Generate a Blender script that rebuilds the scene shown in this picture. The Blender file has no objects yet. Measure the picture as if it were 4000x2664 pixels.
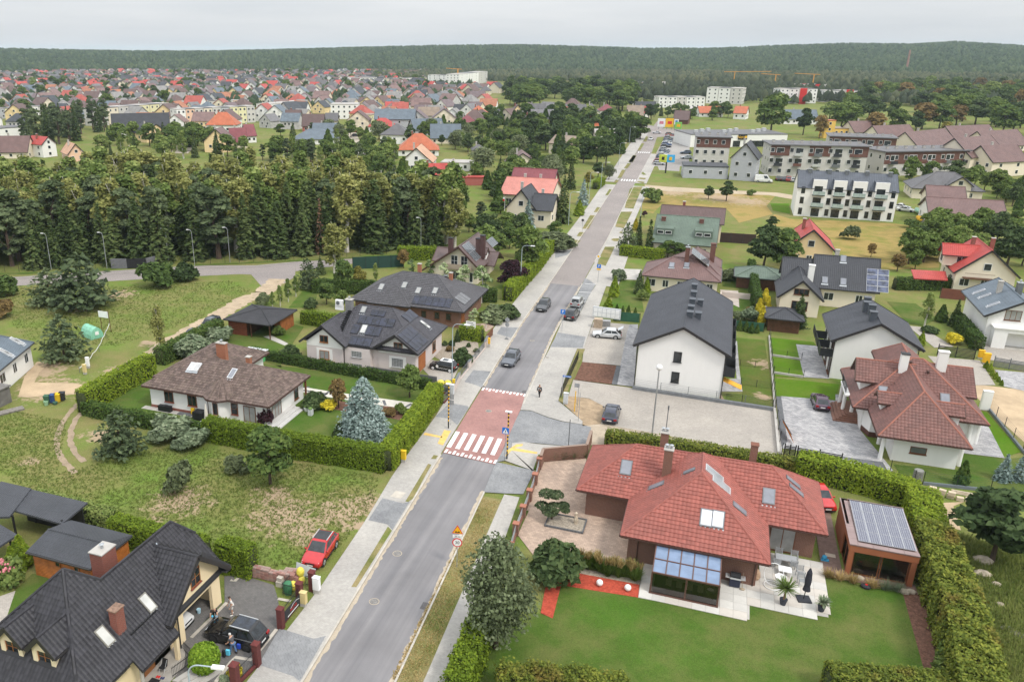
import bpy,random,mathutils,builtins,math
from math import sin,cos,pi,sqrt,atan2
import numpy as np
V3,Matrix=mathutils.Vector,mathutils.Matrix
en=builtins.enumerate
R=math.radians
scene=bpy.context.scene
COL=scene.collection
rng=random.Random(7)
RNG=np.random.default_rng
NR=RNG(11)
def dv(n,k,v):
 n.inputs[k].default_value=v
 # camera
CAM=V3((0.,0.,40.5))
cd=bpy.data.cameras.new('camera')
cd.sensor_width=36.
cd.lens=28.
cd.shift_x=.08875
cd.clip_start=.5
cd.clip_end=60000
cam=bpy.data.objects.new('camera',cd)
cam.location=CAM
cam.rotation_euler=(R(90-20.04),0,R(20.61))
COL.objects.link(cam)
scene.camera=cam
# sky and light
SUN_EL,SUN_AZ=52.,118.
world=bpy.data.worlds.new('World')
scene.world=world
world.use_nodes=True
wn,wl=world.node_tree.nodes,world.node_tree.links
wn.clear()
w_out=wn.new('ShaderNodeOutputWorld')
w_bg=wn.new('ShaderNodeBackground')
dv(w_bg,'Strength',.1)
w_sky=wn.new('ShaderNodeTexSky')
w_sky.sky_type='NISHITA'
w_sky.sun_disc=False
w_sky.sun_elevation=R(SUN_EL)
w_sky.sun_rotation=R(SUN_AZ)
w_sky.air_density=1.
w_sky.dust_density=3.
w_tc=wn.new('ShaderNodeTexCoord')
w_sep=wn.new('ShaderNodeSeparateXYZ')
wl.new(w_tc.outputs['Generated'],w_sep.inputs[0])
w_map=wn.new('ShaderNodeMapping')
dv(w_map,'Scale',(1.3,1.3,11.))
wl.new(w_tc.outputs['Generated'],w_map.inputs[0])
w_noise=wn.new('ShaderNodeTexNoise')
dv(w_noise,'Scale',1.6)
dv(w_noise,'Detail',6)
dv(w_noise,'Roughness',.55)
wl.new(w_map.outputs[0],w_noise.inputs[0])
w_ramp=wn.new('ShaderNodeValToRGB')
w_ramp.color_ramp.elements[0].position=.3
w_ramp.color_ramp.elements[0].color=(6.9,7.25,7.65,1)
w_ramp.color_ramp.elements[1].position=.68
w_ramp.color_ramp.elements[1].color=(8.6,8.75,8.9,1)
wl.new(w_noise.outputs['Fac'],w_ramp.inputs[0])
w_mr=wn.new('ShaderNodeMapRange')
dv(w_mr,'From Min',0.)
dv(w_mr,'From Max',1.)
dv(w_mr,'To Min',.92)
dv(w_mr,'To Max',2.5)
wl.new(w_sep.outputs['Z'],w_mr.inputs['Value'])
w_mul=wn.new('ShaderNodeVectorMath')
w_mul.operation='SCALE'
wl.new(w_ramp.outputs[0],w_mul.inputs[0])
wl.new(w_mr.outputs[0],w_mul.inputs['Scale'])
w_mix=wn.new('ShaderNodeMixRGB')
dv(w_mix,'Fac',.88)
wl.new(w_sky.outputs[0],w_mix.inputs[1])
wl.new(w_mul.outputs[0],w_mix.inputs[2])
wl.new(w_mix.outputs[0],w_bg.inputs['Color'])
wl.new(w_bg.outputs[0],w_out.inputs['Surface'])
sd=bpy.data.lights.new('sun','SUN')
sd.energy=2.
sd.angle=R(11)
sd.color=(1.,.95,.87)
sun=bpy.data.objects.new('sun',sd)
sun.rotation_euler=V3((-sin(R(SUN_AZ))*cos(R(SUN_EL)),-cos(R(SUN_AZ))*cos(R(SUN_EL)),-sin(R(SUN_EL)))).to_track_quat('-Z','Y').to_euler()
COL.objects.link(sun)
scene.view_settings.view_transform='Standard'
scene.view_settings.look='None'
scene.view_settings.exposure=.12
scene.view_settings.gamma=1.
scene.view_settings.use_curve_mapping=False
scene.cycles.max_bounces=6
scene.cycles.diffuse_bounces=3
scene.cycles.glossy_bounces=2
scene.cycles.transmission_bounces=3
scene.cycles.transparent_max_bounces=6
scene.cycles.volume_bounces=1
scene.cycles.use_denoising=True
# materials
MATS={}
class NT:

 def __init__(s,name):
  s.m=bpy.data.materials.new(name)
  s.m.use_nodes=True
  s.n,s.l=s.m.node_tree.nodes,s.m.node_tree.links
  s.p=s.n['Principled BSDF']
 def node(s,t,**kw):
  n=s.n.new('ShaderNode'+t)
  for k,v in kw.items():
   setattr(n,k,v)
  return n
 def link(s,a,b):
  s.l.new(a,b)
 def noise(s,vec,scale,detail=4,rough=.55):
  n=s.node('TexNoise')
  dv(n,'Scale',scale)
  dv(n,'Detail',detail)
  dv(n,'Roughness',rough)
  if vec is not None:
   s.link(vec,n.inputs['Vector'])
  return n.outputs['Fac']
 def math(s,op,a,b=None,c=None,clamp=False):
  n=s.node('Math',operation=op)
  n.use_clamp=clamp
  for i,v in en((a,b,c)):
   if v is None:
    continue
   if isinstance(v,(int,float)):
    dv(n,i,v)
   else:
    s.link(v,n.inputs[i])
  return n.outputs[0]
 def ramp(s,fac,*stops):
  n=s.node('ValToRGB')
  e=n.color_ramp.elements
  while len(e)<len(stops):
   e.new(.5)
  for el,(p,c)in zip(e,stops):
   el.position=p
   el.color=(*c,1)if len(c)==3 else c
  s.link(fac,n.inputs[0])
  return n.outputs[0]
 def mix(s,fac,a,b,mode='MIX'):
  n=s.node('MixRGB',blend_type=mode)
  for i,v in((0,fac),(1,a),(2,b)):
   if isinstance(v,(int,float)):
    dv(n,i,v)
   elif isinstance(v,tuple):
    dv(n,i,(*v,1))
   else:
    s.link(v,n.inputs[i])
  return n.outputs[0]
 def bump(s,h,strength=.3,dist=.02):
  n=s.node('Bump')
  dv(n,'Strength',strength)
  dv(n,'Distance',dist)
  s.link(h,n.inputs['Height'])
  s.link(n.outputs[0],s.p.inputs['Normal'])
 def done(s,color=None,rough=.8,spec=.3,metal=0.):
  if color is not None:
   if isinstance(color,tuple):
    dv(s.p,'Base Color',(*color,1))
   else:
    s.link(color,s.p.inputs['Base Color'])
  if isinstance(rough,(int,float)):
   dv(s.p,'Roughness',rough)
  else:
   s.link(rough,s.p.inputs['Roughness'])
  dv(s.p,'Specular IOR Level',spec)
  dv(s.p,'Metallic',metal)
  return s.m
 def pos(s):
  return s.node('NewGeometry').outputs['Position']
 def obj(s):
  return s.node('TexCoord').outputs['Object']
def pln(name,c,var=.12,scale=1.5,rough=.7,spec=.3,metal=0.,bump=0.,bscale=30):

 if name in MATS:
  return MATS[name]
 t=NT(name)
 v=t.obj()
 f=t.noise(v,scale,5)
 a=tuple(max(0,x*(1-var))for x in c)
 b=tuple(min(1,x*(1+var))for x in c)
 col=t.ramp(f,(.3,a),(.7,b))
 if bump:
  t.bump(t.noise(v,bscale,3),bump,.02)
 MATS[name]=t.done(col,rough,spec,metal)
 return MATS[name]
def glass(name,c=(.02,.024,.028),rough=.04):
 if name in MATS:
  return MATS[name]
 t=NT(name)
 f=t.noise(t.obj(),1.3,2)
 MATS[name]=t.done(t.ramp(f,(.35,tuple(x*(.5 if c[1]<.1 else.88)for x in c)),(.65,tuple(x*(1.8 if c[1]<.1 else 1.1)for x in c))),rough,.6)
 return MATS[name]
def plaster(name,c,dirt=.1):
 if name in MATS:
  return MATS[name]
 t=NT(name)
 v=t.obj()
 mp=t.node('Mapping')
 dv(mp,'Scale',(1.6,1.6,.25))
 t.link(v,mp.inputs[0])
 f=t.noise(mp.outputs[0],1.2,6,.6)
 g=t.noise(v,.35,3)
 col=t.ramp(f,(.25,tuple(x*(1-dirt)for x in c)),(.6,c))
 col=t.mix(.5,col,t.ramp(g,(.3,tuple(x*(1-dirt*.7)for x in c)),(.7,c)))
 t.bump(t.noise(v,40,2),.15,.01)
 MATS[name]=t.done(col,.9,.2)
 return MATS[name]
def tmat(name,c,rough=.45,spec=.4,var=.25,moss=0.):

 if name in MATS:
  return MATS[name]
 t=NT(name)
 isl=t.node('NewGeometry').outputs['Random Per Island']
 oi=t.node('ObjectInfo').outputs['Random']
 v=t.pos()
 r=t.math('FRACT',t.math('ADD',isl,oi))
 col=t.ramp(r,(0.,tuple(x*(1-var)for x in c)),(.5,c),(1.,tuple(min(1,x*(1+var))for x in c)))
 f=t.noise(v,.45,6,.65)
 col=t.mix(t.math('MULTIPLY',t.ramp(f,(.42,(0,0,0)),(.75,(1,1,1))),.45),col,tuple(x*.62+.02 for x in c))
 if moss:
  g=t.noise(v,1.7,8,.7)
  col=t.mix(t.math('MULTIPLY',t.ramp(g,(.5,(0,0,0)),(.72,(1,1,1))),moss),col,(.2,.16,.12))
 MATS[name]=t.done(col,rough,spec)
 return MATS[name]
def rmat(name,c,rough=.5,spec=.35,row=.35,col_w=.3,depth=.05,seam=False,patch=.3):

 if name in MATS:
  return MATS[name]
 t=NT(name)
 tc=t.node('TexCoord')
 so=t.node('SeparateXYZ')
 t.link(tc.outputs['Object'],so.inputs[0])
 sn=t.node('SeparateXYZ')
 t.link(tc.outputs['Normal'],sn.inputs[0])
 ax=t.math('ABSOLUTE',sn.outputs['X'])
 ay=t.math('ABSOLUTE',sn.outputs['Y'])
 sel=t.math('GREATER_THAN',ax,ay)
 u=t.math('ADD',t.math('MULTIPLY',so.outputs['Y'],sel),t.math('MULTIPLY',so.outputs['X'],t.math('SUBTRACT',1.,sel)))
 vv=t.math('MULTIPLY',so.outputs['Z'],1.75)
 fr=t.math('FRACT',t.math('DIVIDE',vv,row))
 wv=t.math('SINE',t.math('MULTIPLY',u,2*pi/col_w))
 if seam:
  h=t.math('POWER',t.math('ABSOLUTE',t.math('SINE',t.math('MULTIPLY',u,pi/col_w))),12.)
 else:
  h=t.math('ADD',t.math('MULTIPLY',t.math('SUBTRACT',1.,fr),1.),t.math('MULTIPLY',wv,.35))
 f=t.noise(tc.outputs['Object'],.5,6,.6)
 g=t.noise(tc.outputs['Object'],5.,3,.6)
 cc=t.ramp(f,(.3,tuple(x*(1-patch)for x in c)),(.7,tuple(min(1,x*(1+patch*.6))for x in c)))
 cc=t.mix(.35,cc,t.ramp(g,(.3,tuple(x*.6 for x in c)),(.7,tuple(min(1,x*1.35)for x in c))))
 t.bump(h,.9,depth)
 MATS[name]=t.done(cc,rough,spec)
 return MATS[name]
def brick_mat(name,c1,c2,mortar,bw=.25,bh=.075,rough=.85):
 if name in MATS:
  return MATS[name]
 t=NT(name)
 so=t.node('SeparateXYZ')
 t.link(t.obj(),so.inputs[0])
 cx=t.node('CombineXYZ')
 t.link(t.math('ADD',so.outputs['X'],so.outputs['Y']),cx.inputs[0])
 t.link(so.outputs['Z'],cx.inputs[1])
 b=t.node('TexBrick')
 dv(b,'Scale',1.)
 dv(b,'Brick Width',bw)
 dv(b,'Row Height',bh)
 dv(b,'Mortar Size',.012)
 dv(b,'Color1',(*c1,1))
 dv(b,'Color2',(*c2,1))
 dv(b,'Mortar',(*mortar,1))
 t.link(cx.outputs[0],b.inputs['Vector'])
 f=t.noise(t.obj(),.8,5)
 col=t.mix(.35,b.outputs['Color'],t.ramp(f,(.3,tuple(x*.6 for x in c1)),(.7,c2)))
 t.bump(t.math('SUBTRACT',1.,b.outputs['Fac']),.6,.012)
 MATS[name]=t.done(col,rough,.2)
 return MATS[name]
def leafm(name,c,c2=None,trans=.25,var=.45,noise=.5,dead=None):

 if name in MATS:
  return MATS[name]
 t=NT(name)
 c2=c2 or tuple(min(1,x*1.7)for x in c)
 c,c2=tuple(x*1.6 for x in c),tuple(min(.9,x*1.55)for x in c2)
 geo=t.node('NewGeometry')
 isl=geo.outputs['Random Per Island']
 oi=t.node('ObjectInfo').outputs['Random']
 f=t.noise(geo.outputs['Position'],noise,3)
 k=t.math('ADD',t.math('MULTIPLY',isl,.5),t.math('MULTIPLY',f,.7))
 k=t.math('ADD',k,t.math('MULTIPLY',t.math('SUBTRACT',oi,.5),.35))
 col=t.ramp(k,(.2,tuple(x*(1-var)for x in c)),(.55,c),(.95,c2))
 if dead:
  g=t.noise(geo.outputs['Position'],.35,4,.6)
  col=t.mix(t.math('MULTIPLY',t.ramp(g,(.56,(0,0,0)),(.7,(1,1,1))),.75),col,dead)
 t.done(col,.75,.15)
 tr=t.node('BsdfTranslucent')
 t.link(col,tr.inputs['Color'])
 ms=t.node('MixShader')
 dv(ms,0,trans)
 t.link(t.p.outputs[0],ms.inputs[1])
 t.link(tr.outputs[0],ms.inputs[2])
 t.link(ms.outputs[0],t.n['Material Output'].inputs['Surface'])
 MATS[name]=t.m
 return t.m
 # mesh building
class MB:
 def __init__(s):
  s.v,s.f,s.m=[],[],[]
 def add(s,vs,fs,mi=0):
  o=len(s.v)
  s.v.extend([tuple(p)for p in vs])
  for f in fs:
   s.f.append(tuple(i+o for i in f))
   s.m.append(mi)
  return s
 def quad(s,a,b,c,d,mi=0):
  return s.add((a,b,c,d),((0,1,2,3),),mi)
 def box(s,x0,y0,z0,x1,y1,z1,mi=0):
  return s.add(((x0,y0,z0),(x1,y0,z0),(x1,y1,z0),(x0,y1,z0),(x0,y0,z1),(x1,y0,z1),(x1,y1,z1),(x0,y1,z1)),((3,2,1,0),(4,5,6,7),(0,1,5,4),(1,2,6,5),(2,3,7,6),(3,0,4,7)),mi)
 def fbox(s,o,ux,uy,uz,mi=0):

  o,ux,uy,uz=(V3(a)for a in(o,ux,uy,uz))
  return s.add((o,o+ux,o+ux+uy,o+uy,o+uz,o+ux+uz,o+ux+uy+uz,o+uy+uz),((3,2,1,0),(4,5,6,7),(0,1,5,4),(1,2,6,5),(2,3,7,6),(3,0,4,7)),mi)
 def bar(s,p,q,w,h,mi=0):

  p,q=V3(p),V3(q)
  d=q-p
  side=d.cross(V3((0,0,1)))
  if side.length<1e-6:
   side=V3((1,0,0))
  side=side.normalized()*w
  up=side.cross(d).normalized()*h
  return s.fbox(p-side/2-up/2,d,side,up,mi)
 def cyl(s,p,q,r0,r1=None,n=8,mi=0,caps=True):
  r1=r0 if r1 is None else r1
  p,q=V3(p),V3(q)
  d=(q-p).normalized()
  a=d.orthogonal().normalized()
  b=d.cross(a)
  vs=[]
  for c,r in((p,r0),(q,r1)):
   for i in range(n):
    t=2*pi*i/n
    vs.append(c+(a*cos(t)+b*sin(t))*r)
  fs=[(i,(i+1)%n,n+(i+1)%n,n+i)for i in range(n)]
  if caps:
   fs+=[tuple(range(n-1,-1,-1)),tuple(range(n,2*n))]
  return s.add(vs,fs,mi)
 def prism(s,poly,z0,z1,mi=0):
  n=len(poly)
  ar=sum(poly[i][0]*poly[(i+1)%n][1]-poly[(i+1)%n][0]*poly[i][1]for i in range(n))
  if ar<0:
   poly=list(reversed(poly))
  vs=[(p[0],p[1],z0)for p in poly]+[(p[0],p[1],z1)for p in poly]
  fs=[tuple(range(n-1,-1,-1)),tuple(range(n,2*n))]+[(i,(i+1)%n,n+(i+1)%n,n+i)for i in range(n)]
  return s.add(vs,fs,mi)
 def slab(s,poly,t,mi=0):

  n=len(poly)
  poly=[V3(p)for p in poly]
  nz=sum((poly[i].x*poly[(i+1)%n].y-poly[(i+1)%n].x*poly[i].y)for i in range(n))
  if nz<0:
   poly=poly[::-1]
  vs=poly+[p-V3((0,0,t))for p in poly]
  fs=[tuple(range(n)),tuple(range(2*n-1,n-1,-1))]+[(i,n+i,n+(i+1)%n,(i+1)%n)for i in range(n)]
  return s.add(vs,fs,mi)
 def ball(s,c,r,nu=12,nv=8,sc=(1,1,1),mi=0):
  vs=[(c[0],c[1],c[2]-r*sc[2])]
  for j in range(1,nv):
   a=-pi/2+pi*j/nv
   for i in range(nu):
    t=2*pi*i/nu
    vs.append((c[0]+r*sc[0]*cos(a)*cos(t),c[1]+r*sc[1]*cos(a)*sin(t),c[2]+r*sc[2]*sin(a)))
  vs.append((c[0],c[1],c[2]+r*sc[2]))
  top=len(vs)-1
  fs=[(0,1+(i+1)%nu,1+i)for i in range(nu)]
  for j in range(nv-2):
   o=1+j*nu
   fs+=[(o+i,o+(i+1)%nu,o+nu+(i+1)%nu,o+nu+i)for i in range(nu)]
  o=1+(nv-2)*nu
  fs+=[(o+i,o+(i+1)%nu,top)for i in range(nu)]
  return s.add(vs,fs,mi)
 def lathe(s,c,prof,n=12,mi=0):
  vs,fs=[],[]
  for r,z in prof:
   for i in range(n):
    t=2*pi*i/n
    vs.append((c[0]+r*cos(t),c[1]+r*sin(t),c[2]+z))
  for j in range(len(prof)-1):
   o=j*n
   fs+=[(o+i,o+(i+1)%n,o+n+(i+1)%n,o+n+i)for i in range(n)]
  fs+=[tuple(range(n-1,-1,-1)),tuple(range((len(prof)-1)*n,len(prof)*n))]
  return s.add(vs,fs,mi)
 def mesh(s,name,mats,off=(0,0,0),smooth=False):
  me=bpy.data.meshes.new(name)
  ox,oy,oz=off
  me.from_pydata([(a-ox,b-oy,c-oz)for a,b,c in s.v],[],s.f)
  if not isinstance(mats,(list,tuple)):
   mats=[mats]
  for m in mats:
   me.materials.append(m)
  if len(mats)>1:
   me.polygons.foreach_set('material_index',s.m)
  if smooth:
   me.polygons.foreach_set('use_smooth',[True]*len(s.f))
  return me
def link(name,me,pa=None,loc=None,rz=None,sc=None):
 o=bpy.data.objects.new(name,me)
 COL.objects.link(o)
 if pa is not None:
  o.parent=pa
 if loc is not None:
  o.location=loc
 if rz:
  o.rotation_euler=(0,0,rz)
 if sc is not None:
  o.scale=sc if isinstance(sc,(tuple,list))else(sc,sc,sc)
 return o
def tag(o,lb=None,cat=None,gp=None,kind=None):
 if lb:
  o['label']=lb
 if cat:
  o['category']=cat
 if gp:
  o['group']=gp
 if kind:
  o['kind']=kind
 return o
def emp(name,lb,cat,loc=(0,0,0),rz=0,gp=None):
 o=link(name,None,None,loc,rz)
 o.empty_display_size=.3
 return tag(o,lb,cat,gp)
def obj(name,mb,mats,lb=None,cat=None,gp=None,kind=None,pa=None,smooth=False,base=None):

 off=(0,0,0)
 if pa is None and base is not None:
  off=base
 elif pa is None and kind is None and mb.v:
  xs,ys,zs=zip(*mb.v)
  off=((min(xs)+max(xs))/2,(min(ys)+max(ys))/2,min(zs))
 o=link(name,mb.mesh(name,mats,off,smooth),pa,off if pa is None else None)
 return tag(o,lb,cat,gp,kind)
def np_mesh(name,V,nquad,mat,extra=None):

 nv=len(V)
 me=bpy.data.meshes.new(name)
 ev,ef=([],[])if extra is None else(extra[0].v,extra[0].f)
 lens=[len(f)for f in ef]
 nl=4*nquad+sum(lens)
 me.vertices.add(nv+len(ev))
 co=np.concatenate([np.asarray(V,np.float32).ravel(),np.asarray(ev,np.float32).ravel()])
 me.vertices.foreach_set('co',co)
 me.loops.add(nl)
 li=np.arange(4*nquad)
 if ef:
  li=np.concatenate([li,np.array([i+nv for f in ef for i in f])])
 me.loops.foreach_set('vertex_index',li.astype(np.int32))
 me.polygons.add(nquad+len(ef))
 ls=np.concatenate([np.arange(nquad)*4,(4*nquad+np.concatenate([[0],np.cumsum(lens)[:-1]]))if ef else np.array([],int)])
 me.polygons.foreach_set('loop_start',ls.astype(np.int32))
 me.materials.append(mat)
 if extra:
  me.materials.append(extra[1])
  me.polygons.foreach_set('material_index',np.concatenate([np.zeros(nquad,np.int32),np.ones(len(ef),np.int32)]))
 me.update(calc_edges=True)
 return me
def leaf_quads(P,N,size,asp=1.5,jit=.6,rn=NR):

 n=len(P)
 N=N+rn.normal(0,jit,(n,3))
 N/=np.linalg.norm(N,axis=1,keepdims=True)+1e-9
 A=np.cross(N,rn.normal(0,1,(n,3)))
 A/=np.linalg.norm(A,axis=1,keepdims=True)+1e-9
 B=np.cross(N,A)
 s=(size*rn.uniform(.6,1.3,n)if np.isscalar(size)else size)[:,None]
 A=A*s*.5*asp
 B=B*s*.5
 V=np.stack([P-A-B*.6,P+A*.2-B,P+A+B*.4,P-A*.2+B],1)
 return V.reshape(-1,3)
def meet(g,p0,n):
 g,p0,n=V3(g),V3(p0),V3(n)
 d=g-CAM
 return CAM+d*((p0-CAM).dot(n)/d.dot(n))
 # shared materials
WHITE=plaster('white_render',(.8,.79,.765),.07)
CREAM=plaster('cream_render',(.74,.66,.53),.08)
YELLOW=plaster('yellow_render',(.82,.62,.36),.08)
PINKISH=plaster('mauve_render',(.62,.55,.53),.07)
GREYW=plaster('grey_render',(.42,.43,.46),.08)
DKFRAME=pln('dark_frame',(.03,.032,.036),rough=.5)
BRFRAME=pln('brown_frame',(.16,.06,.025),rough=.5)
OKFRAME=pln('oak_frame',(.3,.12,.04),rough=.5)
WHFRAME=pln('white_frame',(.75,.75,.74),rough=.45)
GLASS=glass('window_glass')
SKYGL=glass('roof_window_glass',(.21,.22,.25),.05)  # base colour lightened to carry the pale sky reflection in the panes
CURTAIN=glass('curtained_glass',(.3,.3,.29),.12)
METAL=pln('galvanised_steel',(.42,.44,.46),rough=.4,metal=.6)
BM=pln('black_metal',(.018,.018,.02),rough=.45)
GM=pln('grey_metal',(.16,.17,.18),rough=.45,metal=.3)
WP=pln('white_paint',(.8,.8,.79),rough=.5,var=.05)
REDBRICK=brick_mat('red_brick',(.3,.075,.05),(.22,.05,.035),(.3,.24,.2))
BROWNBRICK=brick_mat('brown_brick',(.24,.1,.065),(.165,.065,.045),(.34,.28,.23))
CO=pln('concrete',(.42,.4,.37),.15,.8,.9,.1,bump=.1)
WOODBR=pln('stained_wood',(.3,.105,.035),.3,2.,.6)
DKWOOD=pln('dark_wood',(.1,.045,.025),.3,2.,.6)
PVMAT=glass('solar_cell',(.012,.014,.028),.16)
PVBLUE=glass('blue_solar_cell',(.05,.06,.1),.2)
ALU=pln('aluminium',(.62,.63,.64),rough=.35,metal=.5,var=.05)
GU=pln('dark_gutter',(.035,.033,.034),rough=.4)
BRGUTTER=pln('brown_gutter',(.075,.04,.032),rough=.4)
FACES={'S':(0,-1),'N':(0,1),'E':(1,0),'W':(-1,0)}
def basis(poly):
 p=[V3(a)for a in poly]
 n=(p[1]-p[0]).cross(p[2]-p[0]).normalized()
 if n.z<0:
  n=-n
 u=V3((0,0,1)).cross(n)
 u=u.normalized()if u.length>1e-4 else V3((1,0,0))
 return n,u,n.cross(u)
def roof_shape(kind,x0,y0,x1,y1,ze,zr,h0=None,h1=None):

 A,B,C,D=(x0,y0,ze),(x1,y0,ze),(x1,y1,ze),(x0,y1,ze)
 xm,ym=(x0+x1)/2,(y0+y1)/2
 if kind=='gx':
  a,b=(x0,ym,zr),(x1,ym,zr)
  return{'S':[A,B,b,a],'N':[C,D,a,b]},[(a,b)],[(A,B),(D,C)],[(A,a),(D,a),(B,b),(C,b)]
 if kind=='gy':
  a,b=(xm,y0,zr),(xm,y1,zr)
  return{'W':[D,A,a,b],'E':[B,C,b,a]},[(a,b)],[(A,D),(B,C)],[(A,a),(B,a),(D,b),(C,b)]
 if kind=='hx':
  h0=(y1-y0)/2 if h0 is None else h0
  h1=h0 if h1 is None else h1
  a,b=(x0+h0,ym,zr),(x1-h1,ym,zr)
 elif kind=='hy':
  h0=(x1-x0)/2 if h0 is None else h0
  h1=h0 if h1 is None else h1
  a,b=(xm,y0+h0,zr),(xm,y1-h1,zr)
  return({'S':[A,B,a],'E':[B,C,b,a],'N':[C,D,b],'W':[D,A,a,b]},[(a,b),(A,a),(B,a),(C,b),(D,b)],[(A,B),(B,C),(C,D),(D,A)],[])
 return({'S':[A,B,b,a],'E':[B,C,b],'N':[C,D,a,b],'W':[D,A,a]},[(a,b),(A,a),(D,a),(B,b),(C,b)],[(A,B),(B,C),(C,D),(D,A)],[])
TILE_MESH={}
def tile_proto(mat,w,l,amp,step,nseg=4):
 key=(mat.name,w,l)
 if key not in TILE_MESH:
  mb=MB()
  us=[w*i/nseg for i in range(nseg+1)]
  hs=[amp*(.5-.5*cos(2*pi*i/nseg+.6))for i in range(nseg+1)]
  vs=[(u,-.02,h+step)for u,h in zip(us,hs)]+[(u,l,h)for u,h in zip(us,hs)]+[(u,-.02,-.02)for u in us]
  k=nseg+1
  mb.add(vs,[(i,i+1,k+i+1,k+i)for i in range(nseg)]+[(2*k+i,2*k+i+1,i+1,i)for i in range(nseg)])
  TILE_MESH[key]=mb.mesh('roof_tile',mat)
 return TILE_MESH[key]
def lay_tiles(poly,w,l,amp,step,mb,full,nseg=4,lift=.015,skip=None):

 n,u,v=basis(poly)
 o=V3(poly[0])
 pts=[((V3(p)-o).dot(u),(V3(p)-o).dot(v))for p in poly]
 vmin,vmax=min(p[1]for p in pts),max(p[1]for p in pts)
 def span(t):
  xs=[]
  for i in range(len(pts)):
   (ua,va),(ub,vb)=pts[i],pts[(i+1)%len(pts)]
   if(va-t)*(vb-t)<=0 and abs(va-vb)>1e-6:
    xs.append(ua+(ub-ua)*(t-va)/(vb-va))
   elif abs(va-vb)<1e-6 and abs(va-t)<1e-4:
    xs+=[ua,ub]
  return(min(xs),max(xs))if xs else None
 umin=min(p[0]for p in pts)
 rows=max(1,int(round((vmax-vmin)/l)))
 ll=(vmax-vmin)/rows
 for r in range(rows):
  v0,v1=vmin+r*ll,vmin+(r+1)*ll
  s0,s1=span(v0+1e-3),span(v1-1e-3)
  if not s0 or not s1:
   continue
  lo,hi=min(s0[0],s1[0]),max(s0[1],s1[1])
  for c in range(int((lo-umin)//w),int((hi-umin)//w)+1):
   a,b=umin+c*w,umin+(c+1)*w
   if b<=lo+.02 or a>=hi-.02:
    continue
   if skip and skip(o+u*((a+b)/2)+v*(v0+v1)*.5):
    continue
   if full is not None and a>=max(s0[0],s1[0])and b<=min(s0[1],s1[1]):
    full.append((o+u*a+v*v0+n*lift,u,v,n))
    continue
   vs=[]
   us=[a+w*i/nseg for i in range(nseg+1)]
   hs=[amp*(.5-.5*cos(2*pi*i/nseg+.6))for i in range(nseg+1)]
   for x,h in zip(us,hs):
    vs.append(o+u*min(max(x,s0[0]),s0[1])+v*(v0-.02)+n*(h+step+lift))
   for x,h in zip(us,hs):
    vs.append(o+u*min(max(x,s1[0]),s1[1])+v*v1+n*(h+lift))
   for x in us:
    vs.append(o+u*min(max(x,s0[0]),s0[1])+v*(v0-.02))
   k=nseg+1
   mb.add(vs,[(i,i+1,k+i+1,k+i)for i in range(nseg)]+[(2*k+i,2*k+i+1,i+1,i)for i in range(nseg)])
SITES=[]
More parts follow.
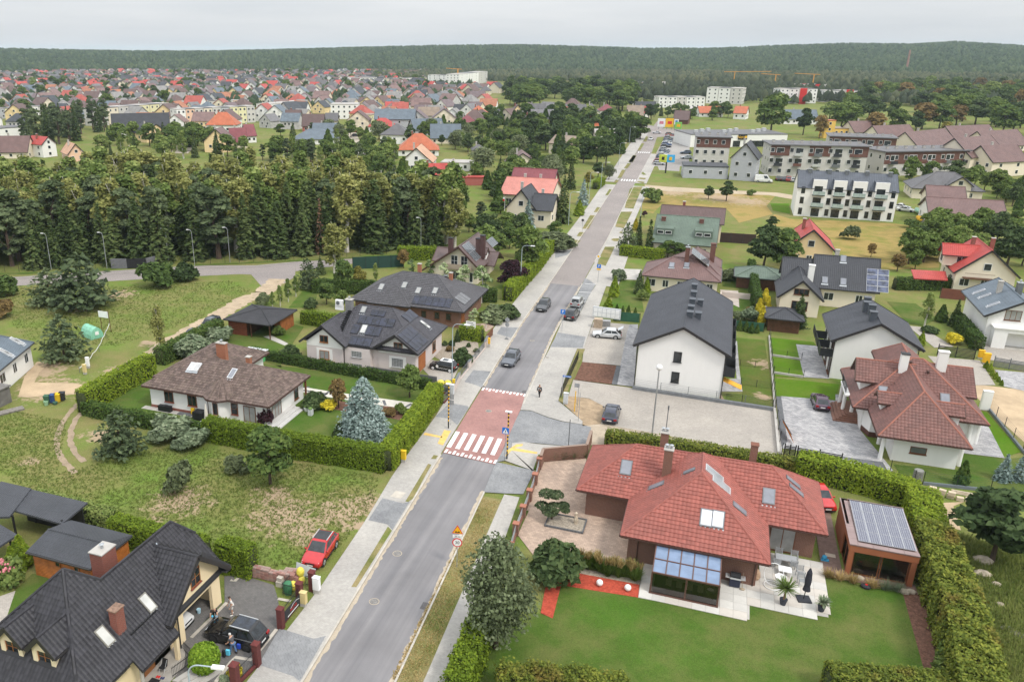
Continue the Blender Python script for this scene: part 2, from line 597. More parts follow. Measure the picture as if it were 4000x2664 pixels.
class House:
 def __init__(s,name,lb,o,rz=0.,cat='house',gp=None):
  s.o=V3((o[0],o[1],o[2]if len(o)>2 else 0.))
  SITES.append((o[0],o[1]))
  s.rz=rz
  s.e=emp(name,lb,cat,s.o,rz,gp)
  s.inv=Matrix.Rotation(-rz,3,'Z')
  s.rot=rz!=0
 def L(s,p):

  return s.inv@(V3(p)-s.o)if s.rot else V3(p)
 def meet(s,g,p0,n):
  if not s.rot:
   return meet(g,p0,n)
  c,gg=s.L(CAM),s.L(g)
  d=gg-c
  return c+d*((V3(p0)-c).dot(V3(n))/d.dot(V3(n)))
 def part(s,name,mb,mat,pa=None,lb=None,kind=None,smooth=False):
  off=(0,0,0)if s.rot else s.o
  o=link(name,mb.mesh(name,mat,off,smooth),pa or s.e)
  return tag(o,lb,None,None,kind)
 def box(s,name,x0,y0,z0,x1,y1,z1,mat,pa=None,lb=None):
  return s.part(name,MB().box(x0,y0,z0,x1,y1,z1),mat,pa,lb)
 def wall(s,x0,y0,x1,y1,ze,mat,zr=None,axis='x',z0=-.1,name='wall',lb=None):
  mb=MB()
  if zr is None:
   mb.box(x0,y0,z0,x1,y1,ze)
  elif axis=='x':
   ym=(y0+y1)/2
   pr=[(y0,z0),(y1,z0),(y1,ze),(ym,zr),(y0,ze)]
   mb.add([(x0,a,b)for a,b in pr]+[(x1,a,b)for a,b in pr],[(4,3,2,1,0),(5,6,7,8,9)]+[(i,(i+1)%5,5+(i+1)%5,5+i)for i in range(5)])
  else:
   xm=(x0+x1)/2
   pr=[(x0,z0),(x1,z0),(x1,ze),(xm,zr),(x0,ze)]
   mb.add([(a,y0,b)for a,b in pr]+[(a,y1,b)for a,b in pr],[(0,1,2,3,4),(9,8,7,6,5)]+[(5+i,5+(i+1)%5,(i+1)%5,i)for i in range(5)])
  return s.part(name,mb,mat,lb=lb)
 def roof(s,kind,x0,y0,x1,y1,ze,zr,mat,h0=None,h1=None,th=.18,tiles=None,cap=None,gut=GU,polys=None,ridges=(),eaves=(),verges=(),capr=.11):
  if polys is None:
   polys,ridges,eaves,verges=roof_shape(kind,x0,y0,x1,y1,ze,zr,h0,h1)
  mb=MB()
  for p in polys.values():
   mb.slab(p,th)
  ro=s.part('roof',mb,mat)
  ro_polys=polys
  if ridges and cap is not False:
   mc=MB()
   for a,b in ridges:
    a,b=V3(a),V3(b)
    n=max(1,int((b-a).length/.38))
    for i in range(n):
     p,q=a.lerp(b,i/n),a.lerp(b,(i+1.08)/n)
     mc.cyl(p+V3((0,0,0.)),q+V3((0,0,.02)),capr,capr*.92,6)
   s.part('ridge_cap',mc,cap or(tiles['mat']if tiles else mat),ro)
  mg=MB()
  for a,b in eaves:
   a,b=V3(a),V3(b)
   out=(b-a).cross(V3((0,0,1))).normalized()
   c=V3(((x0+x1)/2,(y0+y1)/2,0))if x1 is not None else None
   if c is not None and(a-c).dot(out)<0:
    out=-out
   mg.bar(a+out*.07-V3((0,0,.09)),b+out*.07-V3((0,0,.09)),.12,.1)
  for a,b in verges:
   a,b=V3(a),V3(b)
   mg.bar(a-V3((0,0,.1)),b-V3((0,0,.1)),.06,.3)
  if mg.v:
   s.part('gutter',mg,gut,ro)
  if tiles:
   full=[]if tiles.get('n')else None
   mt=MB()
   for p in polys.values():
    n,u,v=basis(p)
    if n.dot(s.L(CAM)-V3(p[0]))<=0:
     continue
    lay_tiles(p,tiles['w'],tiles['l'],tiles['amp'],tiles['step'],mt,full,skip=tiles.get('skip'))
   if full is not None:
    s.full=getattr(s,'full',[])
    s.full+=[(t,ro,tiles)for t in full]
   if mt.v:
    s.part('tile_field',mt,tiles['mat'],ro,kind='stuff')
  return polys,ro
 def lay_full(s,n=300):

  cl=CAM if not s.rot else s.L(CAM)
  s.full.sort(key=lambda t:(t[0][0]-cl).length)
  rest={}
  for i,(t,ro,tl)in en(s.full):
   p,u,v,nn=t
   if i<n:
    o=link('tile',tile_proto(tl['mat'],tl['w'],tl['l'],tl['amp'],tl['step']),ro)
    m=Matrix.Identity(4)
    m.col[0][:3],m.col[1][:3],m.col[2][:3]=u,v,nn
    m.col[3][:3]=p-(V3((0,0,0))if s.rot else s.o)
    o.matrix_local=m
   else:
    rest.setdefault(ro.name,(MB(),ro,tl))[0].v.append(t)
  for mb,ro,tl in rest.values():
   me=tile_proto(tl['mat'],tl['w'],tl['l'],tl['amp'],tl['step'])
   out=MB()
   for p,u,v,nn in mb.v:
    out.add([p+u*q.co.x+v*q.co.y+nn*q.co.z for q in me.vertices],[tuple(f.vertices)for f in me.polygons])
   s.part('tile_field',out,tl['mat'],ro,kind='stuff')
 def on(s,face,d,g):

  fx,fy=FACES[face]
  if len(g)==2:
   return V3((d,g[0],g[1]))if fx else V3((g[0],d,g[1]))
  return s.meet(g,(d,0,0)if fx else(0,d,0),(fx,fy,0))
 def win(s,face,d,g,w,h,cols=2,rows=1,fr=WHFRAME,gl=GLASS,sill=True,name='window',t=.07,lb=None,pa=None,sillm=None):
  c=s.on(face,d,g)
  fx,fy=FACES[face]
  n=V3((fx,fy,0))
  u=V3((-fy,fx,0))
  z=V3((0,0,1))
  mb=MB()
  o=c-u*w/2-z*h/2-n*.05
  dep=n*.1
  mb.fbox(o,u*w,dep,z*t)
  mb.fbox(o+z*(h-t),u*w,dep,z*t)
  for i in range(cols+1):
   x=i*(w-t)/cols
   mb.fbox(o+u*x+z*t,u*t,dep*(1 if i in(0,cols)else.85),z*(h-2*t))
  for j in range(1,rows):
   y=j*(h-t)/rows
   mb.fbox(o+u*t+z*y,u*(w-2*t),dep*.8,z*t*.8)
  f=s.part(name,mb,fr,pa,lb)
  s.part('pane',MB().fbox(o+u*t*.5+z*t*.5+n*.045,u*(w-t),n*.03,z*(h-t)),gl,f)
  if sill:
   s.part('sill',MB().fbox(o-u*.06-z*.07,u*(w+.12),n*.2,z*.06),sillm or fr,f)
  return f
 def door(s,face,d,g,w,h,m=BRFRAME,name='door',slats=0):
  c=s.on(face,d,g)
  fx,fy=FACES[face]
  n,u,z=V3((fx,fy,0)),V3((-fy,fx,0)),V3((0,0,1))
  o=c-u*w/2-z*h/2-n*.04
  f=s.part(name,MB().fbox(o,u*w,n*.08,z*h),m)
  k=max(1,slats)
  for i in range(slats):
   s.part('door_panel',MB().fbox(o+u*.05+n*.08+z*(h*i/k+.03),u*(w-.1),n*.02,z*(h/k-.05)),m,f)
  if not slats:
   s.part('handle',MB().fbox(o+u*w*.85+n*.08+z*h*.48,u*.03,n*.05,z*.14),METAL,f)
  return f
 def skylight(s,poly,g,w=.8,l=1.3,fr=GM,gl=SKYGL,lift=.06,roof=None,name='skylight',tilt=0.):
  n,u,v=basis(poly)
  c=s.meet(g,poly[0],n)if len(g)==3 else V3(poly[0])+u*g[0]+v*g[1]
  o=c-u*w/2-v*l/2
  f=s.part(name,MB().fbox(o+n*(lift-.05),u*w,v*l,n*.13),fr,roof)
  s.part('pane',MB().fbox(o+u*.09+v*.1+n*(lift+.06),u*(w-.18),v*(l-.2),n*.03),gl,f)
  s.part('flashing',MB().fbox(o-u*.08-v*.25+n*(lift-.04),u*(w+.16),v*.26,n*.02),METAL,f)
  return f
 def panels(s,poly,g,nu,nv,pw,pl,m=PVMAT,fr=BM,gap=.02,lift=.1,roof=None,skip=(),corner=None,dirs=None,name='solar_panel',lines=0):

  n,u,v=basis(poly)
  c=s.meet(g,poly[0],n)if len(g)==3 else V3(poly[0])+u*g[0]+v*g[1]
  for j in range(nv):
   for i in range(nu):
    if(i,j)in skip:
     continue
    o=c+u*i*(pw+gap)+v*j*(pl+gap)+n*lift
    f=s.part(name,MB().fbox(o,u*pw,v*pl,n*.035),fr,roof)
    s.part('cell_sheet',MB().fbox(o+u*.025+v*.025+n*.03,u*(pw-.05),v*(pl-.05),n*.012),m,f)
 def chimney(s,x,y,z0,z1,sx,sy,mat=REDBRICK,cap=CO,pots=1):
  c=s.part('chimney',MB().box(x-sx/2,y-sy/2,z0,x+sx/2,y+sy/2,z1),mat)
  s.part('chimney_cap',MB().box(x-sx/2-.06,y-sy/2-.06,z1,x+sx/2+.06,y+sy/2+.06,z1+.09),cap,c)
  for i in range(pots):
   px=x+(i-(pots-1)/2)*sx/max(1,pots)
   s.part('chimney_pot',MB().cyl((px,y,z1+.08),(px,y,z1+.38),.11,.09,8).cyl((px,y,z1+.42),(px,y,z1+.5),.2,.04,8),METAL,c)
  return c
 def post(s,x,y,z0,z1,w,mat,name='column',rnd=False):
  mb=MB()
  if rnd:
   mb.cyl((x,y,z0),(x,y,z1),w/2,w/2*.9,12)
  else:
   mb.box(x-w/2,y-w/2,z0,x+w/2,y+w/2,z1)
  return s.part(name,mb,mat,smooth=False)
  # plants
LF_OAK=leafm('broad_leaf',(.052,.085,.022),(.115,.15,.04))
LF_LIGHT=leafm('light_leaf',(.085,.125,.03),(.17,.2,.06))
LF_YEL=leafm('yellowing_leaf',(.14,.13,.03),(.26,.22,.05))
LF_OLIVE=leafm('willow_leaf',(.085,.105,.05),(.16,.18,.095))
LF_BIRCH=leafm('birch_leaf',(.135,.145,.042),(.24,.235,.08))
LF_SPRUCE=leafm('spruce_needle',(.044,.068,.022),(.095,.12,.042))
LF_PINE=leafm('pine_needle',(.054,.076,.036),(.11,.135,.065))
LF_BLUE=leafm('blue_spruce_needle',(.12,.165,.15),(.28,.34,.32),var=.6)
LF_THUJA=leafm('thuja_leaf',(.09,.135,.012),(.18,.225,.02),noise=.8)
LF_THUJAD=leafm('dark_thuja_leaf',(.035,.065,.014),(.085,.12,.025),noise=.8)
LF_THUJAY=leafm('golden_thuja_leaf',(.3,.25,.015),(.5,.42,.04))
LF_HEDGEY=leafm('rough_thuja_leaf',(.075,.1,.016),(.18,.19,.03),noise=.7,dead=(.19,.11,.035))
LF_DARK=leafm('dark_leaf',(.034,.056,.02),(.078,.105,.04))
LF_PURP=leafm('purple_leaf',(.028,.012,.016),(.07,.03,.035))
LF_WHT=leafm('variegated_leaf',(.1,.15,.05),(.42,.46,.28),var=.5)
LF_DEAD=leafm('dead_needle',(.13,.075,.045),(.24,.15,.1))
LF_RUST=leafm('rusty_leaf',(.11,.075,.03),(.2,.14,.05))
LF_DRY=leafm('dry_grass_blade',(.2,.15,.055),(.42,.32,.16),trans=.3)
LF_GRASS=leafm('grass_blade',(.07,.12,.02),(.15,.2,.05),trans=.3)
LF_SILV=leafm('silver_leaf',(.1,.13,.075),(.22,.25,.16))
BARK=pln('bark',(.075,.055,.04),.3,3,.9)
BIRCHBARK=pln('birch_bark',(.52,.49,.44),.35,5,.8)
PINEBARK=pln('pine_bark',(.09,.06,.045),.3,3,.9)
EARTHDK=pln('dark_soil',(.045,.04,.022),.3,2,.95)
def unit(n,rn=NR):
 a=rn.normal(0,1,(n,3))
 return a/np.linalg.norm(a,axis=1,keepdims=True)
def limbs(mb,h,r,spread,n,z0=.35,rn=rng):

 p,segs=V3((0,0,-.1)),5
 pts=[p]
 for i in range(segs):
  pts.append(V3((rn.uniform(-.04,.04)*h*(i>0),rn.uniform(-.04,.04)*h*(i>0),h*(i+1)/segs)))
 for i in range(segs):
  mb.cyl(pts[i],pts[i+1],r*(1-.85*i/segs),r*(1-.85*(i+1)/segs),6,caps=False)
 for k in range(n):
  t=z0+(.9-z0)*k/max(1,n-1)
  i=min(segs-1,int(t*segs))
  b=pts[i].lerp(pts[i+1],t*segs-i)
  a=k*2.4+rn.uniform(-.4,.4)
  e=b+V3((cos(a)*spread*(1.1-t),sin(a)*spread*(1.1-t),h*.18))
  mb.cyl(b,e,r*.38*(1.1-t),r*.1,5,caps=False)
 return mb
def crown_leaves(h0,h1,rad,nl,lobes,leaf,asp=1.5,seed=1,flat=.8,top=.55,jit=.7,fill=.25,droop=0.):

 rn=RNG(seed)
 H,c=(h1-h0),(h0+h1)/2
 ctr,rads=[],[]
 for i in range(lobes):
  z=rn.uniform(-.9,.95)
  rr=rad*sqrt(max(.05,1-z*z))*(1 if z<0 else(1-(1-top)*z))
  a=i*2.399+rn.uniform(-.5,.5)
  q=rn.uniform(.35,.78)
  ctr.append((cos(a)*rr*q,sin(a)*rr*q,c+z*H/2*.82))
  rads.append(rad*rn.uniform(.24,.46))
 ctr,rads=np.array(ctr),np.array(rads)
 w=rads**2
 k=rn.choice(lobes,nl,p=w/w.sum())
 d=unit(nl,rn)
 d[:,2]=np.where(d[:,2]<-.3,-d[:,2],d[:,2])
 rr=rads[k]*np.where(rn.random(nl)<fill,rn.uniform(.3,.9,nl),rn.uniform(.85,1.12,nl))
 P=ctr[k]+d*rr[:,None]*np.array([1,1,flat])
 if droop:
  P[:,2]-=droop*rn.random(nl)**2
 P[:,2]=np.clip(P[:,2],h0,None)
 return leaf_quads(P,d+np.array([0,0,.35]),leaf,asp,jit,rn)
def conifer_leaves(h,rad,tiers,per,nleaf,leaf,z0=.05,power=.85,droop=.25,seed=2,asp=2.2,ragged=.25):

 rn=RNG(seed)
 P,N,S=[],[],[]
 for t in range(tiers):
  f=t/(tiers-1)
  z=h*(z0+(1-z0)*f)
  rr=rad*(1-f)**power+.04*rad
  m=max(4,int(per*(.35+.65*(1-f))))
  for b in range(m):
   a=2*pi*(b+rn.random())/m+t*.7
   L=rr*rn.uniform(1-ragged,1+ragged*.5)
   k=max(3,int(nleaf*(.3+.7*(1-f))))
   q=rn.uniform(.25,1.,k)**.7
   x=np.cos(a+rn.normal(0,.1,k))*L*q
   y=np.sin(a+rn.normal(0,.1,k))*L*q
   zz=z-droop*L*q**1.6+rn.normal(0,.02*h/tiers*8,k)+.06*L
   P.append(np.stack([x,y,zz],1))
   N.append(np.stack([np.cos(a)*.5*np.ones(k),np.sin(a)*.5*np.ones(k),np.ones(k)],1))
 P,N=np.concatenate(P),np.concatenate(N)
 P[:,2]=np.clip(P[:,2],.02,None)
 return leaf_quads(P,N,leaf,asp,.55,rn)
PROTO={}
def proto(name,V,mat,trunk,tmat):
 PROTO[name]=(np_mesh(name+'_crown',V,len(V)//4,mat),trunk.mesh(name+'_trunk',tmat)if trunk else None)
def oaklike(name,h,rad,nl,leaf,mat,seed,h0=.22,lobes=22,top=.6,tm=BARK,**kw):
 proto(name,crown_leaves(h*h0,h,rad,nl,lobes,leaf,seed=seed,top=top,**kw),mat,limbs(MB(),h*.85,h*.022+.05,rad*.8,7),tm)
oaklike('oak',10,4.4,2600,.62,LF_OAK,3)
oaklike('maple',10,4.,2600,.6,LF_LIGHT,5,lobes=26)
oaklike('alder',10,3.6,2400,.6,LF_DARK,8,lobes=24)
oaklike('rusttree',10,3.8,2000,.6,LF_RUST,9)
oaklike('yellowtree',9,3.6,2200,.5,LF_YEL,10)
oaklike('willow',8,4.,2800,.42,LF_OLIVE,12,lobes=30,droop=1.2)
oaklike('purple',6,3.,3000,.34,LF_PURP,13,h0=.08,lobes=26)
oaklike('column_tree',6,1.2,1500,.26,LF_WHT,14,h0=.2,lobes=16,tm=BIRCHBARK)
oaklike('birch',16,2.7,2600,.42,LF_BIRCH,15,h0=.12,lobes=30,top=.35,tm=BIRCHBARK,droop=1.5,fill=.4)
oaklike('birch_green',16,2.9,2600,.44,LF_LIGHT,16,h0=.12,lobes=30,top=.4,tm=BIRCHBARK,droop=1.3,fill=.4)
oaklike('pine',15,2.7,2400,.5,LF_PINE,17,h0=.1,lobes=26,top=.35,tm=PINEBARK,flat=.6)
oaklike('loose',9,3.1,7500,.19,leafm('loose_leaf',(.1,.125,.062),(.22,.245,.15)),71,h0=.05,lobes=70,top=.4,jit=.9,fill=.6)
proto('bush_pine',conifer_leaves(6,3.,17,15,11,.36,power=.5,droop=-.12,seed=72,asp=1.8,ragged=.4),LF_PINE,MB().cyl((0,0,-.1),(0,0,5),.15,.03,6),PINEBARK)
proto('spruce',conifer_leaves(16,3.,22,11,10,.62,seed=20),LF_SPRUCE,MB().cyl((0,0,-.1),(0,0,15),.2,.03,6),BARK)
proto('spruce_slim',conifer_leaves(16,2.3,22,10,9,.6,seed=21,droop=.45),LF_SPRUCE,MB().cyl((0,0,-.1),(0,0,15),.18,.03,6),BARK)
proto('dead_spruce',conifer_leaves(14,1.6,20,7,6,.34,seed=22,droop=.35),LF_DEAD,MB().cyl((0,0,-.1),(0,0,13.5),.15,.02,6),BARK)
proto('garden_spruce',conifer_leaves(7,2.,20,12,9,.34,z0=.04,seed=23),LF_SPRUCE,MB().cyl((0,0,-.1),(0,0,6.8),.12,.02,6),BARK)
proto('silver_spruce',conifer_leaves(7,2.,20,12,9,.34,z0=.04,seed=24),LF_BLUE,MB().cyl((0,0,-.1),(0,0,6.8),.12,.02,6),BARK)
proto('blue_spruce',conifer_leaves(8.4,3.1,36,30,24,.17,z0=.03,power=.62,droop=.12,seed=25,asp=2.,ragged=.16),LF_BLUE,MB().cyl((0,0,-.1),(0,0,8),.16,.02,6),BARK)
def thuja_leaves(h,r,nl,leaf,seed,cone=1.):
 rn=RNG(seed)
 z=rn.random(nl)**.8
 prof=np.where(z<.12,.75+z*2,(1-z**1.6*cone))*r
 prof=np.clip(prof,.03,None)
 a=rn.uniform(0,2*pi,nl)
 bum=1+.13*np.sin(a*5+z*21)+rn.normal(0,.06,nl)
 P=np.stack([np.cos(a)*prof*bum,np.sin(a)*prof*bum,z*h],1)
 N=np.stack([np.cos(a),np.sin(a),np.full(nl,.5)],1)
 return leaf_quads(P,N,leaf,1.8,.5,rn)
def bush_leaves(rx,ry,h,nl,leaf,seed,lobes=9):
 rn=RNG(seed)
 ctr=np.array([(0,0,.45)]+[(cos(i*2.4)*rn.uniform(.3,.62),sin(i*2.4)*rn.uniform(.3,.62),rn.uniform(.2,.62))for i in range(lobes)])
 rad=np.array([.5]+[rn.uniform(.22,.4)for i in range(lobes)])
 k=rn.choice(lobes+1,nl,p=rad**2/(rad**2).sum())
 d=unit(nl,rn)
 d[:,2]=np.abs(d[:,2])-.25
 P=ctr[k]+d*(rad[k]*rn.uniform(.8,1.12,nl))[:,None]
 P=P*np.array([rx,ry,h])
 P[:,2]=np.clip(P[:,2],.02,None)
 return leaf_quads(P,d+np.array([0,0,.4]),leaf,1.5,.7,rn)
proto('thuja_cone',thuja_leaves(3,.8,1500,.22,30),LF_THUJA,None,None)
proto('thuja_dark',thuja_leaves(3,.75,1400,.22,31,.92),LF_THUJAD,None,None)
proto('thuja_gold',thuja_leaves(3,.6,1200,.2,32,.9),LF_THUJAY,None,None)
proto('round_bush',bush_leaves(1,1,1.6,1500,.16,33),LF_DARK,None,None)
proto('green_bush',bush_leaves(1,1,1.5,1500,.17,34),LF_OAK,None,None)
proto('olive_bush',bush_leaves(1,1,1.6,1500,.15,35),LF_OLIVE,None,None)
proto('light_bush',bush_leaves(1,1,1.4,1400,.16,36),LF_LIGHT,None,None)
proto('gold_bush',bush_leaves(1,1,1.2,1200,.15,37),LF_THUJAY,None,None)
proto('purple_bush',bush_leaves(1,1,1.8,1800,.15,38),LF_PURP,None,None)
proto('rust_bush',bush_leaves(1,1,1.3,1300,.14,39),LF_RUST,None,None)
proto('silver_bush',bush_leaves(1,1,1.4,1500,.14,40),LF_SILV,None,None)
proto('pink_bush',bush_leaves(1,1,1.5,900,.16,41),LF_OAK,None,None)
PROTO_H={}
NAMES={'oak':'broadleaf_tree','rusttree':'brown_tree','yellowtree':'yellowing_tree','purple':'purple_plum_tree','column_tree':'columnar_tree','birch_green':'birch_tree','spruce_slim':'spruce_tree','garden_spruce':'spruce_tree','silver_spruce':'blue_spruce_tree','bush_pine':'pine_tree','loose':'broadleaf_tree'}
def grow(kind,x,y,h,lb,w=1.,gp=None,rz=None,z=0.):

 cr,tr=PROTO[kind]
 if kind not in PROTO_H:
  PROTO_H[kind]=max(v.co.z for v in cr.vertices)
 s=h/PROTO_H[kind]
 name=NAMES.get(kind)or(kind+'_tree' if tr else 'thuja_shrub' if 'thuja' in kind else 'shrub')
 cat='tree' if name.endswith('tree')else 'shrub'
 rz=rng.uniform(0,6.28)if rz is None else rz
 if tr is None:
  o=link(name,cr,None,(x,y,z),rz,(s*w,s*w,s))
  return tag(o,lb,cat,gp)
 e=emp(name,lb,cat,(x,y,z),rz,gp)
 link('trunk',tr,e,None,None,(s*w,s*w,s))
 link('crown',cr,e,None,None,(s*w,s*w,s))
 return e
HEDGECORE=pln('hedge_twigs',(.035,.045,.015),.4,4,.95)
def hdg(pts,w,h,mat,lb,dens=70,leaf=.15,ragged=.13,gp=None,name='hedge',z=0.):

 P,N=[],[]
 core=MB()
 rn=RNG(len(lb)*7+len(pts))
 pts=[V3((p[0],p[1],0))for p in pts]
 for a,b in zip(pts[:-1],pts[1:]):
  d=b-a
  L=d.length
  d.normalize()
  s=V3((-d.y,d.x,0))
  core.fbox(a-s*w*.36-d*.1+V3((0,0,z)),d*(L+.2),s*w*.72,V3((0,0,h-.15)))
  for k,(area,org,e1,e2,nn)in en(((L*h,a+s*w/2,d*L,V3((0,0,h)),s),(L*h,a-s*w/2,d*L,V3((0,0,h)),-s),(L*w*1.6,a-s*w/2+V3((0,0,h)),d*L,s*w,V3((0,0,1))),(w*h,a-s*w/2,s*w,V3((0,0,h)),-d),(w*h,b-s*w/2,s*w,V3((0,0,h)),d))):
   n=max(4,int(area*dens))
   r1,r2=rn.random(n)[:,None],rn.random(n)[:,None]
   q=np.array(org)+r1*np.array(e1)+r2*np.array(e2)
   ph=q[:,0]*1.9+q[:,1]*2.3
   off=(np.sin(ph)*.5+np.sin(ph*2.7+1)*.3+rn.normal(0,.45,n))*ragged
   q=q+np.array(nn)*off[:,None]
   if k==2:
    q[:,2]+=np.abs(rn.normal(0,ragged*.8,n))
   P.append(q)
   N.append(np.tile(np.array(nn),(n,1)))
 P,N=np.concatenate(P),np.concatenate(N)
 c=V3(((P[:,0].min()+P[:,0].max())/2,(P[:,1].min()+P[:,1].max())/2,0))
 P[:,2]=np.clip(P[:,2]+z,.03,None)
 V=leaf_quads(P,N+np.array([0,0,.3]),leaf,1.7,.55,rn)-np.array(c)
 core.v=[(x-c.x,y-c.y,zz)for x,y,zz in core.v]
 o=link(name,np_mesh(name,V,len(V)//4,mat,(core,HEDGECORE)),None,c)
 return tag(o,lb,'hedge',gp)
def tuft_quads(P,n,length,lean,width,rn):

 k=len(P)*n
 B=np.repeat(P,n,0)+rn.normal(0,.05,(k,3))*np.array([1,1,0])
 a=rn.uniform(0,2*pi,k)
 L=length*rn.uniform(.6,1.25,k)
 d=np.stack([np.cos(a),np.sin(a),np.zeros(k)],1)
 s=np.stack([-np.sin(a),np.cos(a),np.zeros(k)],1)*width/2
 ln=lean*rn.uniform(.3,1.3,k)
 T=B+d*(L*np.sin(ln))[:,None]+np.array([0,0,1])*(L*np.cos(ln))[:,None]
 return np.stack([B-s,B+s,T+s*.35,T-s*.35],1).reshape(-1,3)
def grass_clump(x,y,h,n,mat,lb,lean=.7,width=.03,name='ornamental_grass',gp=None,spread=.12,z=0.):
 rn=RNG(int(abs(x*31+y*17))+n)
 P=rn.normal(0,spread,(6,3))*np.array([1,1,0])
 V=tuft_quads(P,n//6,h,lean,width,rn)
 return tag(link(name,np_mesh(name,V,len(V)//4,mat),None,(x,y,z)),lb,'grass clump',gp)
def scatter(poly,n,rn=NR):

 poly=np.array([p[:2]for p in poly])
 lo,hi=poly.min(0),poly.max(0)
 out=[]
 while len(out)<n:
  q=rn.uniform(lo,hi,(n*2,2))
  x,y=q[:,0],q[:,1]
  ins=np.zeros(len(q),bool)
  for i in range(len(poly)):
   (x1,y1),(x2,y2)=poly[i-1],poly[i]
   c=((y1>y)!=(y2>y))&(x<(x2-x1)*(y-y1)/((y2-y1)+1e-12)+x1)
   ins^=c
  out.extend(q[ins].tolist())
 return np.array(out[:n])
 # ground materials
def ground_mat(name,green,dry,dirt,blobs=(),dscale=.09,dirt_amt=0.,fine=9.,drymix=(.42,.62),big=.035):
 t=NT(name)
 p=t.pos()
 f1=t.noise(p,big,5,.6)
 f2=t.noise(p,dscale*4,6,.65)
 f3=t.noise(p,fine,4,.7)
 k=t.math('ADD',t.math('MULTIPLY',f1,.5),t.math('MULTIPLY',f2,.5))
 col=t.mix(t.ramp(k,(drymix[0],(0,0,0)),(drymix[1],(1,1,1))),green,dry)
 lush=t.noise(p,.13,4,.6)
 col=t.mix(t.math('MULTIPLY',t.ramp(lush,(.5,(0,0,0)),(.66,(1,1,1))),.6),col,tuple(a*b for a,b in zip(green,(.85,1.2,.7))))
 col=t.mix(.75,col,t.ramp(f3,(.3,(.5,.5,.5)),(.72,(1.38,1.38,1.38))),'MULTIPLY')
 mask=None
 for x,y,r in blobs:
  d=t.node('VectorMath',operation='DISTANCE')
  t.link(p,d.inputs[0])
  dv(d,1,(x,y,0))
  m=t.math('SUBTRACT',1.,t.math('DIVIDE',d.outputs['Value'],r),clamp=True)
  mask=m if mask is None else t.math('MAXIMUM',mask,m)
 if mask is not None:
  g=t.noise(p,.9,7,.7)
  mm=t.math('ADD',t.math('MULTIPLY',mask,.62),t.math('MULTIPLY',t.math('SUBTRACT',g,.5),1.5))
  col=t.mix(t.ramp(mm,(.3,(0,0,0)),(.48,(1,1,1))),col,t.mix(f2,tuple(x*.8 for x in dirt),dirt))
 if dirt_amt:
  g=t.noise(p,.25,8,.72)
  col=t.mix(t.ramp(g,(1-dirt_amt-.08,(0,0,0)),(1-dirt_amt,(1,1,1))),col,dirt)
 t.bump(f3,.5,.08)
 return t.done(col,.95,.1)
def paver_mat(name,c1,c2,joint,bw=.2,bh=.1,rot=0.,stain=.3,big=.12):

 t=NT(name)
 p=t.pos()
 mp=t.node('Mapping')
 dv(mp,'Rotation',(0,0,R(rot)))
 t.link(p,mp.inputs[0])
 b=t.node('TexBrick')
 dv(b,'Scale',1.)
 dv(b,'Brick Width',bw)
 dv(b,'Row Height',bh)
 dv(b,'Mortar Size',.006)
 dv(b,'Color1',(*c1,1))
 dv(b,'Color2',(*c2,1))
 dv(b,'Mortar',(*joint,1))
 t.link(mp.outputs[0],b.inputs['Vector'])
 f=t.noise(p,big,7,.65)
 g=t.noise(p,3.,4,.6)
 col=t.mix(stain,b.outputs['Color'],t.ramp(f,(.3,(.55,.55,.56)),(.7,(1.35,1.33,1.28))),'MULTIPLY')
 col=t.mix(.3,col,t.ramp(g,(.3,(.7,.7,.7)),(.7,(1.25,1.25,1.25))),'MULTIPLY')
 t.bump(t.math('SUBTRACT',1.,b.outputs['Fac']),.5,.008)
 return t.done(col,.9,.15)
def earth_mat(name,c,var=.35,scale=.5,green=None,gth=.56):
 t=NT(name)
 p=t.pos()
 f=t.noise(p,scale,8,.7)
 g=t.noise(p,12,3,.6)
 col=t.ramp(f,(.3,tuple(x*(1-var)for x in c)),(.7,tuple(min(1,x*(1+var*.6))for x in c)))
 col=t.mix(.5,col,t.ramp(g,(.3,(.7,.7,.7)),(.7,(1.25,1.25,1.25))),'MULTIPLY')
 if green:
  h=t.noise(p,.8,7,.7)
  col=t.mix(t.ramp(h,(gth,(0,0,0)),(gth+.08,(1,1,1))),col,green)
 t.bump(g,.4,.03)
 return t.done(col,.95,.1)
def asphalt_mat(name,c,tracks=None):
 t=NT(name)
 p=t.pos()
 f=t.noise(p,.18,6,.6)
 g=t.noise(p,25,3,.7)
 mp=t.node('Mapping')
 dv(mp,'Rotation',(0,0,R(-3.)))
 dv(mp,'Scale',(1.,.02,1.))
 t.link(p,mp.inputs[0])
 s=t.noise(mp.outputs[0],.9,4,.6)
 col=t.ramp(f,(.3,tuple(x*.86 for x in c)),(.7,tuple(x*1.12 for x in c)))
 col=t.mix(.75,col,t.ramp(s,(.32,(.74,.74,.76)),(.68,(1.25,1.22,1.2))),'MULTIPLY')
 col=t.mix(.5,col,t.ramp(g,(.3,(.75,.75,.75)),(.7,(1.2,1.2,1.2))),'MULTIPLY')
 t.bump(g,.25,.01)
 return t.done(col,.9,.2)
DIRT=(.4,.3,.2)
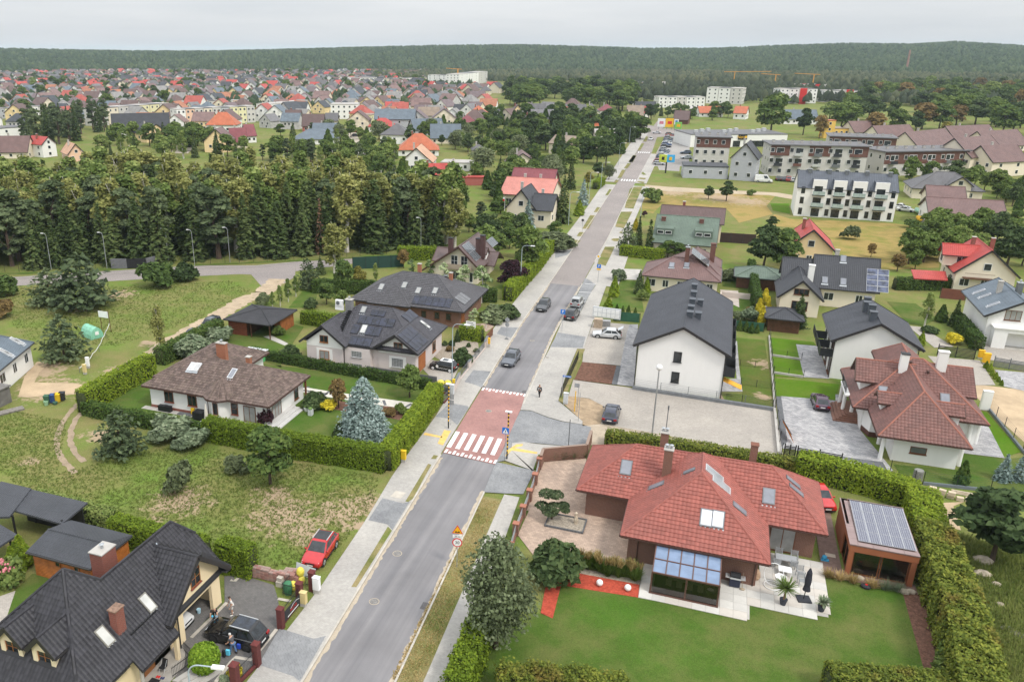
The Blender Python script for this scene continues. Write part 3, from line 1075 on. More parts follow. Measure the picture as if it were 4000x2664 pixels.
MEADOW=ground_mat('meadow_ground',(.14,.178,.042),(.225,.195,.08),DIRT,blobs=((-34.3,55.4)+(7,),(-29.7,57.4)+(5.5,),(-28.1,59.3)+(5,),(-31.3,53.8)+(5,),(-27.2,56.2)+(2.5,),(-37,58)+(4,),(-44.9,53.9)+(6,),(-82.9,75.2)+(7,),(-76.9,70.5)+(8,),(-76.2,88.7)+(3,),(-73.9,78.6)+(3,),(-61.8,62.6)+(4,),(-64.6,55)+(2,),(23.1,66.2)+(3,),(22,68.4)+(2,),(-97.3,107.5)+(6,),(-97.7,99.2)+(4,)))
LAWN=ground_mat('lawn',(.066,.118,.018),(.135,.145,.045),DIRT,big=.22,fine=14,drymix=(.42,.64))
LAWNB=ground_mat('bright_lawn',(.082,.165,.008),(.11,.17,.02),DIRT,big=.2,fine=14)
VERGE=ground_mat('verge_grass',(.13,.145,.04),(.29,.235,.115),DIRT,big=.3,fine=12,drymix=(.4,.6))
DRYFIELD=ground_mat('dry_field',(.16,.15,.04),(.33,.24,.085),DIRT,drymix=(.3,.52),blobs=((.1,249.3)+(16,),(6.6,245.4)+(14,),(-13.6,253)+(10,)))
ASPHALT=asphalt_mat('worn_asphalt',(.205,.2,.205))
ASPHALT2=paver_mat('brownish_block_road',(.31,.275,.26),(.27,.24,.23),(.16,.15,.14),.2,.1,45,.35,.08)
REDROAD=paver_mat('red_block_paving',(.37,.2,.18),(.32,.17,.155),(.25,.18,.17),.2,.1,45,.5,.25)
PAVER=paver_mat('grey_block_paving',(.44,.42,.39),(.39,.37,.345),(.25,.24,.22),.2,.1,-20,.4,.15)
DKPAVER=paver_mat('dark_block_paving',(.245,.25,.26),(.2,.205,.215),(.36,.36,.35),.22,.11,70,.55,.3)
LOTPAVER=paver_mat('beige_block_paving',(.41,.375,.335),(.36,.33,.295),(.24,.22,.2),.2,.1,0,.4,.12)
TANPAVER=paver_mat('tan_block_paving',(.47,.355,.28),(.36,.275,.22),(.2,.16,.13),.34,.24,0,.55,.3)
GREYSTONE=paver_mat('grey_stone_paving',(.43,.42,.425),(.28,.28,.29),(.2,.2,.2),.4,.22,20,.6,.5)
DRIVE=paver_mat('dark_yard_paving',(.17,.16,.155),(.14,.135,.13),(.1,.1,.1),.16,.16,30,.35,.2)
SLATE=paver_mat('slate_paving',(.13,.135,.145),(.1,.105,.112),(.2,.2,.2),.16,.16,30,.3,.2)
LIGHTEDGE=pln('pale_edging',(.46,.42,.36),.15,2,.9)
KERB=pln('kerb_stone',(.44,.41,.36),.18,1.2,.9,bump=.1)
SANDY=earth_mat('gutter_sand',(.44,.375,.29),.25,.9)
SAND=earth_mat('bare_sand',(.48,.365,.24),.3,.25)
TRACK=earth_mat('track_earth',(.43,.34,.24),.3,.5,(.12,.14,.04),.6)
RUT=earth_mat('rut_earth',(.33,.255,.18),.3,.8,(.1,.11,.035),.62)
MULCH=earth_mat('brown_mulch',(.16,.085,.06),.5,3)
REDMULCH=earth_mat('red_bark_mulch',(.42,.075,.045),.45,4)
GRAVEL=earth_mat('pale_gravel',(.36,.31,.25),.5,6)
GREENFIELD=ground_mat('green_field',(.13,.19,.04),(.2,.2,.07),DIRT)
YELPAINT=pln('yellow_paving',(.66,.44,.14),.15,2,.85)
PAINT=pln('road_paint',(.74,.735,.72),.1,3,.7)
def sht(name,poly,z,m,kind='structure',lb=None):
 mb=MB()
 mb.add([(p[0],p[1],z)for p in poly],[tuple(range(len(poly)))])
 n=sum(poly[i-1][0]*poly[i][1]-poly[i][0]*poly[i-1][1]for i in range(len(poly)))
 if n<0:
  mb.f[0]=mb.f[0][::-1]
 return tag(link(name,mb.mesh(name,m)),lb,None,None,kind)
def rsd(name,poly,z0,z1,m):
 return tag(link(name,MB().prism(poly,z0,z1).mesh(name,m)),None,None,None,'structure')
def ribbon(name,pts,w,z,m,jag=0.,step=.5,kind='structure',lb=None):

 pts=[V3((p[0],p[1],0))for p in pts]
 L,Rr=[],[]
 for a,b in zip(pts[:-1],pts[1:]):
  d=(b-a)
  n=max(1,int(d.length/step))
  s=V3((-d.y,d.x,0)).normalized()
  for i in range(n+(b is pts[-1])):
   c=a+d*i/n
   L.append(c+s*(w/2+rng.uniform(-jag,jag)))
   Rr.append(c-s*(w/2+rng.uniform(-jag,jag)))
 mb=MB()
 k=len(L)
 mb.add([(p.x,p.y,z)for p in L]+[(p.x,p.y,z)for p in Rr],[(k+i,k+i+1,i+1,i)for i in range(k-1)])
 return tag(link(name,mb.mesh(name,m)),lb,None,None,kind)
def lerp_x(tab,y):
 for(y0,x0),(y1,x1)in zip(tab[:-1],tab[1:]):
  if y<=y1:
   return x0+(x1-x0)*(y-y0)/(y1-y0)
 return tab[-1][1]
KL=[(20,-21.9),(37.5,-22.7),(72,-24.6),(118,-27.1),(148,-27.9),(214,-30.2),(325,-34.5),(443,-39.5),(520,-42)]
KR=[(20,-15.9),(40,-16.9),(72,-18.55),(114,-21.3),(182,-23.2),(272,-26.8),(355,-29.6),(416,-33.),(520,-36)]
def band(name,y0,y1,fl,fr,z,m,step=3.,kind='structure',raise_from=None):
 n=max(1,int((y1-y0)/step))
 ys=[y0+(y1-y0)*i/n for i in range(n+1)]
 poly=[(fl(y),y)for y in ys]+[(fr(y),y)for y in reversed(ys)]
 return sht(name,poly,z,m,kind)if raise_from is None else rsd(name,poly,raise_from,z,m)
kl,kr=(lambda y:lerp_x(KL,y)),(lambda y:lerp_x(KR,y))
# ground, far fields and hills
sht('ground',[(-7000,-1500),(7000,-1500),(7000,12000),(-7000,12000)],-.02,MEADOW)
HILLTOP=[(-40,12),(-600,28),(0,29),(400,29),(800,31),(1200,35),(1600,38),(2050,41),(2500,34),(2800,34),(3000,39),(3300,42),(3560,37),(3720,42),(3900,35),(4100,28),(5200,20)]
HILLTOP=sorted(HILLTOP)
def hill_z(x,y):

 X,Y=.936*x+.352*y,-.352*x+.936*y
 X,Y=np.asarray(X,float),np.maximum(np.asarray(Y,float),1)
 px=1645+3111*X/(Y*.94)
 top=np.interp(px,[a for a,_ in HILLTOP],[b for _,b in HILLTOP])
 r=np.sqrt(X*X+Y*Y)
 near=np.interp(px,[0,1500,2300,4000],[1520,1500,1500,1500])
 t=np.clip((r-near)/(2500-near),0,1)
 far=np.clip((r-2700)/2500,0,1)
 z=top*(t*t*(3-2*t))*(1-.25*far)
 return z+(np.sin(x*.004+y*.002)+np.sin(y*.006-x*.003))*4.*t-6.*(1-np.clip(t*8,0,1))
def far_pt(az,r):

 X,Y=r*np.sin(az),r*np.cos(az)
 return.936*X-.352*Y,.352*X+.936*Y
_az=np.linspace(-.78,.95,90)
_rr=np.concatenate([np.linspace(1400,2700,36),np.linspace(2900,6000,10)])
_hv,_hf=[],[]
for i,a in en(_az):
 x,y=far_pt(a,_rr)
 _hv+=list(zip(x.tolist(),y.tolist(),hill_z(x,y).tolist()))
k=len(_rr)
for i in range(len(_az)-1):
 _hf+=[(i*k+j,(i+1)*k+j,(i+1)*k+j+1,i*k+j+1)for j in range(k-1)]
WOODFLOOR=earth_mat('wood_floor',(.035,.045,.02),.4,.05)
_mb=MB().add(_hv,_hf)
tag(link('hills',_mb.mesh('hills',WOODFLOOR,smooth=True)),None,None,None,'structure')
def wood_mass(name,lb,n,azr,rr,sizes,mat,seed,zfun=hill_z,keep=None):
 rn=RNG(seed)
 az=rn.uniform(azr[0],azr[1],n)
 r=np.sqrt(rn.uniform(rr[0]**2,rr[1]**2,n))
 x,y=far_pt(az,r)
 if keep is not None:
  k=keep(x,y,az,r)
  x,y=x[k],y[k]
  n=len(x)
 z=zfun(x,y)
 H=rn.uniform(sizes[0],sizes[1],n)
 W=H*rn.uniform(.26,.42,n)
 m=5
 a=np.arange(m)*2*np.pi/m
 V=np.empty((n,2*m+1,3))
 for k,(rf,zf)in en(((1.,.3),(.72,.72))):
  j=rn.uniform(.75,1.2,(n,m))
  V[:,k*m:(k+1)*m,0]=x[:,None]+np.cos(a+k*.6)*W[:,None]*rf*j
  V[:,k*m:(k+1)*m,1]=y[:,None]+np.sin(a+k*.6)*W[:,None]*rf*j
  V[:,k*m:(k+1)*m,2]=(z+H*zf)[:,None]+rn.uniform(-.08,.08,(n,m))*H[:,None]
 V[:,2*m]=np.stack([x,y,z+H],1)
 T=[]
 for i in range(m):
  T+=[(i,(i+1)%m,m+i),((i+1)%m,m+(i+1)%m,m+i),(m+i,m+(i+1)%m,2*m)]
 T=np.array(T)
 F=(T[None]+(np.arange(n)*(2*m+1))[:,None,None]).reshape(-1,3)
 me=bpy.data.meshes.new(name)
 me.vertices.add(n*(2*m+1))
 me.vertices.foreach_set('co',V.astype(np.float32).ravel())
 me.loops.add(F.size)
 me.loops.foreach_set('vertex_index',F.astype(np.int32).ravel())
 me.polygons.add(len(F))
 me.polygons.foreach_set('loop_start',(np.arange(len(F))*3).astype(np.int32))
 me.materials.append(mat)
 me.update(calc_edges=True)
 return tag(link(name,me),lb,None,None,'stuff')
FARLEAF=leafm('far_wood_leaf',(.024,.04,.018),(.062,.08,.034),trans=.1,noise=.02)
FARLEAF2=leafm('far_edge_leaf',(.026,.035,.018),(.066,.07,.034),trans=.1,noise=.02)
wood_mass('hill_wood','mixed forest covering the hills along the horizon',42000,(-.56,.7),(1480,2750),(9,16),FARLEAF,5,keep=lambda x,y,a,r:hill_z(x,y)>-2)
# main street
band('road',20,141.5,kl,kr,0.,ASPHALT)
band('road',141.5,520,kl,kr,0.,ASPHALT2)
band('sand_strip',20,71,lambda y:kl(y),lambda y:kl(y)+rng.uniform(.16,.4),.004,SANDY,.35)
band('sand_strip',20,66,lambda y:kr(y)-rng.uniform(.2,.42),lambda y:kr(y),.004,SANDY,.35)
band('sand_strip',91,141,lambda y:kr(y)-rng.uniform(.12,.34),lambda y:kr(y),.004,SANDY,.4)
band('sand_strip',91,141,lambda y:kl(y),lambda y:kl(y)+rng.uniform(.1,.3),.004,SANDY,.4)
for a,b in((20,71.5),(91,150),(150,262)):
 band('kerb',a,b,lambda y:kl(y)-.15,kl,.11,KERB,raise_from=-.02)
for a,b in((20,65.8),(87.2,143),(160,262)):
 band('kerb',a,b,kr,lambda y:kr(y)+.15,.11,KERB,raise_from=-.02)
table=[(kl(72),72.05),(kr(72),71.5),(kr(90.4),90.3),(kl(90.4),90.4)]
rsd('speed_table',table,-.01,.06,REDROAD)
tm=MB()
for i in range(13):
 f=(i+.5)/13
 for yb,s in((72.,1),(90.4,-1)):
  x=kl(yb)+(kr(yb)-kl(yb))*f
  y=yb-.5*f*(1 if yb<80 else.15)
  ln=.8 if i%2==0 else.48
  tm.box(x-.13,min(y+.1*s,y+(.1+ln)*s),.06,x+.13,max(y+.1*s,y+(.1+ln)*s),.068)
tag(link('ramp_markings',tm.mesh('ramp_markings',PAINT)),None,None,None,'structure')
cross=tag(link('crossing',None),None,None,None,'structure')
for i in range(6):
 x=-24.65+i*.985
 link('crossing_stripe',MB().add([(x,73.35,.066),(x+.5,73.35,.066),(x+.26,77.3,.066),(x-.24,77.3,.066)],[(0,1,2,3)]).mesh('crossing_stripe',PAINT),cross)
c2=tag(link('crossing',None),None,None,None,'structure')
for i in range(6):
 x=-31.7+i*.85
 link('crossing_stripe',MB().add([(x,271.5,.006),(x+.42,271.5,.006),(x+.28,275.5,.006),(x-.14,275.5,.006)],[(0,1,2,3)]).mesh('crossing_stripe',PAINT),c2)
c3=tag(link('crossing',None),None,None,None,'structure')
for i in range(6):
 x=-35.+i*.85
 link('crossing_stripe',MB().add([(x,352,.006),(x+.42,352,.006),(x+.28,356,.006),(x-.14,356,.006)],[(0,1,2,3)]).mesh('crossing_stripe',PAINT),c3)
for c,r,zz,lab in(((-22.3,53.5),.36,.004,'round manhole cover in the near roadway, the farther of the two by the driveways'),((-21.6,47),.36,.004,'worn round manhole cover in the near roadway, the one level with the gate banner'),((-22.9,83.8),.33,.066,'round manhole cover in the red speed table'),((-23.7,109.9),.3,.004,'pale manhole cover in the roadway beside the car driving up front'),((-20.1,103.6),.22,.092,'small valve cover in the wide grey pavement')):
 mh=emp('manhole_cover',lab,'manhole cover',(c[0],c[1],0.))
 link('cover',MB().cyl((0,0,zz-.02),(0,0,zz+.006),r,r,20).mesh('cover',pln('cast_iron',(.2,.19,.18),.4,8,.8)),mh)
 link('rim',MB().cyl((0,0,zz-.02),(0,0,zz+.003),r*1.15,r*1.15,20).mesh('rim',SANDY),mh)
def grate(x,y,lb,along=True):
 g=emp('drain_grate',lb,'drain',(x,y,0.))
 link('grate_frame',MB().box(-.28,-.42,-.02,.28,.42,.005).mesh('grate_frame',pln('grate_iron',(.09,.085,.085),.3,8,.6)),g)
 mb=MB()
 for i in range(7):
  mb.box(-.22,-.36+i*.11,.004,.22,-.3+i*.11,.014)
 link('grate_bars',mb.mesh('grate_bars',pln('grate_bar_iron',(.15,.14,.14),.3,8,.6)),g)
grate(*(-17.7,47.9),'dark drain grate in the gutter beside the grass verge')
grate(*(-20.3,91),'dark drain grate at the far corner of the red speed table')
grate(*(-22,142.2),'small drain grate beside the first parking bay')
# pavements, left side
SL=[(20,-26.3),(46.7,-26.3),(57,-26.9),(66,-27.8),(80,-28.3),(90,-29.2),(115,-30.6),(150,-31.6),(215,-33.8),(262,-36),(330,-39.5),(443,-45)]
sl=lambda y:lerp_x(SL,y)
band('pavement',20,262,sl,lambda y:kl(y)-.15,.09,PAVER,raise_from=-.02)
band('pavement',268,440,sl,lambda y:kl(y)-.1,.05,PAVER)
for name,pts in(('dark_paving',[(-26.9,41.6),(-24,41.5),(-23.3,42.1),(-22.9,37.4),(-23.6,37.7),(-26.4,37.8)]),('dark_paving',[(-26.7,57.2),(-27,61.2),(-24.8,61),(-24.3,61.5),(-24,56.5),(-24.8,57.2)]),('dark_paving',[(-28.3,80),(-28,84.3),(-25.6,84.2),(-25.4,83.8),(-25.2,78.8),(-26.5,80.1)]),('dark_paving',[(-28.3,91.2),(-28.4,95.5),(-26.1,95.8),(-25.6,90.2),(-26.8,90.8)]),('dark_paving',[(-29.4,110.7),(-29.6,114.1),(-26.8,114.7),(-26.9,109.7)]),('dark_paving',[(-31.9,166.1),(-28.4,169.4),(-28.9,163.5),(-30.6,160.2)])):
 sht(name,pts,.096,DKPAVER)
for pts in([(-24,47.9),(-24.6,56.9),(-24,56.4),(-23.6,48)],[(-24.7,61.4),(-25.2,69.1),(-24.8,69),(-24.2,62.1),(-24.4,61.4)],[(-25.3,70.2),(-25.3,71.1),(-24.8,71.1),(-24.8,70.3)],[(-29.7,168.6),(-30,178.7),(-28.6,178.6),(-28.7,171.1)],[(-30.2,182.6),(-30.4,187.3),(-29.2,187.5),(-29,182.6)],[(-30.4,190.9),(-31.4,209),(-30,208.9),(-29,191.9)],[(-31.2,213.1),(-31.5,220.9),(-30.3,220.2),(-30,213.6)],[(-32.2,240.4),(-32.7,252.4),(-31.9,252),(-31.3,241.4)],[(-33.4,276.2),(-34.6,297.7),(-33.2,297),(-32.3,278.1)],[(-34.4,301.1),(-34.9,315.9),(-33.5,315.3),(-33.2,302.2)],[(-34.9,319.6),(-35.7,341.9),(-34.4,341.5),(-33.4,320.1)],[(-33.3,265.3),(-33.4,272.9),(-32.3,271.6),(-32.1,266.3)],[(-36,359.7),(-37.4,388.6),(-36.2,390),(-34.9,360.1)],[(-37.5,398.5),(-38.6,422.4),(-37.5,420),(-36,396.5)],[(-35.1,320.3),(-35.9,341.6),(-34.4,340.3),(-33.5,319.2)]):
 sht('verge',pts,.1,VERGE)
for pts in([(-26.2,77.1),(-25.4,77.1),(-25.1,73.5),(-25.8,73.7)],[(-28,75.1),(-28,75.7),(-25.8,75.5),(-25.9,75.1)]):
 sht('tactile_paving',pts,.1,YELPAINT)
for c in((-25.8,62.3),):
 sht('cover_slab',[(c[0]-.6,c[1]-.6),(c[0]+.5,c[1]-.6),(c[0]+.6,c[1]+.6),(c[0]-.5,c[1]+.6)],.1,LIGHTEDGE)
 # pavements, right side
band('verge',20,65,lambda y:kr(y)+.15,lambda y:lerp_x([(20,-14.6),(40,-15.),(65.3,-16.2)],y),.06,VERGE)
band('pavement',20,66,lambda y:lerp_x([(20,-14.6),(40,-15.),(65.3,-16.2)],y),lambda y:lerp_x([(20,-13.),(40,-13.2),(60,-14.3),(66,-14.7)],y),.075,PAVER,raise_from=-.02)
band('verge',20,64,lambda y:lerp_x([(20,-13.),(40,-13.2),(60,-14.3),(66,-14.7)],y),lambda y:-13.3,.05,LAWN)
sht('dark_paving',[(-18.7,72),(-14.5,71.6),(-14.5,66.7),(-16.2,66.2),(-18.2,65.7)],.08,DKPAVER)
sht('pavement',[(-17.9,72.6),(-17.9,75.1),(-18.2,76.7),(-17.2,77.4),(-15.5,77.5),(-12.3,78.1),(-10.3,79.1),(-14.6,76.7),(-14.5,74.3),(-14.7,71.4),(-14.5,71.5)],.084,PAVER)
sht('verge',[(-14.7,71.9),(-14.9,75.1),(-14.5,75.6),(-14.2,72.1)],.09,LAWN)
sht('side_street',[(-18.7,72),(-18.7,74.7),(-19.2,81.5),(-19.4,85.3),(-18.1,85.6),(-15.9,84.5),(-14.1,84),(-11.8,84.1),(-10.7,83.7),(-10.3,79.1),(-12.3,78.2),(-15.5,77.7),(-17.2,77.4),(-18.2,76.7),(-18,75.2),(-17.9,72.6)],.066,DKPAVER)
sht('wide_pavement',[(-19.4,85.4),(-20,90.7),(-20.6,110.1),(-21.3,120.4),(-19.2,120.6),(-19.6,137.8),(-19.5,142.9),(-21.7,146.8),(-21.1,158.5),(-18.4,156.5),(-16.6,123),(-16.7,122.2),(-15.9,108.9),(-16.8,108.6),(-16.3,96.7),(-15.7,89.6),(-11.9,84.9),(-11.8,84.1),(-14.1,84.1),(-15.9,84.6),(-18.2,85.7)],.086,PAVER)
sht('dark_paving',[(-20.6,107.9),(-20.8,114.6),(-16.5,114.1),(-16.1,109.2)],.092,DKPAVER)
for i,(p,q,r,s)in en((((-22.2,147.1),(-19.6,143.3),(-19.6,137.9),(-21.7,137.6)),((-21.7,137.4),(-19.6,137.8),(-19.5,132.2),(-21.5,131.6)),((-21.5,131.5),(-19.5,132.1),(-19.4,126.2),(-21.6,125.9)),((-21.6,125.6),(-19.4,126.1),(-19.2,120.6),(-21.3,120.4)))):
 sht('parking_bay',[p,q,r,s],.09,DKPAVER)
pk=MB()
for a,b in(((-21.6,143.2),(-19.6,143.3)),((-21.7,137.5),(-19.5,137.8)),((-21.5,131.5),(-19.5,132)),((-21.5,125.8),(-19.4,126.2)),((-21.1,120.3),(-19.2,120.6))):
 pk.bar((a[0],a[1],.095),(b[0],b[1],.095),.14,.01)
tag(link('bay_markings',pk.mesh('bay_markings',PAINT)),None,None,None,'structure')
sht('tactile_paving',[(-18.1,73.4),(-18.2,75),(-17.7,76.6),(-17,76.9),(-17,76.4),(-17.7,75.7),(-15.1,75.6),(-15.1,75.2),(-17.8,75)],.089,YELPAINT)
sht('verge',[(-21.6,156.8),(-22.2,165.5),(-22.5,174.4),(-20.5,175.1),(-20.2,167.4),(-19.9,156.4)],.06,VERGE)
sht('verge',[(-23.3,196.5),(-24.7,216.5),(-21.7,217.9),(-21.1,195.4)],.06,VERGE)
sht('verge',[(-24.3,222.5),(-26.8,255.2),(-26.2,259.8),(-23.6,261.3),(-21.9,222.1)],.06,VERGE)
for pts in([(-22.3,182),(-21.9,183.4),(-20.6,183.9),(-20.6,180.6),(-21.5,180.6)],[(-21.5,190),(-21.4,191.4),(-20.7,191.3),(-21,189.4)],[(-26.3,270.6),(-26,272.4),(-24,271.5),(-23.9,267.6)],[(-26.5,277.4),(-26.5,280.6),(-24.4,280.2),(-24.4,276.3)],[(-27.2,291),(-27,295.1),(-25.1,288.2),(-26,287.2)]):
 sht('verge',pts,.06,VERGE)
band('pavement',143,262,lambda y:kr(y)+.15,lambda y:lerp_x([(143,-15.6),(170,-16.8),(200,-19.6),(262,-21.5)],y),.05,PAVER)
band('pavement',268,350,lambda y:kr(y),lambda y:kr(y)+3.6,.05,PAVER)
sht('parking_lot',[(-15.2,96.9),(-7.4,96.9),(9.1,95.7),(9,84.1),(2.7,84.4),(-9.8,85),(-10.2,90),(-12.3,91.7),(-14.8,91.5)],.07,LOTPAVER)
sht('bare_ground',[(-15,89.1),(-14.8,91.5),(-12.3,91.6),(-10.1,90.1),(-9.8,85),(-11.7,83.7),(-11.9,84.9)],.066,earth_mat('dug_earth',(.36,.27,.18),.4,.9,(.1,.12,.04),.6))
sht('sandy_strip',[(-11.7,83.7),(-9.8,85),(2.7,84.4),(9,84.1),(8.9,82.4),(-9.6,79.6),(-10.3,79.1),(-10.7,83.7)],.06,earth_mat('sandy_ground',(.42,.35,.27),.3,.6))
ribbon('kerb',[(-9.8,85.1),(2.7,84.4),(9,84.1)],.16,.1,LIGHTEDGE)
sht('front_yard',[(-15.9,108.9),(-16.6,121.9),(-11,122.4),(-11,118.8),(-10.1,104.2),(-15.2,103.7)],.07,LOTPAVER)
sht('stone_path',[(-11,122.4),(-9.8,122.9),(-7.5,97.4),(-9.6,97.3),(-10.1,104.2),(-11,118.8)],.074,GREYSTONE)
sht('slate_strip',[(-10.6,104),(-10,104),(-9.6,97.2),(-10.3,97.2)],.078,SLATE)
sht('mulch_bed',[(-15.1,97),(-15.2,103.7),(-10.6,103.9),(-10.3,97.2)],.08,MULCH)
sht('grass_strip',[(-15.7,89.6),(-16.1,96.8),(-16.8,108.7),(-15.7,108.9),(-15.6,104.7),(-15.3,96.2),(-15.1,91.4),(-15,89.1)],.078,VERGE)
sht('lawn',[(4.3,121.8),(8.6,122.1),(9.1,96.7),(5.7,96.5),(3.5,96.9),(3.6,99.4),(5.5,99.9),(5.3,107.9),(4.9,116.5)],.03,ground_mat('patchy_lawn',(.085,.125,.02),(.14,.135,.04),DIRT,blobs=((8.2,111.8)+(3.5,),(8,100.1)+(2.5,))))
sht('stone_path',[(4.2,120.2),(4.8,120.3),(5.1,109.2),(5.5,100.7),(2.8,99.7),(3.1,104),(4.8,105)],.034,GREYSTONE)
sht('earth_strip',[(-7.6,98),(2.8,99.7),(3.5,96.8),(2.8,97.2),(-4.8,96.8)],.034,earth_mat('builder_earth',(.36,.27,.19),.35,1.2))
for pts in([(9.2,123.7),(15.4,123.9),(15.6,122.3),(12.9,122),(13.1,115.7),(9.3,115.8)],[(9.4,115.5),(13.1,115.5),(13.1,108.7),(9.3,107.4)],[(9.4,107),(17.2,107.6),(16.2,101.9),(9.3,100.7)]):
 sht('lawn',pts,.03,LAWNB)
sht('terrace',[(12.9,121.9),(15.9,122.2),(16.2,109.2),(13.1,108.6)],.034,GREYSTONE)
sht('courtyard',[(10,100.9),(16.2,101.8),(16.4,103.9),(17.4,104.2),(18,93.7),(19.9,84.7),(19.4,84),(19.2,86.3),(15.2,86.1),(9.4,85.9)],.034,GREYSTONE)
sht('slate_strip',[(9.4,100.6),(10,100.8),(10.1,87.8),(9.4,86.2)],.038,SLATE)
sht('slate_strip',[(15.2,86.1),(19.2,86.3),(19.2,83.6),(15.7,83.9)],.038,SLATE)
sht('lawn',[(20.2,86.1),(26.6,87.2),(27.1,91.4),(31.4,91.7),(33.4,92.7),(31.1,84),(22.2,82.6),(20.5,83.9)],.03,LAWN)
sht('lawn',[(32,104.6),(32.7,104.5),(33.5,94.1),(31.4,92),(31.7,100.4)],.03,LAWNB)
sht('terrace',[(29.4,100.6),(31.9,100.8),(31.4,91.8),(27.2,91.5)],.034,GREYSTONE)
sht('sand_ground',[(33.7,113.9),(39,113.9),(34.5,96.8),(33.1,105.7),(32.7,109.6)],0.,SAND)
sht('sand_ground',[(20.9,81.5),(22.2,81.8),(22.8,79.1),(25.3,80.3),(24.1,79),(23.8,74.6),(21,75),(21.6,78.9)],0.,SAND)
sht('driveway',[(30,123.3),(31.7,123.4),(36.4,123.8),(36,114.4),(33.6,113.5),(30.4,119.2)],.03,LOTPAVER)
sht('driveway',[(38.3,132),(44.2,133.7),(41.6,123.8),(37.5,124.6)],.03,LOTPAVER)
sht('driveway',[(37.4,120.5),(40.8,120.8),(38.9,113.5),(36.9,114.3)],.03,GREYSTONE)
sht('driveway',[(29.7,137.2),(31.6,137.3),(34.3,128.9),(31.6,127.4)],.03,LOTPAVER)
sht('lawn',[(28.8,150.5),(33.2,150.8),(34.8,142.7),(32,137.9),(30,138.4)],.03,LAWN)
sht('paved_yard',[(-13.3,59.8),(-13.9,66),(-14,73.8),(-10,76.1),(-8.4,68),(-8.2,65.4),(-3.7,65.4),(-3.8,58.5),(-8.6,59.1),(-11.3,57.3)],.04,TANPAVER)
sht('lawn',[(-12.5,38),(-12.5,49.8),(-9.1,50.1),(-8.3,50),(-8.3,54.1),(-2.3,54.75),(5.87,55.),(5.9,57.05),(11.5,57.4),(11.6,62.9),(18.,62.9),(18.,38)],.03,LAWN)
sht('bark_bed',[(-9.1,50.2),(-9.5,54.2),(-8.4,56.1),(-2.4,56.4),(-2.3,54.7),(-8.3,54.1),(-8.1,49.9)],.05,REDMULCH)
sht('gravel_bed',[(-8.4,56.1),(-8.1,56.9),(-2.3,57),(-2.4,56.4)],.046,GRAVEL)
sht('planting_bed',[(-13.9,73.9),(-14.1,76.3),(-10.2,79.1),(-10,76.1)],.05,MULCH)
sht('soil_strip',[(17.3,62.9),(18.9,62.9),(18.9,40),(17,40)],.034,MULCH)
sht('deck',[(11.5,57.6),(11.6,76),(13.1,76),(13.1,64.4),(18.4,64.2),(18.4,62.9),(11.6,62.9)],.044,pln('deck_boards',(.2,.13,.105),.2,3,.7))
sht('lawn',[(-67.3,66.4),(-30.2,66.),(-28.8,79.5),(-30,87.8),(-44,88.2),(-62,87.6),(-67.5,80)],.03,LAWN)
sht('garden_path',[(-47.8,82.5),(-43.3,82.4),(-32.1,82.9),(-31.8,81.2),(-35.1,80.8),(-41.2,80.8),(-43.4,80.7),(-46.9,81)],.036,pln('cream_paving',(.55,.52,.46),.1,2,.9))
for a,b in(((-47.2,81.5),(-43.2,81.6)),((-43.4,80.7),(-43.4,82.4)),((-35.1,81),(-35.9,82.3)),((-32.7,81.1),(-32.3,82.6)),((-47.5,82),(-46.4,82.8))):
 ribbon('path_border',[a,b],.35,.04,SLATE)
sht('garden_bed',[(-42.3,77.6),(-42.3,80.4),(-39.9,80.2),(-32.4,81.1),(-31.8,77.8),(-35.1,78)],.04,MULCH)
sht('lawn',[(-68.8,97.1),(-63.7,98.4),(-56.6,92.8),(-53.1,87.3),(-56.1,88.5),(-64.7,92.4)],.03,LAWN)
sht('lawn',[(-65.7,101.3),(-60.2,104),(-58.4,103.4),(-56.2,95.6),(-56.8,88.7),(-63.3,97.4)],.032,LAWN)
sht('garden_path',[(-62,97.3),(-61.1,98.2),(-56.9,95.9),(-57,95)],.038,CO)
sht('lawn',[(-65.6,111.3),(-68.1,120.9),(-65.5,121.9),(-61.7,112.8)],.03,LAWN)
sht('driveway',[(-35.3,94),(-35.1,97.4),(-30.4,94.9),(-29.9,91.5),(-31.9,90)],.034,LOTPAVER)
sht('garden_gravel',[(-35.4,98.8),(-35.9,102.7),(-31.7,108.2),(-29.8,102.9),(-30.5,94.9)],.03,GRAVEL)
sht('garden_path',[(-35.4,113.4),(-31.9,115.3),(-30.7,114.5),(-31.1,111.3)],.03,TANPAVER)
sht('yard',[(-30.9,34.4),(-32.7,37.3),(-32.6,37.5),(-32.5,42.8),(-34.4,45.6),(-33.3,46.2),(-30,46),(-28.8,44.6),(-26.8,41.7),(-26.4,37.7),(-27.1,35.9)],.04,DRIVE)
sht('yard',[(-36.2,37.4),(-32.6,37.3),(-32.6,42.6),(-36.2,42.7)],.045,DRIVE)
sht('terrace',[(-33.4,33.5),(-34.5,35),(-33.5,37),(-32.7,37.4),(-32.1,37.2),(-31.2,35.9),(-31.2,34.3)],.05,pln('terrace_tiles',(.36,.335,.3),.12,2,.8))
for pts in([(-32.5,38.5),(-32.3,42.8)],[(-33.6,45.3),(-33.2,45.3),(-33.2,46.1)],[(-28.3,35.4),(-28.4,37.9),(-27.1,38.1)],[(-29.4,35),(-29.4,35.8)],[(-28.8,44.6),(-27.7,44.7)],[(-27.1,41.5),(-27.1,38.8),(-26.5,37.9)]):
 ribbon('edging',pts,.28,.046,LIGHTEDGE)
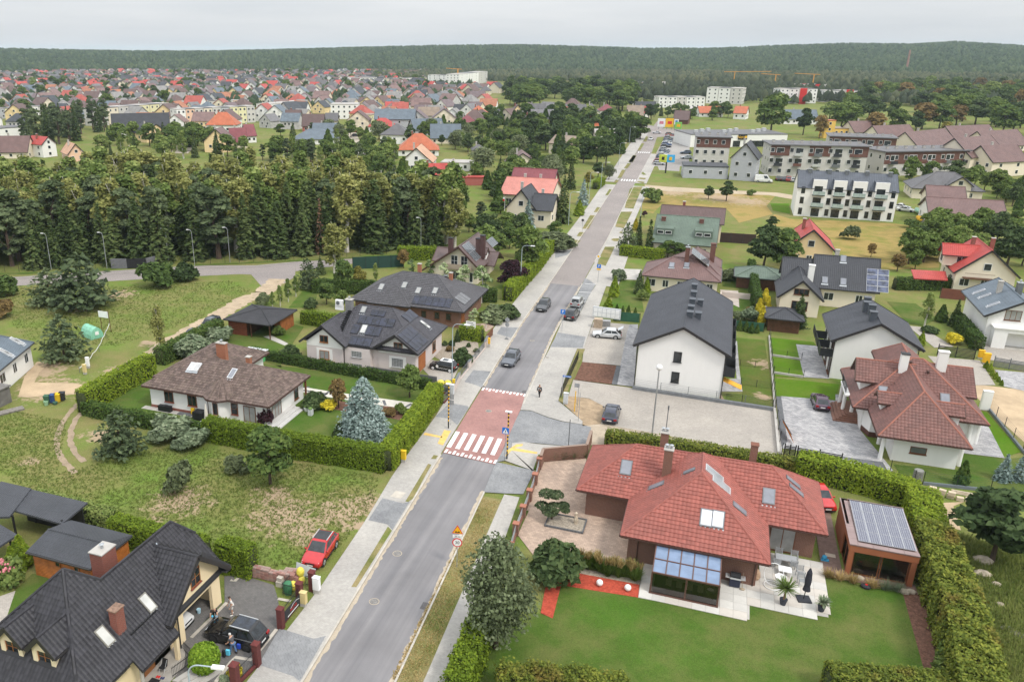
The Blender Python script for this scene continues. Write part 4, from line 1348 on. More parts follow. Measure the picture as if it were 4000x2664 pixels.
for i,a in en(((-30.8,34.5),(-30.3,34.7),(-29.8,34.8),(-29.4,35))):
 rsd('step',[(a[0]-.1,a[1]-.3),(a[0]+.35,a[1]-.3),(a[0]+1.,a[1]+1.35),(a[0]+.55,a[1]+1.35)],.03,.4-i*.1,CO)
sht('lawn',[(-47,35),(-49,38.2),(-49.4,40.3),(-47.7,40.6),(-47.5,41.4),(-45.9,37.2),(-45.7,33.6)],.03,LAWN)
sht('yard',[(-47.2,34.3),(-49.6,37),(-48.9,38.1),(-46.9,35.3)],.034,LOTPAVER)
sht('back_road',[(-150,92),(-120.2,104.6),(-105.7,113.5),(-91.6,122.8),(-85.1,126.7),(-82.8,127.3),(-79.7,124.1),(-76.7,121),(-73.7,123.8),(-74.1,128.9),(-79.7,139),(-85.7,133.7),(-96.8,129.3),(-111,119.3),(-126.1,108.5),(-150,101)],0.,ASPHALT2)
sht('back_road',[(-79.7,139),(-70,145.3),(-61,152.2),(-58.6,147.5),(-68.2,141.6),(-76,132.4)],0.,ASPHALT2)
ribbon('kerb',[(-124.3,108.4),(-109.3,117.7),(-95.4,127.4),(-85.2,132.9),(-79.3,138.4)],.2,.08,KERB)
sht('verge',[(-128.9,111.1),(-120.9,115.1),(-112.4,121),(-109.7,121.7),(-111.3,119.6),(-127.6,109.9)],.03,LAWN)
sht('verge',[(-97.3,129.6),(-82.7,138.7),(-78.2,141),(-62.2,152.4),(-61.9,151.7),(-77.8,140.1),(-82.2,137.9),(-96.8,128.8)],.03,LAWN)
ribbon('farm_track',[(-76.4,126.3),(-74,117.1),(-75,113.2),(-74.5,106.6),(-74,99.8),(-73.8,92.9),(-72.7,85.3),(-72.3,80.8),(-72.4,77.1),(-71.1,73.1),(-70.5,70.6)],3.4,.004,TRACK,.35)
ribbon('wheel_rut',[(-58.3,54.7),(-61,56.1),(-63.2,57.5),(-64.8,59),(-66.3,60.6),(-67.7,62.6),(-69.3,65.4),(-70.3,67.9),(-70.8,70.4),(-71.4,73)],.62,.008,RUT,.12,.4)
ribbon('wheel_rut',[(-59.2,56.9),(-61.2,58),(-63.1,59.3),(-64.7,60.9),(-66.3,62.8),(-67.6,65),(-68.2,66.6)],.62,.008,RUT,.12,.4)
sht('sand_ground',[(-79,67.4),(-83.4,72.7),(-85.9,77.3),(-84.2,78.2),(-82.6,74.4),(-80.6,71.6),(-76.4,72.8),(-72.5,73.6),(-71.9,70.8),(-75.9,69.1),(-77.6,67.5)],.006,SAND)
sht('dry_field',[(-23.1,256.5),(-21.8,264.5),(15.8,262.9),(12.1,239.6),(13.3,227.7),(8.9,219.5),(5,212.6),(2,230.1),(-15.3,231.2),(-16.3,217.8),(-20.2,219.9)],0.,DRYFIELD)
sht('dry_field',[(11.9,211.4),(13.6,227.8),(17.2,222.6),(41.4,225.5),(48.1,220.6),(47.7,205.9),(42.2,179.8),(31.6,173.8),(24.5,186.6),(19.3,211.2)],.002,DRYFIELD)
sht('dirt_road',[(-23.4,265.9),(-16.2,264.1),(16.2,264.2),(20.1,261.2),(19.7,253.5),(13.3,258.6),(-15.5,255.1),(-22.6,258.7)],.006,earth_mat('dirt_lane',(.44,.36,.26),.25,.15))
sht('lawn',[(13.2,244),(18.1,245.9),(17.6,229.4),(13.5,233)],.01,LAWNB)
sht('lawn',[(-15.9,148.1),(-12.5,149),(-11.2,140.7),(-9.6,129.6),(-15,130.3),(-16,140.5)],.03,LAWN)
sht('terrace',[(-17.2,156.5),(-12.9,157.6),(-12.3,149.5),(-15.9,148.6)],.034,CO)
sht('lawn',[(2.1,156.7),(6.8,157.5),(7.1,138.6),(5.5,135.9),(3.1,135),(5.1,150.1),(2.2,150.6)],.03,LAWN)
sht('terrace',[(1.8,148),(4.9,148.3),(5.1,137.9),(3,140.7)],.05,pln('pale_terrace',(.42,.37,.32),.12,1,.9))
sht('lot_asphalt',[(-29.9,428.5),(-18.8,444.6),(-12.6,316.3),(-24.9,311.6),(-27.8,356.5)],.004,paver_mat('supermarket_paving',(.33,.31,.29),(.29,.275,.26),(.2,.2,.2),.3,.3,0,.3,.05))
sht('lot_asphalt',[(-25.7,328.7),(-25,353.6),(-17.6,356.4),(-15,301.2),(-22,301.8)],.006,paver_mat('car_park_paving',(.33,.31,.29),(.29,.275,.26),(.2,.2,.2),.3,.3,0,.3,.05))
sht('roundabout_road',[(-47.4,477),(-43.8,489.5),(-33.9,471.4),(-19.9,466.4),(-19.3,444.4),(-25.3,430.3),(-35.3,418),(-39.2,425.1)],.004,ASPHALT2)
sht('far_lane',[(-216.3,281.6),(-241.1,322),(-280.5,378.7),(-269.4,376),(-232,320.3),(-210.8,283.7)],0.,earth_mat('pale_lane',(.42,.37,.3),.2,.1))
sht('far_lane',[(-199.9,409),(-160.8,337.4),(-156.6,338.9),(-194.3,411.1)],0.,earth_mat('pale_lane',(.42,.37,.3),.2,.1))
sht('field',[(-439.7,880.2),(-333.1,839.2),(-318.1,801.4),(-394.6,837.9),(-401.3,808.2)],0.,GREENFIELD)
sht('field',[(-298,1210.3),(-309.2,1343.5),(-226.7,1316.2),(-177.5,1082),(-191,1006),(-239,1058.9)],0.,ground_mat('far_meadow',(.19,.18,.075),(.26,.22,.11),DIRT))
sht('field',[(-183.7,1118.7),(-151.1,1151.5),(-105,1038.4),(-19,1070.7),(-16.3,953),(-39.5,770.3),(-108.7,868)],0.,ground_mat('building_land',(.22,.2,.09),(.31,.26,.17),DIRT))
sht('field',[(13.4,1234.5),(60,1296.8),(143.7,1351.9),(129.4,1236.4),(51.7,1097.3)],0.,GREENFIELD)
# vehicles
_t=NT('car_paint')
_c=_t.node('ObjectInfo').outputs['Color']
_f=_t.noise(_t.obj(),2.,4)
CARPAINT=_t.done(_t.mix(1.,_c,_t.ramp(_f,(.3,(.92,.92,.92)),(.7,(1.06,1.06,1.06))),'MULTIPLY'),.22,.55)
_t.p.inputs['Coat Weight'].default_value=.5
CARGLASS=glass('car_glass',(.022,.026,.03),.05)
TYRE=pln('tyre_rubber',(.015,.015,.016),.2,6,.85)
RIM=pln('alloy_rim',(.4,.41,.42),.15,6,.35,metal=.5)
BLKRIM=pln('black_rim',(.03,.03,.032),.15,6,.35)
LAMPW=glass('headlamp_glass',(.55,.57,.6),.1)
LAMPR=pln('tail_lamp',(.3,.012,.012),.2,6,.25)
PLATE=pln('number_plate',(.7,.7,.68),.06,6,.5)
TRIM=pln('car_trim',(.02,.02,.022),.1,6,.55)
CHROME=pln('chrome',(.5,.5,.52),.05,6,.2,metal=.8)
CARS={'suv':(4.62,1.86,1.7,.98,.96,.21,.03,-.36,-.475,.36,2.78),'crossover':(4.45,1.84,1.6,.95,.9,.23,.04,-.33,-.475,.34,2.65),'hatch':(4.25,1.77,1.44,.88,.8,.2,.02,-.3,-.47,.32,2.62),'wagon':(4.7,1.83,1.48,.9,.8,.18,.02,-.37,-.475,.33,2.75),'sedan':(4.6,1.8,1.43,.88,.8,.18,.03,-.2,-.36,.32,2.7),'mini':(3.72,1.68,1.41,.9,.82,.24,.12,-.36,-.47,.3,2.47),'box':(4.05,1.76,1.74,.96,.94,.22,.08,-.42,-.47,.36,2.4),'van':(5.6,2.,2.45,1.2,1.1,.36,.2,-.47,-.49,.34,3.4)}
CARMESH={}
def car_meshes(kind):
 if kind in CARMESH:
  return CARMESH[kind]
 L,W,H,belt,bon,wf,wt,rt,rf,wr,wb=CARS[kind]
 hw=W/2
 st=[(.5,.36,.6,.74),(.485,.26,.7,.88),(.44,.22,bon-.12,.96),(.36,.2,bon-.04,1.),(wf,.2,belt-.02,1.),(0,.2,belt,1.),(-.3,.2,belt+.02,1.),(-.44,.22,belt+.02,.98),(-.485,.26,belt-.06 if kind!='sedan' else belt,.92),(-.5,.36,.7,.84)]
 mb=MB()
 ring=[]
 for f,zl,zh,k in st:
  w=hw*k
  zm=zl+(zh-zl)*.55
  pr=[(w*.88,zl),(w*.985,zl+.13),(w,zm),(w*.965,zh-.07),(w*.87,zh),(w*.45,zh+.03)]
  ring.append([(f*L,-a,b)for a,b in pr]+[(f*L,a,b)for a,b in reversed(pr)])
 m=len(ring[0])
 vs=[p for r in ring for p in r]
 fs=[(i*m+j,(i+1)*m+j,(i+1)*m+j+1,i*m+j+1)for i in range(len(ring)-1)for j in range(m-1)]
 fs+=[(i*m+m-1,(i+1)*m+m-1,(i+1)*m,i*m)for i in range(len(ring)-1)]
 fs+=[tuple(range(m)),tuple(range(len(ring)*m-1,(len(ring)-1)*m-1,-1))]
 mb.add(vs,fs)
 zt=H
 xb,xt,yt,yb=wf*L,wt*L,rt*L,rf*L
 b,t=hw*.95,hw*.76
 cab=[(xb,b),(yb,b*.97)],[(xt,t),(yt,t*.97)]
 z0=belt-.04
 V=[(xb,-b*.9,z0),(xb,b*.9,z0),(yb,b*.92,z0),(yb,-b*.92,z0),(xt,-t,zt-.09),(xt,t,zt-.09),(yt,t,zt-.09),(yt,-t,zt-.09),(xt-.12,-t*.86,zt),(xt-.12,t*.86,zt),(yt+.12,t*.86,zt-.01),(yt+.12,-t*.86,zt-.01)]
 V[0],V[1]=(xb,-b,z0),(xb,b,z0)
 mb.add(V,[(0,1,5,4),(1,2,6,5),(2,3,7,6),(3,0,4,7),(4,5,9,8),(5,6,10,9),(6,7,11,10),(7,4,8,11),(8,9,10,11)])
 body=mb.mesh('body',CARPAINT,smooth=True)
 try:
  body.set_sharp_from_angle(angle=R(38))
 except Exception:
  pass
 def inset(a,b_,c,d,u0,u1,v0,v1,off=.012):
  a,b_,c,d=(V3(p)for p in(a,b_,c,d))
  q=lambda u,v:a.lerp(b_,u).lerp(d.lerp(c,u),v)
  n=(b_-a).cross(d-a).normalized()
  pts=[q(u0,v0),q(u1,v0),q(u1,v1),q(u0,v1)]
  return MB().add([p+n*off for p in pts]+[p-n*.01 for p in pts],[(0,1,2,3),(0,4,5,1),(1,5,6,2),(2,6,7,3),(3,7,4,0)])
 out={'body':[(body,None)]}
 out['windscreen']=[(inset(V[0],V[1],V[5],V[4],.06,.94,.08,.97).mesh('windscreen',CARGLASS),None)]
 if kind!='van':
  out['rear_window']=[(inset(V[2],V[3],V[7],V[6],.1,.9,.2,.95).mesh('rear_window',CARGLASS),None)]
 sw=[]
 cuts=((.08,.46),(.49,.8),(.83,.97))if kind not in('van','mini','sedan','hatch')else(((.1,.36),)if kind=='van' else((.1,.52),(.55,.93)))
 for u0,u1 in cuts:
  sw.append((inset(V[1],V[2],V[6],V[5],u0,u1,.16,.92).mesh('side_window',CARGLASS),None))
  sw.append((inset(V[3],V[0],V[4],V[7],1-u1,1-u0,.16,.92).mesh('side_window',CARGLASS),None))
 out['side_window']=sw
 fx=L/2
 hl=[]
 for s in(-1,1):
  hl.append((MB().fbox((fx*.93,s*hw*.6-.2,bon-.26),(.14,0,-.05),(0,.34,0),(-.12,0,.14)).mesh('headlight',LAMPW),None))
 out['headlight']=hl
 out['taillight']=[(MB().box(-fx-.015,s*hw*.7-.17,belt-.24,-fx+.2,s*hw*.7+.17,belt-.05).mesh('taillight',LAMPR),None)for s in(-1,1)]
 out['number_plate']=[(MB().box(fx-0.,-.26,.4,fx+.02,.26,.51).mesh('number_plate',PLATE),None),(MB().box(-fx-.02,-.26,.56,-fx+0.,.26,.67).mesh('number_plate',PLATE),None)]
 out['grille']=[(MB().box(fx-.02,-.42,.54,fx+.012,.42,.66).mesh('grille',TRIM),None)]
 out['bumper']=[(MB().box(fx-.1,-hw*.74,.22,fx+.015,hw*.74,.36).mesh('bumper',TRIM),None),(MB().box(-fx-.015,-hw*.8,.24,-fx+.1,hw*.8,.42).mesh('bumper',TRIM),None)]
 out['mirror']=[(MB().ball((wf*L-.25,s*(hw+.08),belt+.06),.12,8,6,(.6,1,.8)).mesh('mirror',CARPAINT,smooth=True),None)for s in(-1,1)]
 sill=MB()
 for s in(-1,1):
  for x in(wb/2,-wb/2):
   sill.cyl((x,s*(hw-.06),wr),(x,s*(hw+.004),wr),wr*1.17,n=18)
  sill.box(-wb/2,min(s*(hw-.04),s*(hw+.006)),.19,wb/2,max(s*(hw-.04),s*(hw+.006)),.3)
 out['wheel_arch']=[(sill.mesh('wheel_arch',TRIM),None)]
 wm=MB().cyl((0,-.11,0),(0,.11,0),wr,n=18).mesh('wheel',TYRE)
 rm=MB()
 rm.cyl((0,.112,0),(0,.118,0),wr*.66,n=14)
 for k in range(5):
  a=k*1.2566
  rm.fbox((cos(a)*.03,.119,sin(a)*.03),(cos(a)*wr*.6,0,sin(a)*wr*.6),(sin(a)*.06,0,-cos(a)*.06),(0,.02,0))
 out['_wheel']=(wm,rm.mesh('rim',RIM),[(wb/2,-1),(wb/2,1),(-wb/2,-1),(-wb/2,1)],wr,hw)
 CARMESH[kind]=out
 return out
def car(kind,x,y,head,color,lb,gp=None,name='parked_car',roof=None,rims=None,z=0.,rails=None,simple=False,cat='car'):

 ms=car_meshes(kind)
 e=emp(name,lb,cat,(x,y,z),R(head),gp)
 for part,lst in ms.items():
  if part[0]=='_' or(simple and part in('grille','bumper','mirror','number_plate','wheel_arch')):
   continue
  for me,_ in lst:
   o=link(part,me,e)
   o.color=(*color,1)
 wm,rm,pos,wr,hw=ms['_wheel']
 if rims is not None and('rim',kind,rims.name)not in CARMESH:
  r2=rm.copy()
  r2 .materials[0]=rims
  CARMESH[('rim',kind,rims.name)]=r2
 for px,s in pos:
  w=link('wheel',wm,e,(px,s*(hw-.1),wr),pi if s<0 else 0)
  if not simple:
   link('rim',rm if rims is None else CARMESH[('rim',kind,rims.name)],w)
 L,W,H,belt,bon,wf,wt,rt,rf,_,_=CARS[kind]
 if roof is not None:
  hw2=W/2*.76*.84
  o=link('roof_panel',MB().box(rt*L+.2,-hw2,H-.012,wt*L-.16,hw2,H+.012).mesh('roof_panel',roof),e)
 if rails is not None:
  for s in(-1,1):
   link('roof_rail',MB().bar((wt*L-.1,s*W*.35,H+.02),(rt*L+.1,s*W*.345,H+.02),.05,.06).mesh('roof_rail',rails),e)
 return e
 # people
SKIN=pln('skin',(.5,.29,.2),.12,6,.6)
def skm(name,joints,edges,rad,mat,sub=1):
 me=bpy.data.meshes.new(name)
 me.from_pydata(joints,edges,[])
 o=bpy.data.objects.new(name,me)
 COL.objects.link(o)
 sk=o.modifiers.new('skin','SKIN')
 sk.use_smooth_shade=True
 for i,r in en(rad):
  v=me.skin_vertices[0].data[i]
  v.radius=(r,r)if not isinstance(r,tuple)else r
 me.skin_vertices[0].data[0].use_root=True
 ss=o.modifiers.new('sub','SUBSURF')
 ss.levels=sub
 dg=bpy.context.evaluated_depsgraph_get()
 out=bpy.data.meshes.new_from_object(o.evaluated_get(dg))
 bpy.data.objects.remove(o)
 out.materials.clear()
 out.materials.append(mat)
 out.name=name
 return out
def person(x,y,head,lb,shirt,legs,shoe,hair,pose,short=False,sleeves=True,z=0.,bald=False):

 e=emp('person',lb,'person',(x,y,z),R(head))
 J={k:V3(v)for k,v in pose.items()}
 keys,E,Rd=[],[],[]
 def chain(*ks):
  for k,r in ks:
   if k not in keys:
    keys.append(k)
    Rd.append(r)
  for a,b in zip(ks[:-1],ks[1:]):
   E.append((keys.index(a[0]),keys.index(b[0])))
 J['hd']=J['h']+(J['h']-J['n']).normalized()*.12
 J['w']=J['p'].lerp(J['c'],.5)
 chain(('p',(.15,.11)),('w',(.14,.1)),('c',(.17,.11)),('n',.055),('h',.088),('hd',.07))
 for s in 'lr':
  chain(('c',0),(s+'sh',.065),(s+'el',.045),(s+'wr',.032))
  chain(('p',0),(s+'hp',.09),(s+'kn',.062),(s+'an',.042))
 body=link('body',skm('body',[J[k]for k in keys],E,Rd,SKIN),e)
 up=lambda k,t:J[k[0]].lerp(J[k[1]],t)
 sj=[J['p']+(J['c']-J['p'])*.05,J['w'],J['c'],J['c'].lerp(J['n'],.55)]
 se,sr=[(0,1),(1,2),(2,3)],[(.17,.125),(.165,.12),(.195,.13),.075]
 for s in 'lr':
  i=len(sj)
  t=.95 if sleeves else.62
  sj+=[J[s+'sh'],J[s+'sh'].lerp(J[s+'el'],t if not sleeves else 1)]
  se+=[(2,i),(i,i+1)]
  sr+=[.085,.07]
  if sleeves:
   sj.append(J[s+'el'].lerp(J[s+'wr'],.92))
   se.append((i+1,i+2))
   sr.append(.055)
 link('shirt',skm('shirt',sj,se,sr,shirt),e)
 tj,te,tr=[J['p']+(J['c']-J['p'])*.08],[],[(.17,.125)]
 for s in 'lr':
  i=len(tj)
  tj+=[J[s+'hp'],J[s+'hp'].lerp(J[s+'kn'],1 if not short else.85)]
  te+=[(0,i),(i,i+1)]
  tr+=[.11,.085 if not short else.095]
  if not short:
   tj.append(J[s+'kn'].lerp(J[s+'an'],.95))
   te.append((i+1,i+2))
   tr.append(.065)
 link('trousers',skm('trousers',tj,te,tr,legs),e)
 for s in 'lr':
  a=J[s+'an']
  fm=MB().ball((a.x+.07,a.y,max(.045,a.z-.05)),.13,8,6,(1.1,.42,.42))
  link('shoe',fm.mesh('shoe',shoe,smooth=True),e)
  w=J[s+'wr']
  d=(w-J[s+'el']).normalized()
  hm=MB().ball(w+d*.05,.05,8,6,(.9,.6,1.))
  for k in range(4):
   q=w+d*.09+V3((.02*(k-1.5),0,0))
   hm.cyl(q,q+d*(.075-abs(k-1.3)*.008)+V3((.01,0,0)),.011,.008,5)
  q=w+d*.04+V3((.04,0,0))
  hm.cyl(q,q+d*.05+V3((.03,0,0)),.013,.009,5)
  link('hand',hm.mesh('hand',SKIN,smooth=True),e)
 f=(J['h']-J['n']).normalized()
 link('hair',MB().ball(J['h']+f*.07-V3((.025,0,0)),.112,10,7,(1.,.88,.8)).mesh('hair',hair,smooth=True),e)
 fx=MB()
 for s in(-1,1):
  fx.ball(J['h']+f*.03+V3((.088,s*.034,0)),.013,6,4)
  fx.ball(J['h']+f*.02+V3((0,s*.092,0)),.025,6,4,(.7,.5,1))
 fx.ball(J['h']+V3((.1,0,0)),.02,6,4)
 link('face',fx.mesh('face',pln('face_skin',(.42,.22,.15),.1)),e)
 return e
def stand(lean=0.,step=0.,arms=(0.,0.),bend=0.):

 s,c=sin(lean),cos(lean)
 P={'p':(0,0,.95),'c':(s*.42,0,.95+c*.42),'n':(s*.55,0,.95+c*.55),'h':(s*.68+.03,0,.95+c*.66)}
 for k,sg in(('l',1),('r',-1)):
  d=step*sg
  P[k+'hp']=(0,sg*.095,.9)
  P[k+'kn']=(d*.55+.03,sg*.1,.5)
  P[k+'an']=(d if d>0 else d*1.1,sg*.1,.09+(.06 if d<0 else 0))
  a=arms[0 if sg>0 else 1]
  sh=V3((s*.47,sg*.2,.95+c*.46))
  el=sh+V3((sin(a)*.29,sg*.05,-cos(a)*.29))
  P[k+'sh'],P[k+'el']=sh,el
  P[k+'wr']=el+V3((sin(a+.35+bend)*.26,-sg*.01,-cos(a+.35+bend)*.26))
 return P
 # the dark-roofed yellow house at the near left
T_DARK=dict(mat=tmat('anthracite_tile',(.03,.029,.034),.5,.3,.3),w=.3,l=.36,amp=.032,step=.055,n=300)
ROOFDK=pln('dark_roof_underlay',(.03,.03,.033))
FLASH=pln('lead_flashing',(.3,.34,.38),.15,2,.5)
h=House('detached_house','cream yellow house with dark tiled hip roof, two dormers and an open garage',(-37,36))
P1=[(-32.5,27.8,2.9),(-32.5,34.65,2.9),(-36.3,34.65,6.75),(-37.8,33.15,8.25)]
P2=[(-32.5,34.66,2.9),(-32.5,43.3,2.9),(-34.97,43.3,5.4),(-36.3,42.2,6.75),(-36.3,34.66,6.75)]
def gar_h(p):
 return 6.4-abs(p.y-40.)*.86 if p.x>-36 else-1
def dor_h(p):
 return max(6.45-abs(p.x+36.25)*1.05,6.45-abs(p.x+38.9)*1.05)if p.y>29. else-1
T_P=dict(T_DARK,skip=lambda p:p.z<gar_h(p)-.05)
T_L=dict(T_DARK,skip=lambda p:p.z<dor_h(p)-.1 and min(abs(p.x+36.25),abs(p.x+38.9))<1.1)
h.roof('c',-43.1,27.8,-32.5,43.3,2.9,8.25,ROOFDK,tiles=T_P,capr=.13,polys={'E':P1,'E2':P2,'NH':[(-34.97,43.3,5.4),(-37.6,43.3,5.4),(-36.3,42.2,6.75)],'W2':[(-36.3,34.66,6.75),(-36.3,42.2,6.75),(-37.6,43.3,5.4),(-40.1,43.3,2.9),(-40.1,34.66,2.9)],'N':[(-36.3,34.65,6.75),(-37.8,33.15,8.25),(-43.1,38.45,2.9),(-40.1,38.45,2.9)]},ridges=[((-36.3,34.6,6.78),(-36.3,42.2,6.78)),((-37.8,33.15,8.27),(-32.5,27.85,2.92)),((-37.8,33.15,8.27),(-43.1,27.85,2.92)),((-37.8,33.15,8.27),(-36.3,34.65,6.78)),((-36.3,42.2,6.78),(-34.97,43.28,5.43))],eaves=[((-32.5,27.8,2.9),(-32.5,32.2,2.9))],verges=[((-32.5,43.3,2.9),(-34.97,43.3,5.4))])
h.roof('c',-43.1,27.8,-32.5,38.45,2.9,8.25,ROOFDK,tiles=T_L,cap=False,polys={'S':[(-43.1,27.8,2.9),(-32.5,27.8,2.9),(-37.8,33.15,8.25)],'W':[(-43.1,38.45,2.9),(-43.1,27.8,2.9),(-37.8,33.15,8.25)]})
h.roof('c',-32.5,32.6,-31.85,36.5,2.3,2.9,ROOFDK,tiles=T_DARK,cap=False,polys={'E':[(-31.85,32.6,2.24),(-31.85,36.5,2.24),(-32.5,36.5,2.9),(-32.5,32.6,2.9)]},eaves=[((-31.85,32.6,2.24),(-31.85,36.4,2.24))])
T_G=dict(T_DARK,skip=lambda p:p.z<2.9+1.013*(-32.5-p.x)-.1)
h.roof('gx',-36.2,36.1,-32.,43.25,3.05,6.4,ROOFDK,tiles=T_G,verges=(),eaves=())
h.part('flashing',MB().bar((-32.1,36.4,3.2),(-35.9,39.95,6.42),.16,.03),FLASH)
for x in(-36.25,-38.9):
 h.roof('gy',x-1.15,28.95,x+1.15,31.4,5.24,6.45,ROOFDK,tiles=T_DARK)
 mb=MB()
 for a in(x-.9,x+.55):
  mb.add([(a,29.2,4.1),(a+.35,29.2,4.1),(a+.35,29.2,5.2),(a,29.2,5.2),(a,30.6,5.5),(a+.35,30.6,5.5),(a+.35,30.6,5.25),(a,30.6,5.25)],[(0,1,2,3),(1,6,5,2),(0,3,4,7),(3,2,5,4)])
 mb.add([(x-.9,29.2,5.2),(x+.9,29.2,5.2),(x+.75,29.2,5.45),(x,29.2,6.2),(x-.75,29.2,5.45)],[(0,1,2,3,4)])
 h.part('dormer_wall',mb,plaster('pale_yellow_render',(.8,.68,.47),.06))
 h.win('S',29.32,(x,4.75),1.1,1.,2,2,OKFRAME)
YELW=plaster('light_yellow_render',(.83,.68,.44),.06)
h.wall(-42.4,28.5,-33.1,37.5,2.95,YELW)
h.wall(-39.6,34.,-33.1,36.9,3.2,YELW)
mb=MB()
yv=[(37.4,0),(38.15,0),(38.15,2.35),(41.6,2.35),(41.6,0),(42.7,0),(42.7,3.35),(40.,5.75),(37.4,3.55)]
for x in(-32.7,-32.95):
 mb.add([(x,a,b)for a,b in yv],[(0,1,2,8),(2,3,7,8),(3,4,5,6),(3,6,7)])
mb.box(-32.95,41.61,0,-32.7,41.62,2.35).box(-32.94,38.14,0,-32.71,38.15,2.35).box(-32.94,38.15,2.35,-32.71,41.6,2.36)
mb.box(-36.2,42.5,0,-32.72,42.69,3.3).box(-36.2,37.41,0,-32.72,37.6,3.3).box(-36.4,37.4,0,-36.2,42.7,3.3)
mb.box(-32.95,37.4,0,-32.7,37.405,3.4).box(-32.95,42.695,0,-32.7,42.7,3.3)
h.part('garage_wall',mb,YELW)
h.part('soffit',MB().box(-32.72,42.75,2.85,-32.05,43.5,2.98).bar((-32.06,43.25,3.),(-32.06,40,6.33),.07,.5).bar((-32.06,36.1,2.98),(-32.06,40,6.33),.07,.32),pln('dark_board',(.05,.05,.055)))
h.win('E',-32.7,(39.9,4.3),1.15,1.35,2,2,OKFRAME,sillm=REDBRICK)
for g,pol in(((-38.1,40.56,0),P2),((-38.58,36.35,0),P1)):
 h.skylight(pol,g,.78,1.4,pln('grey_skylight_frame',(.2,.19,.165),rough=.5),glass('blind_glass',(.5,.5,.47),.1))
h.chimney(-34.,33.35,4.,6.05,.6,.75,REDBRICK,pln('mossy_cap',(.22,.14,.1),.4,5),0)
h.chimney(-38.4,37.3,4.,7.,1.1,1.4,REDBRICK,CO,1)
h.part('snow_guard',MB().bar((-33.3,33.6,3.95),(-33.3,36.2,3.95),.05,.12),BM)
for y in(32.75,36.35):
 h.post(-32.05,y,.05,2.3,.28,YELW if y>34 else CO,'porch_post',y<34)
h.part('downpipe',MB().cyl((-32.5,37.3,0),(-32.5,37.3,3.),.05),BM)
h.door('E',-33.1,(34.6,1.1),1.1,2.1,OKFRAME)
h.lay_full(300)
ROOFRIB=rmat('graphite_sheet_tile',(.05,.053,.062),.45,.4,.35,.22,.05)
h=House('timber_shed','orange brown log shed with a graphite sheet roof behind the yellow house',(-46,42),cat='shed')
h.roof('c',-49.1,39.9,-42.5,44.8,2.5,3.4,ROOFRIB,polys={'S':[(-49.1,39.9,2.5),(-42.6,39.9,2.5),(-43.,42.05,3.4),(-48.7,42.,3.4)],'N':[(-42.6,44.8,2.5),(-49.1,44.8,2.5),(-48.7,42.,3.4),(-43.,42.05,3.4)],'E':[(-42.6,39.9,2.5),(-42.6,44.8,2.5),(-43.,42.05,3.4)],'W':[(-49.1,44.8,2.5),(-49.1,39.9,2.5),(-48.7,42.,3.4)]},ridges=[((-48.7,42,3.4),(-43,42.05,3.4))],eaves=[((-49.1,39.9,2.5),(-42.6,39.9,2.5))],capr=.07)
LOG=pln('orange_log',(.34,.115,.025),.25,2.5,.5)
h.wall(-48.75,40.35,-42.95,44.4,2.42,LOG)
for i in range(17):
 h.part('log',MB().cyl((-48.9,40.33,.08+i*.14),(-42.8,40.33,.08+i*.14),.075,n=6),LOG)
 h.part('log',MB().cyl((-42.93,40.2,.15+i*.14),(-42.93,44.5,.15+i*.14),.075,n=6),LOG)
for x in(-46.3,-44.4):
 h.win('S',40.24,(x,1.75),.5,.5,1,1,OKFRAME,sill=False)
h=House('open_shelter','dark open carport with graphite roof left of the timber shed',(-52,44.5),cat='carport')
h.roof('c',-56,43.2,-49.2,47,2.6,3.1,ROOFRIB,cap=False,polys={'S':[(-56,44.,2.75),(-49.3,44.,2.55),(-49.,46.8,3.1),(-56,46.8,3.1)],'L':[(-57.5,42.,2.5),(-54.2,43.1,2.7),(-55.4,46.8,3.2),(-59,46.8,3.2)]})
for x,y in((-54.2,43.4),(-49.6,44.3),(-50.5,46.4),(-55,46.3)):
 h.post(x,y,0,2.7,.14,BM,'post')
h.box('back_wall',-56,46.3,0,-49.3,46.45,2.7,BM)
h=House('garden_pavilion','small dark tiled shelter roof at the left edge beside thuja cones',(-55.5,38.5),cat='shelter')
h.roof('c',-57,36,-51,42,2.4,3,ROOFRIB,polys={'E':[(-52.2,37.2,2.2),(-51.8,41.6,2.4),(-56,42.2,3.),(-57,37.,3.)]},cap=False)
for x,y in((-52.6,37.6),(-52.3,41.2)):
 h.post(x,y,0,2.3,.14,BM,'post')
 # red tiled brick house at the near right
T_RED=dict(mat=tmat('red_tile',(.285,.088,.068),.5,.3,.16),w=.34,l=.36,amp=.042,step=.05,n=300)
h=House('detached_house','large brown brick house with red tiled hip roof and glass conservatory',(1.2,66))
cen=lambda p:2.9+.7018*min(p.x+4.4,7-p.x,p.y-58.5,73.5-p.y)
mai=lambda p:2.9+.7*min(p.x+9.1,11.6-p.x,p.y-64.5,73.65-p.y)
REDUNDER=pln('red_underlay',(.25,.08,.06))
pm,rm=h.roof('hx',-9.1,64.5,11.6,73.65,2.9,6.1,REDUNDER,tiles=dict(T_RED,skip=lambda p:p.z<cen(p)-.12),gut=BRGUTTER,h0=4.575)
pc,rc=h.roof('hy',-4.4,58.5,7.,73.5,2.9,6.9,REDUNDER,tiles=dict(T_RED,skip=lambda p:p.z<mai(p)-.12),gut=BRGUTTER,h0=5.7)
h.lay_full(300)
h.wall(-8.3,65.3,10.9,73.,3.,BROWNBRICK)
h.wall(-3.8,59.4,6.3,66,3.,BROWNBRICK)
BLUEGLASS=glass('sky_lit_pane',(.16,.22,.33),.05)
h.skylight(pm['S'],(-5.8,75.6,0),1.,1.5)
h.skylight(pm['S'],(7.8,74.7,0),1.,1.5)
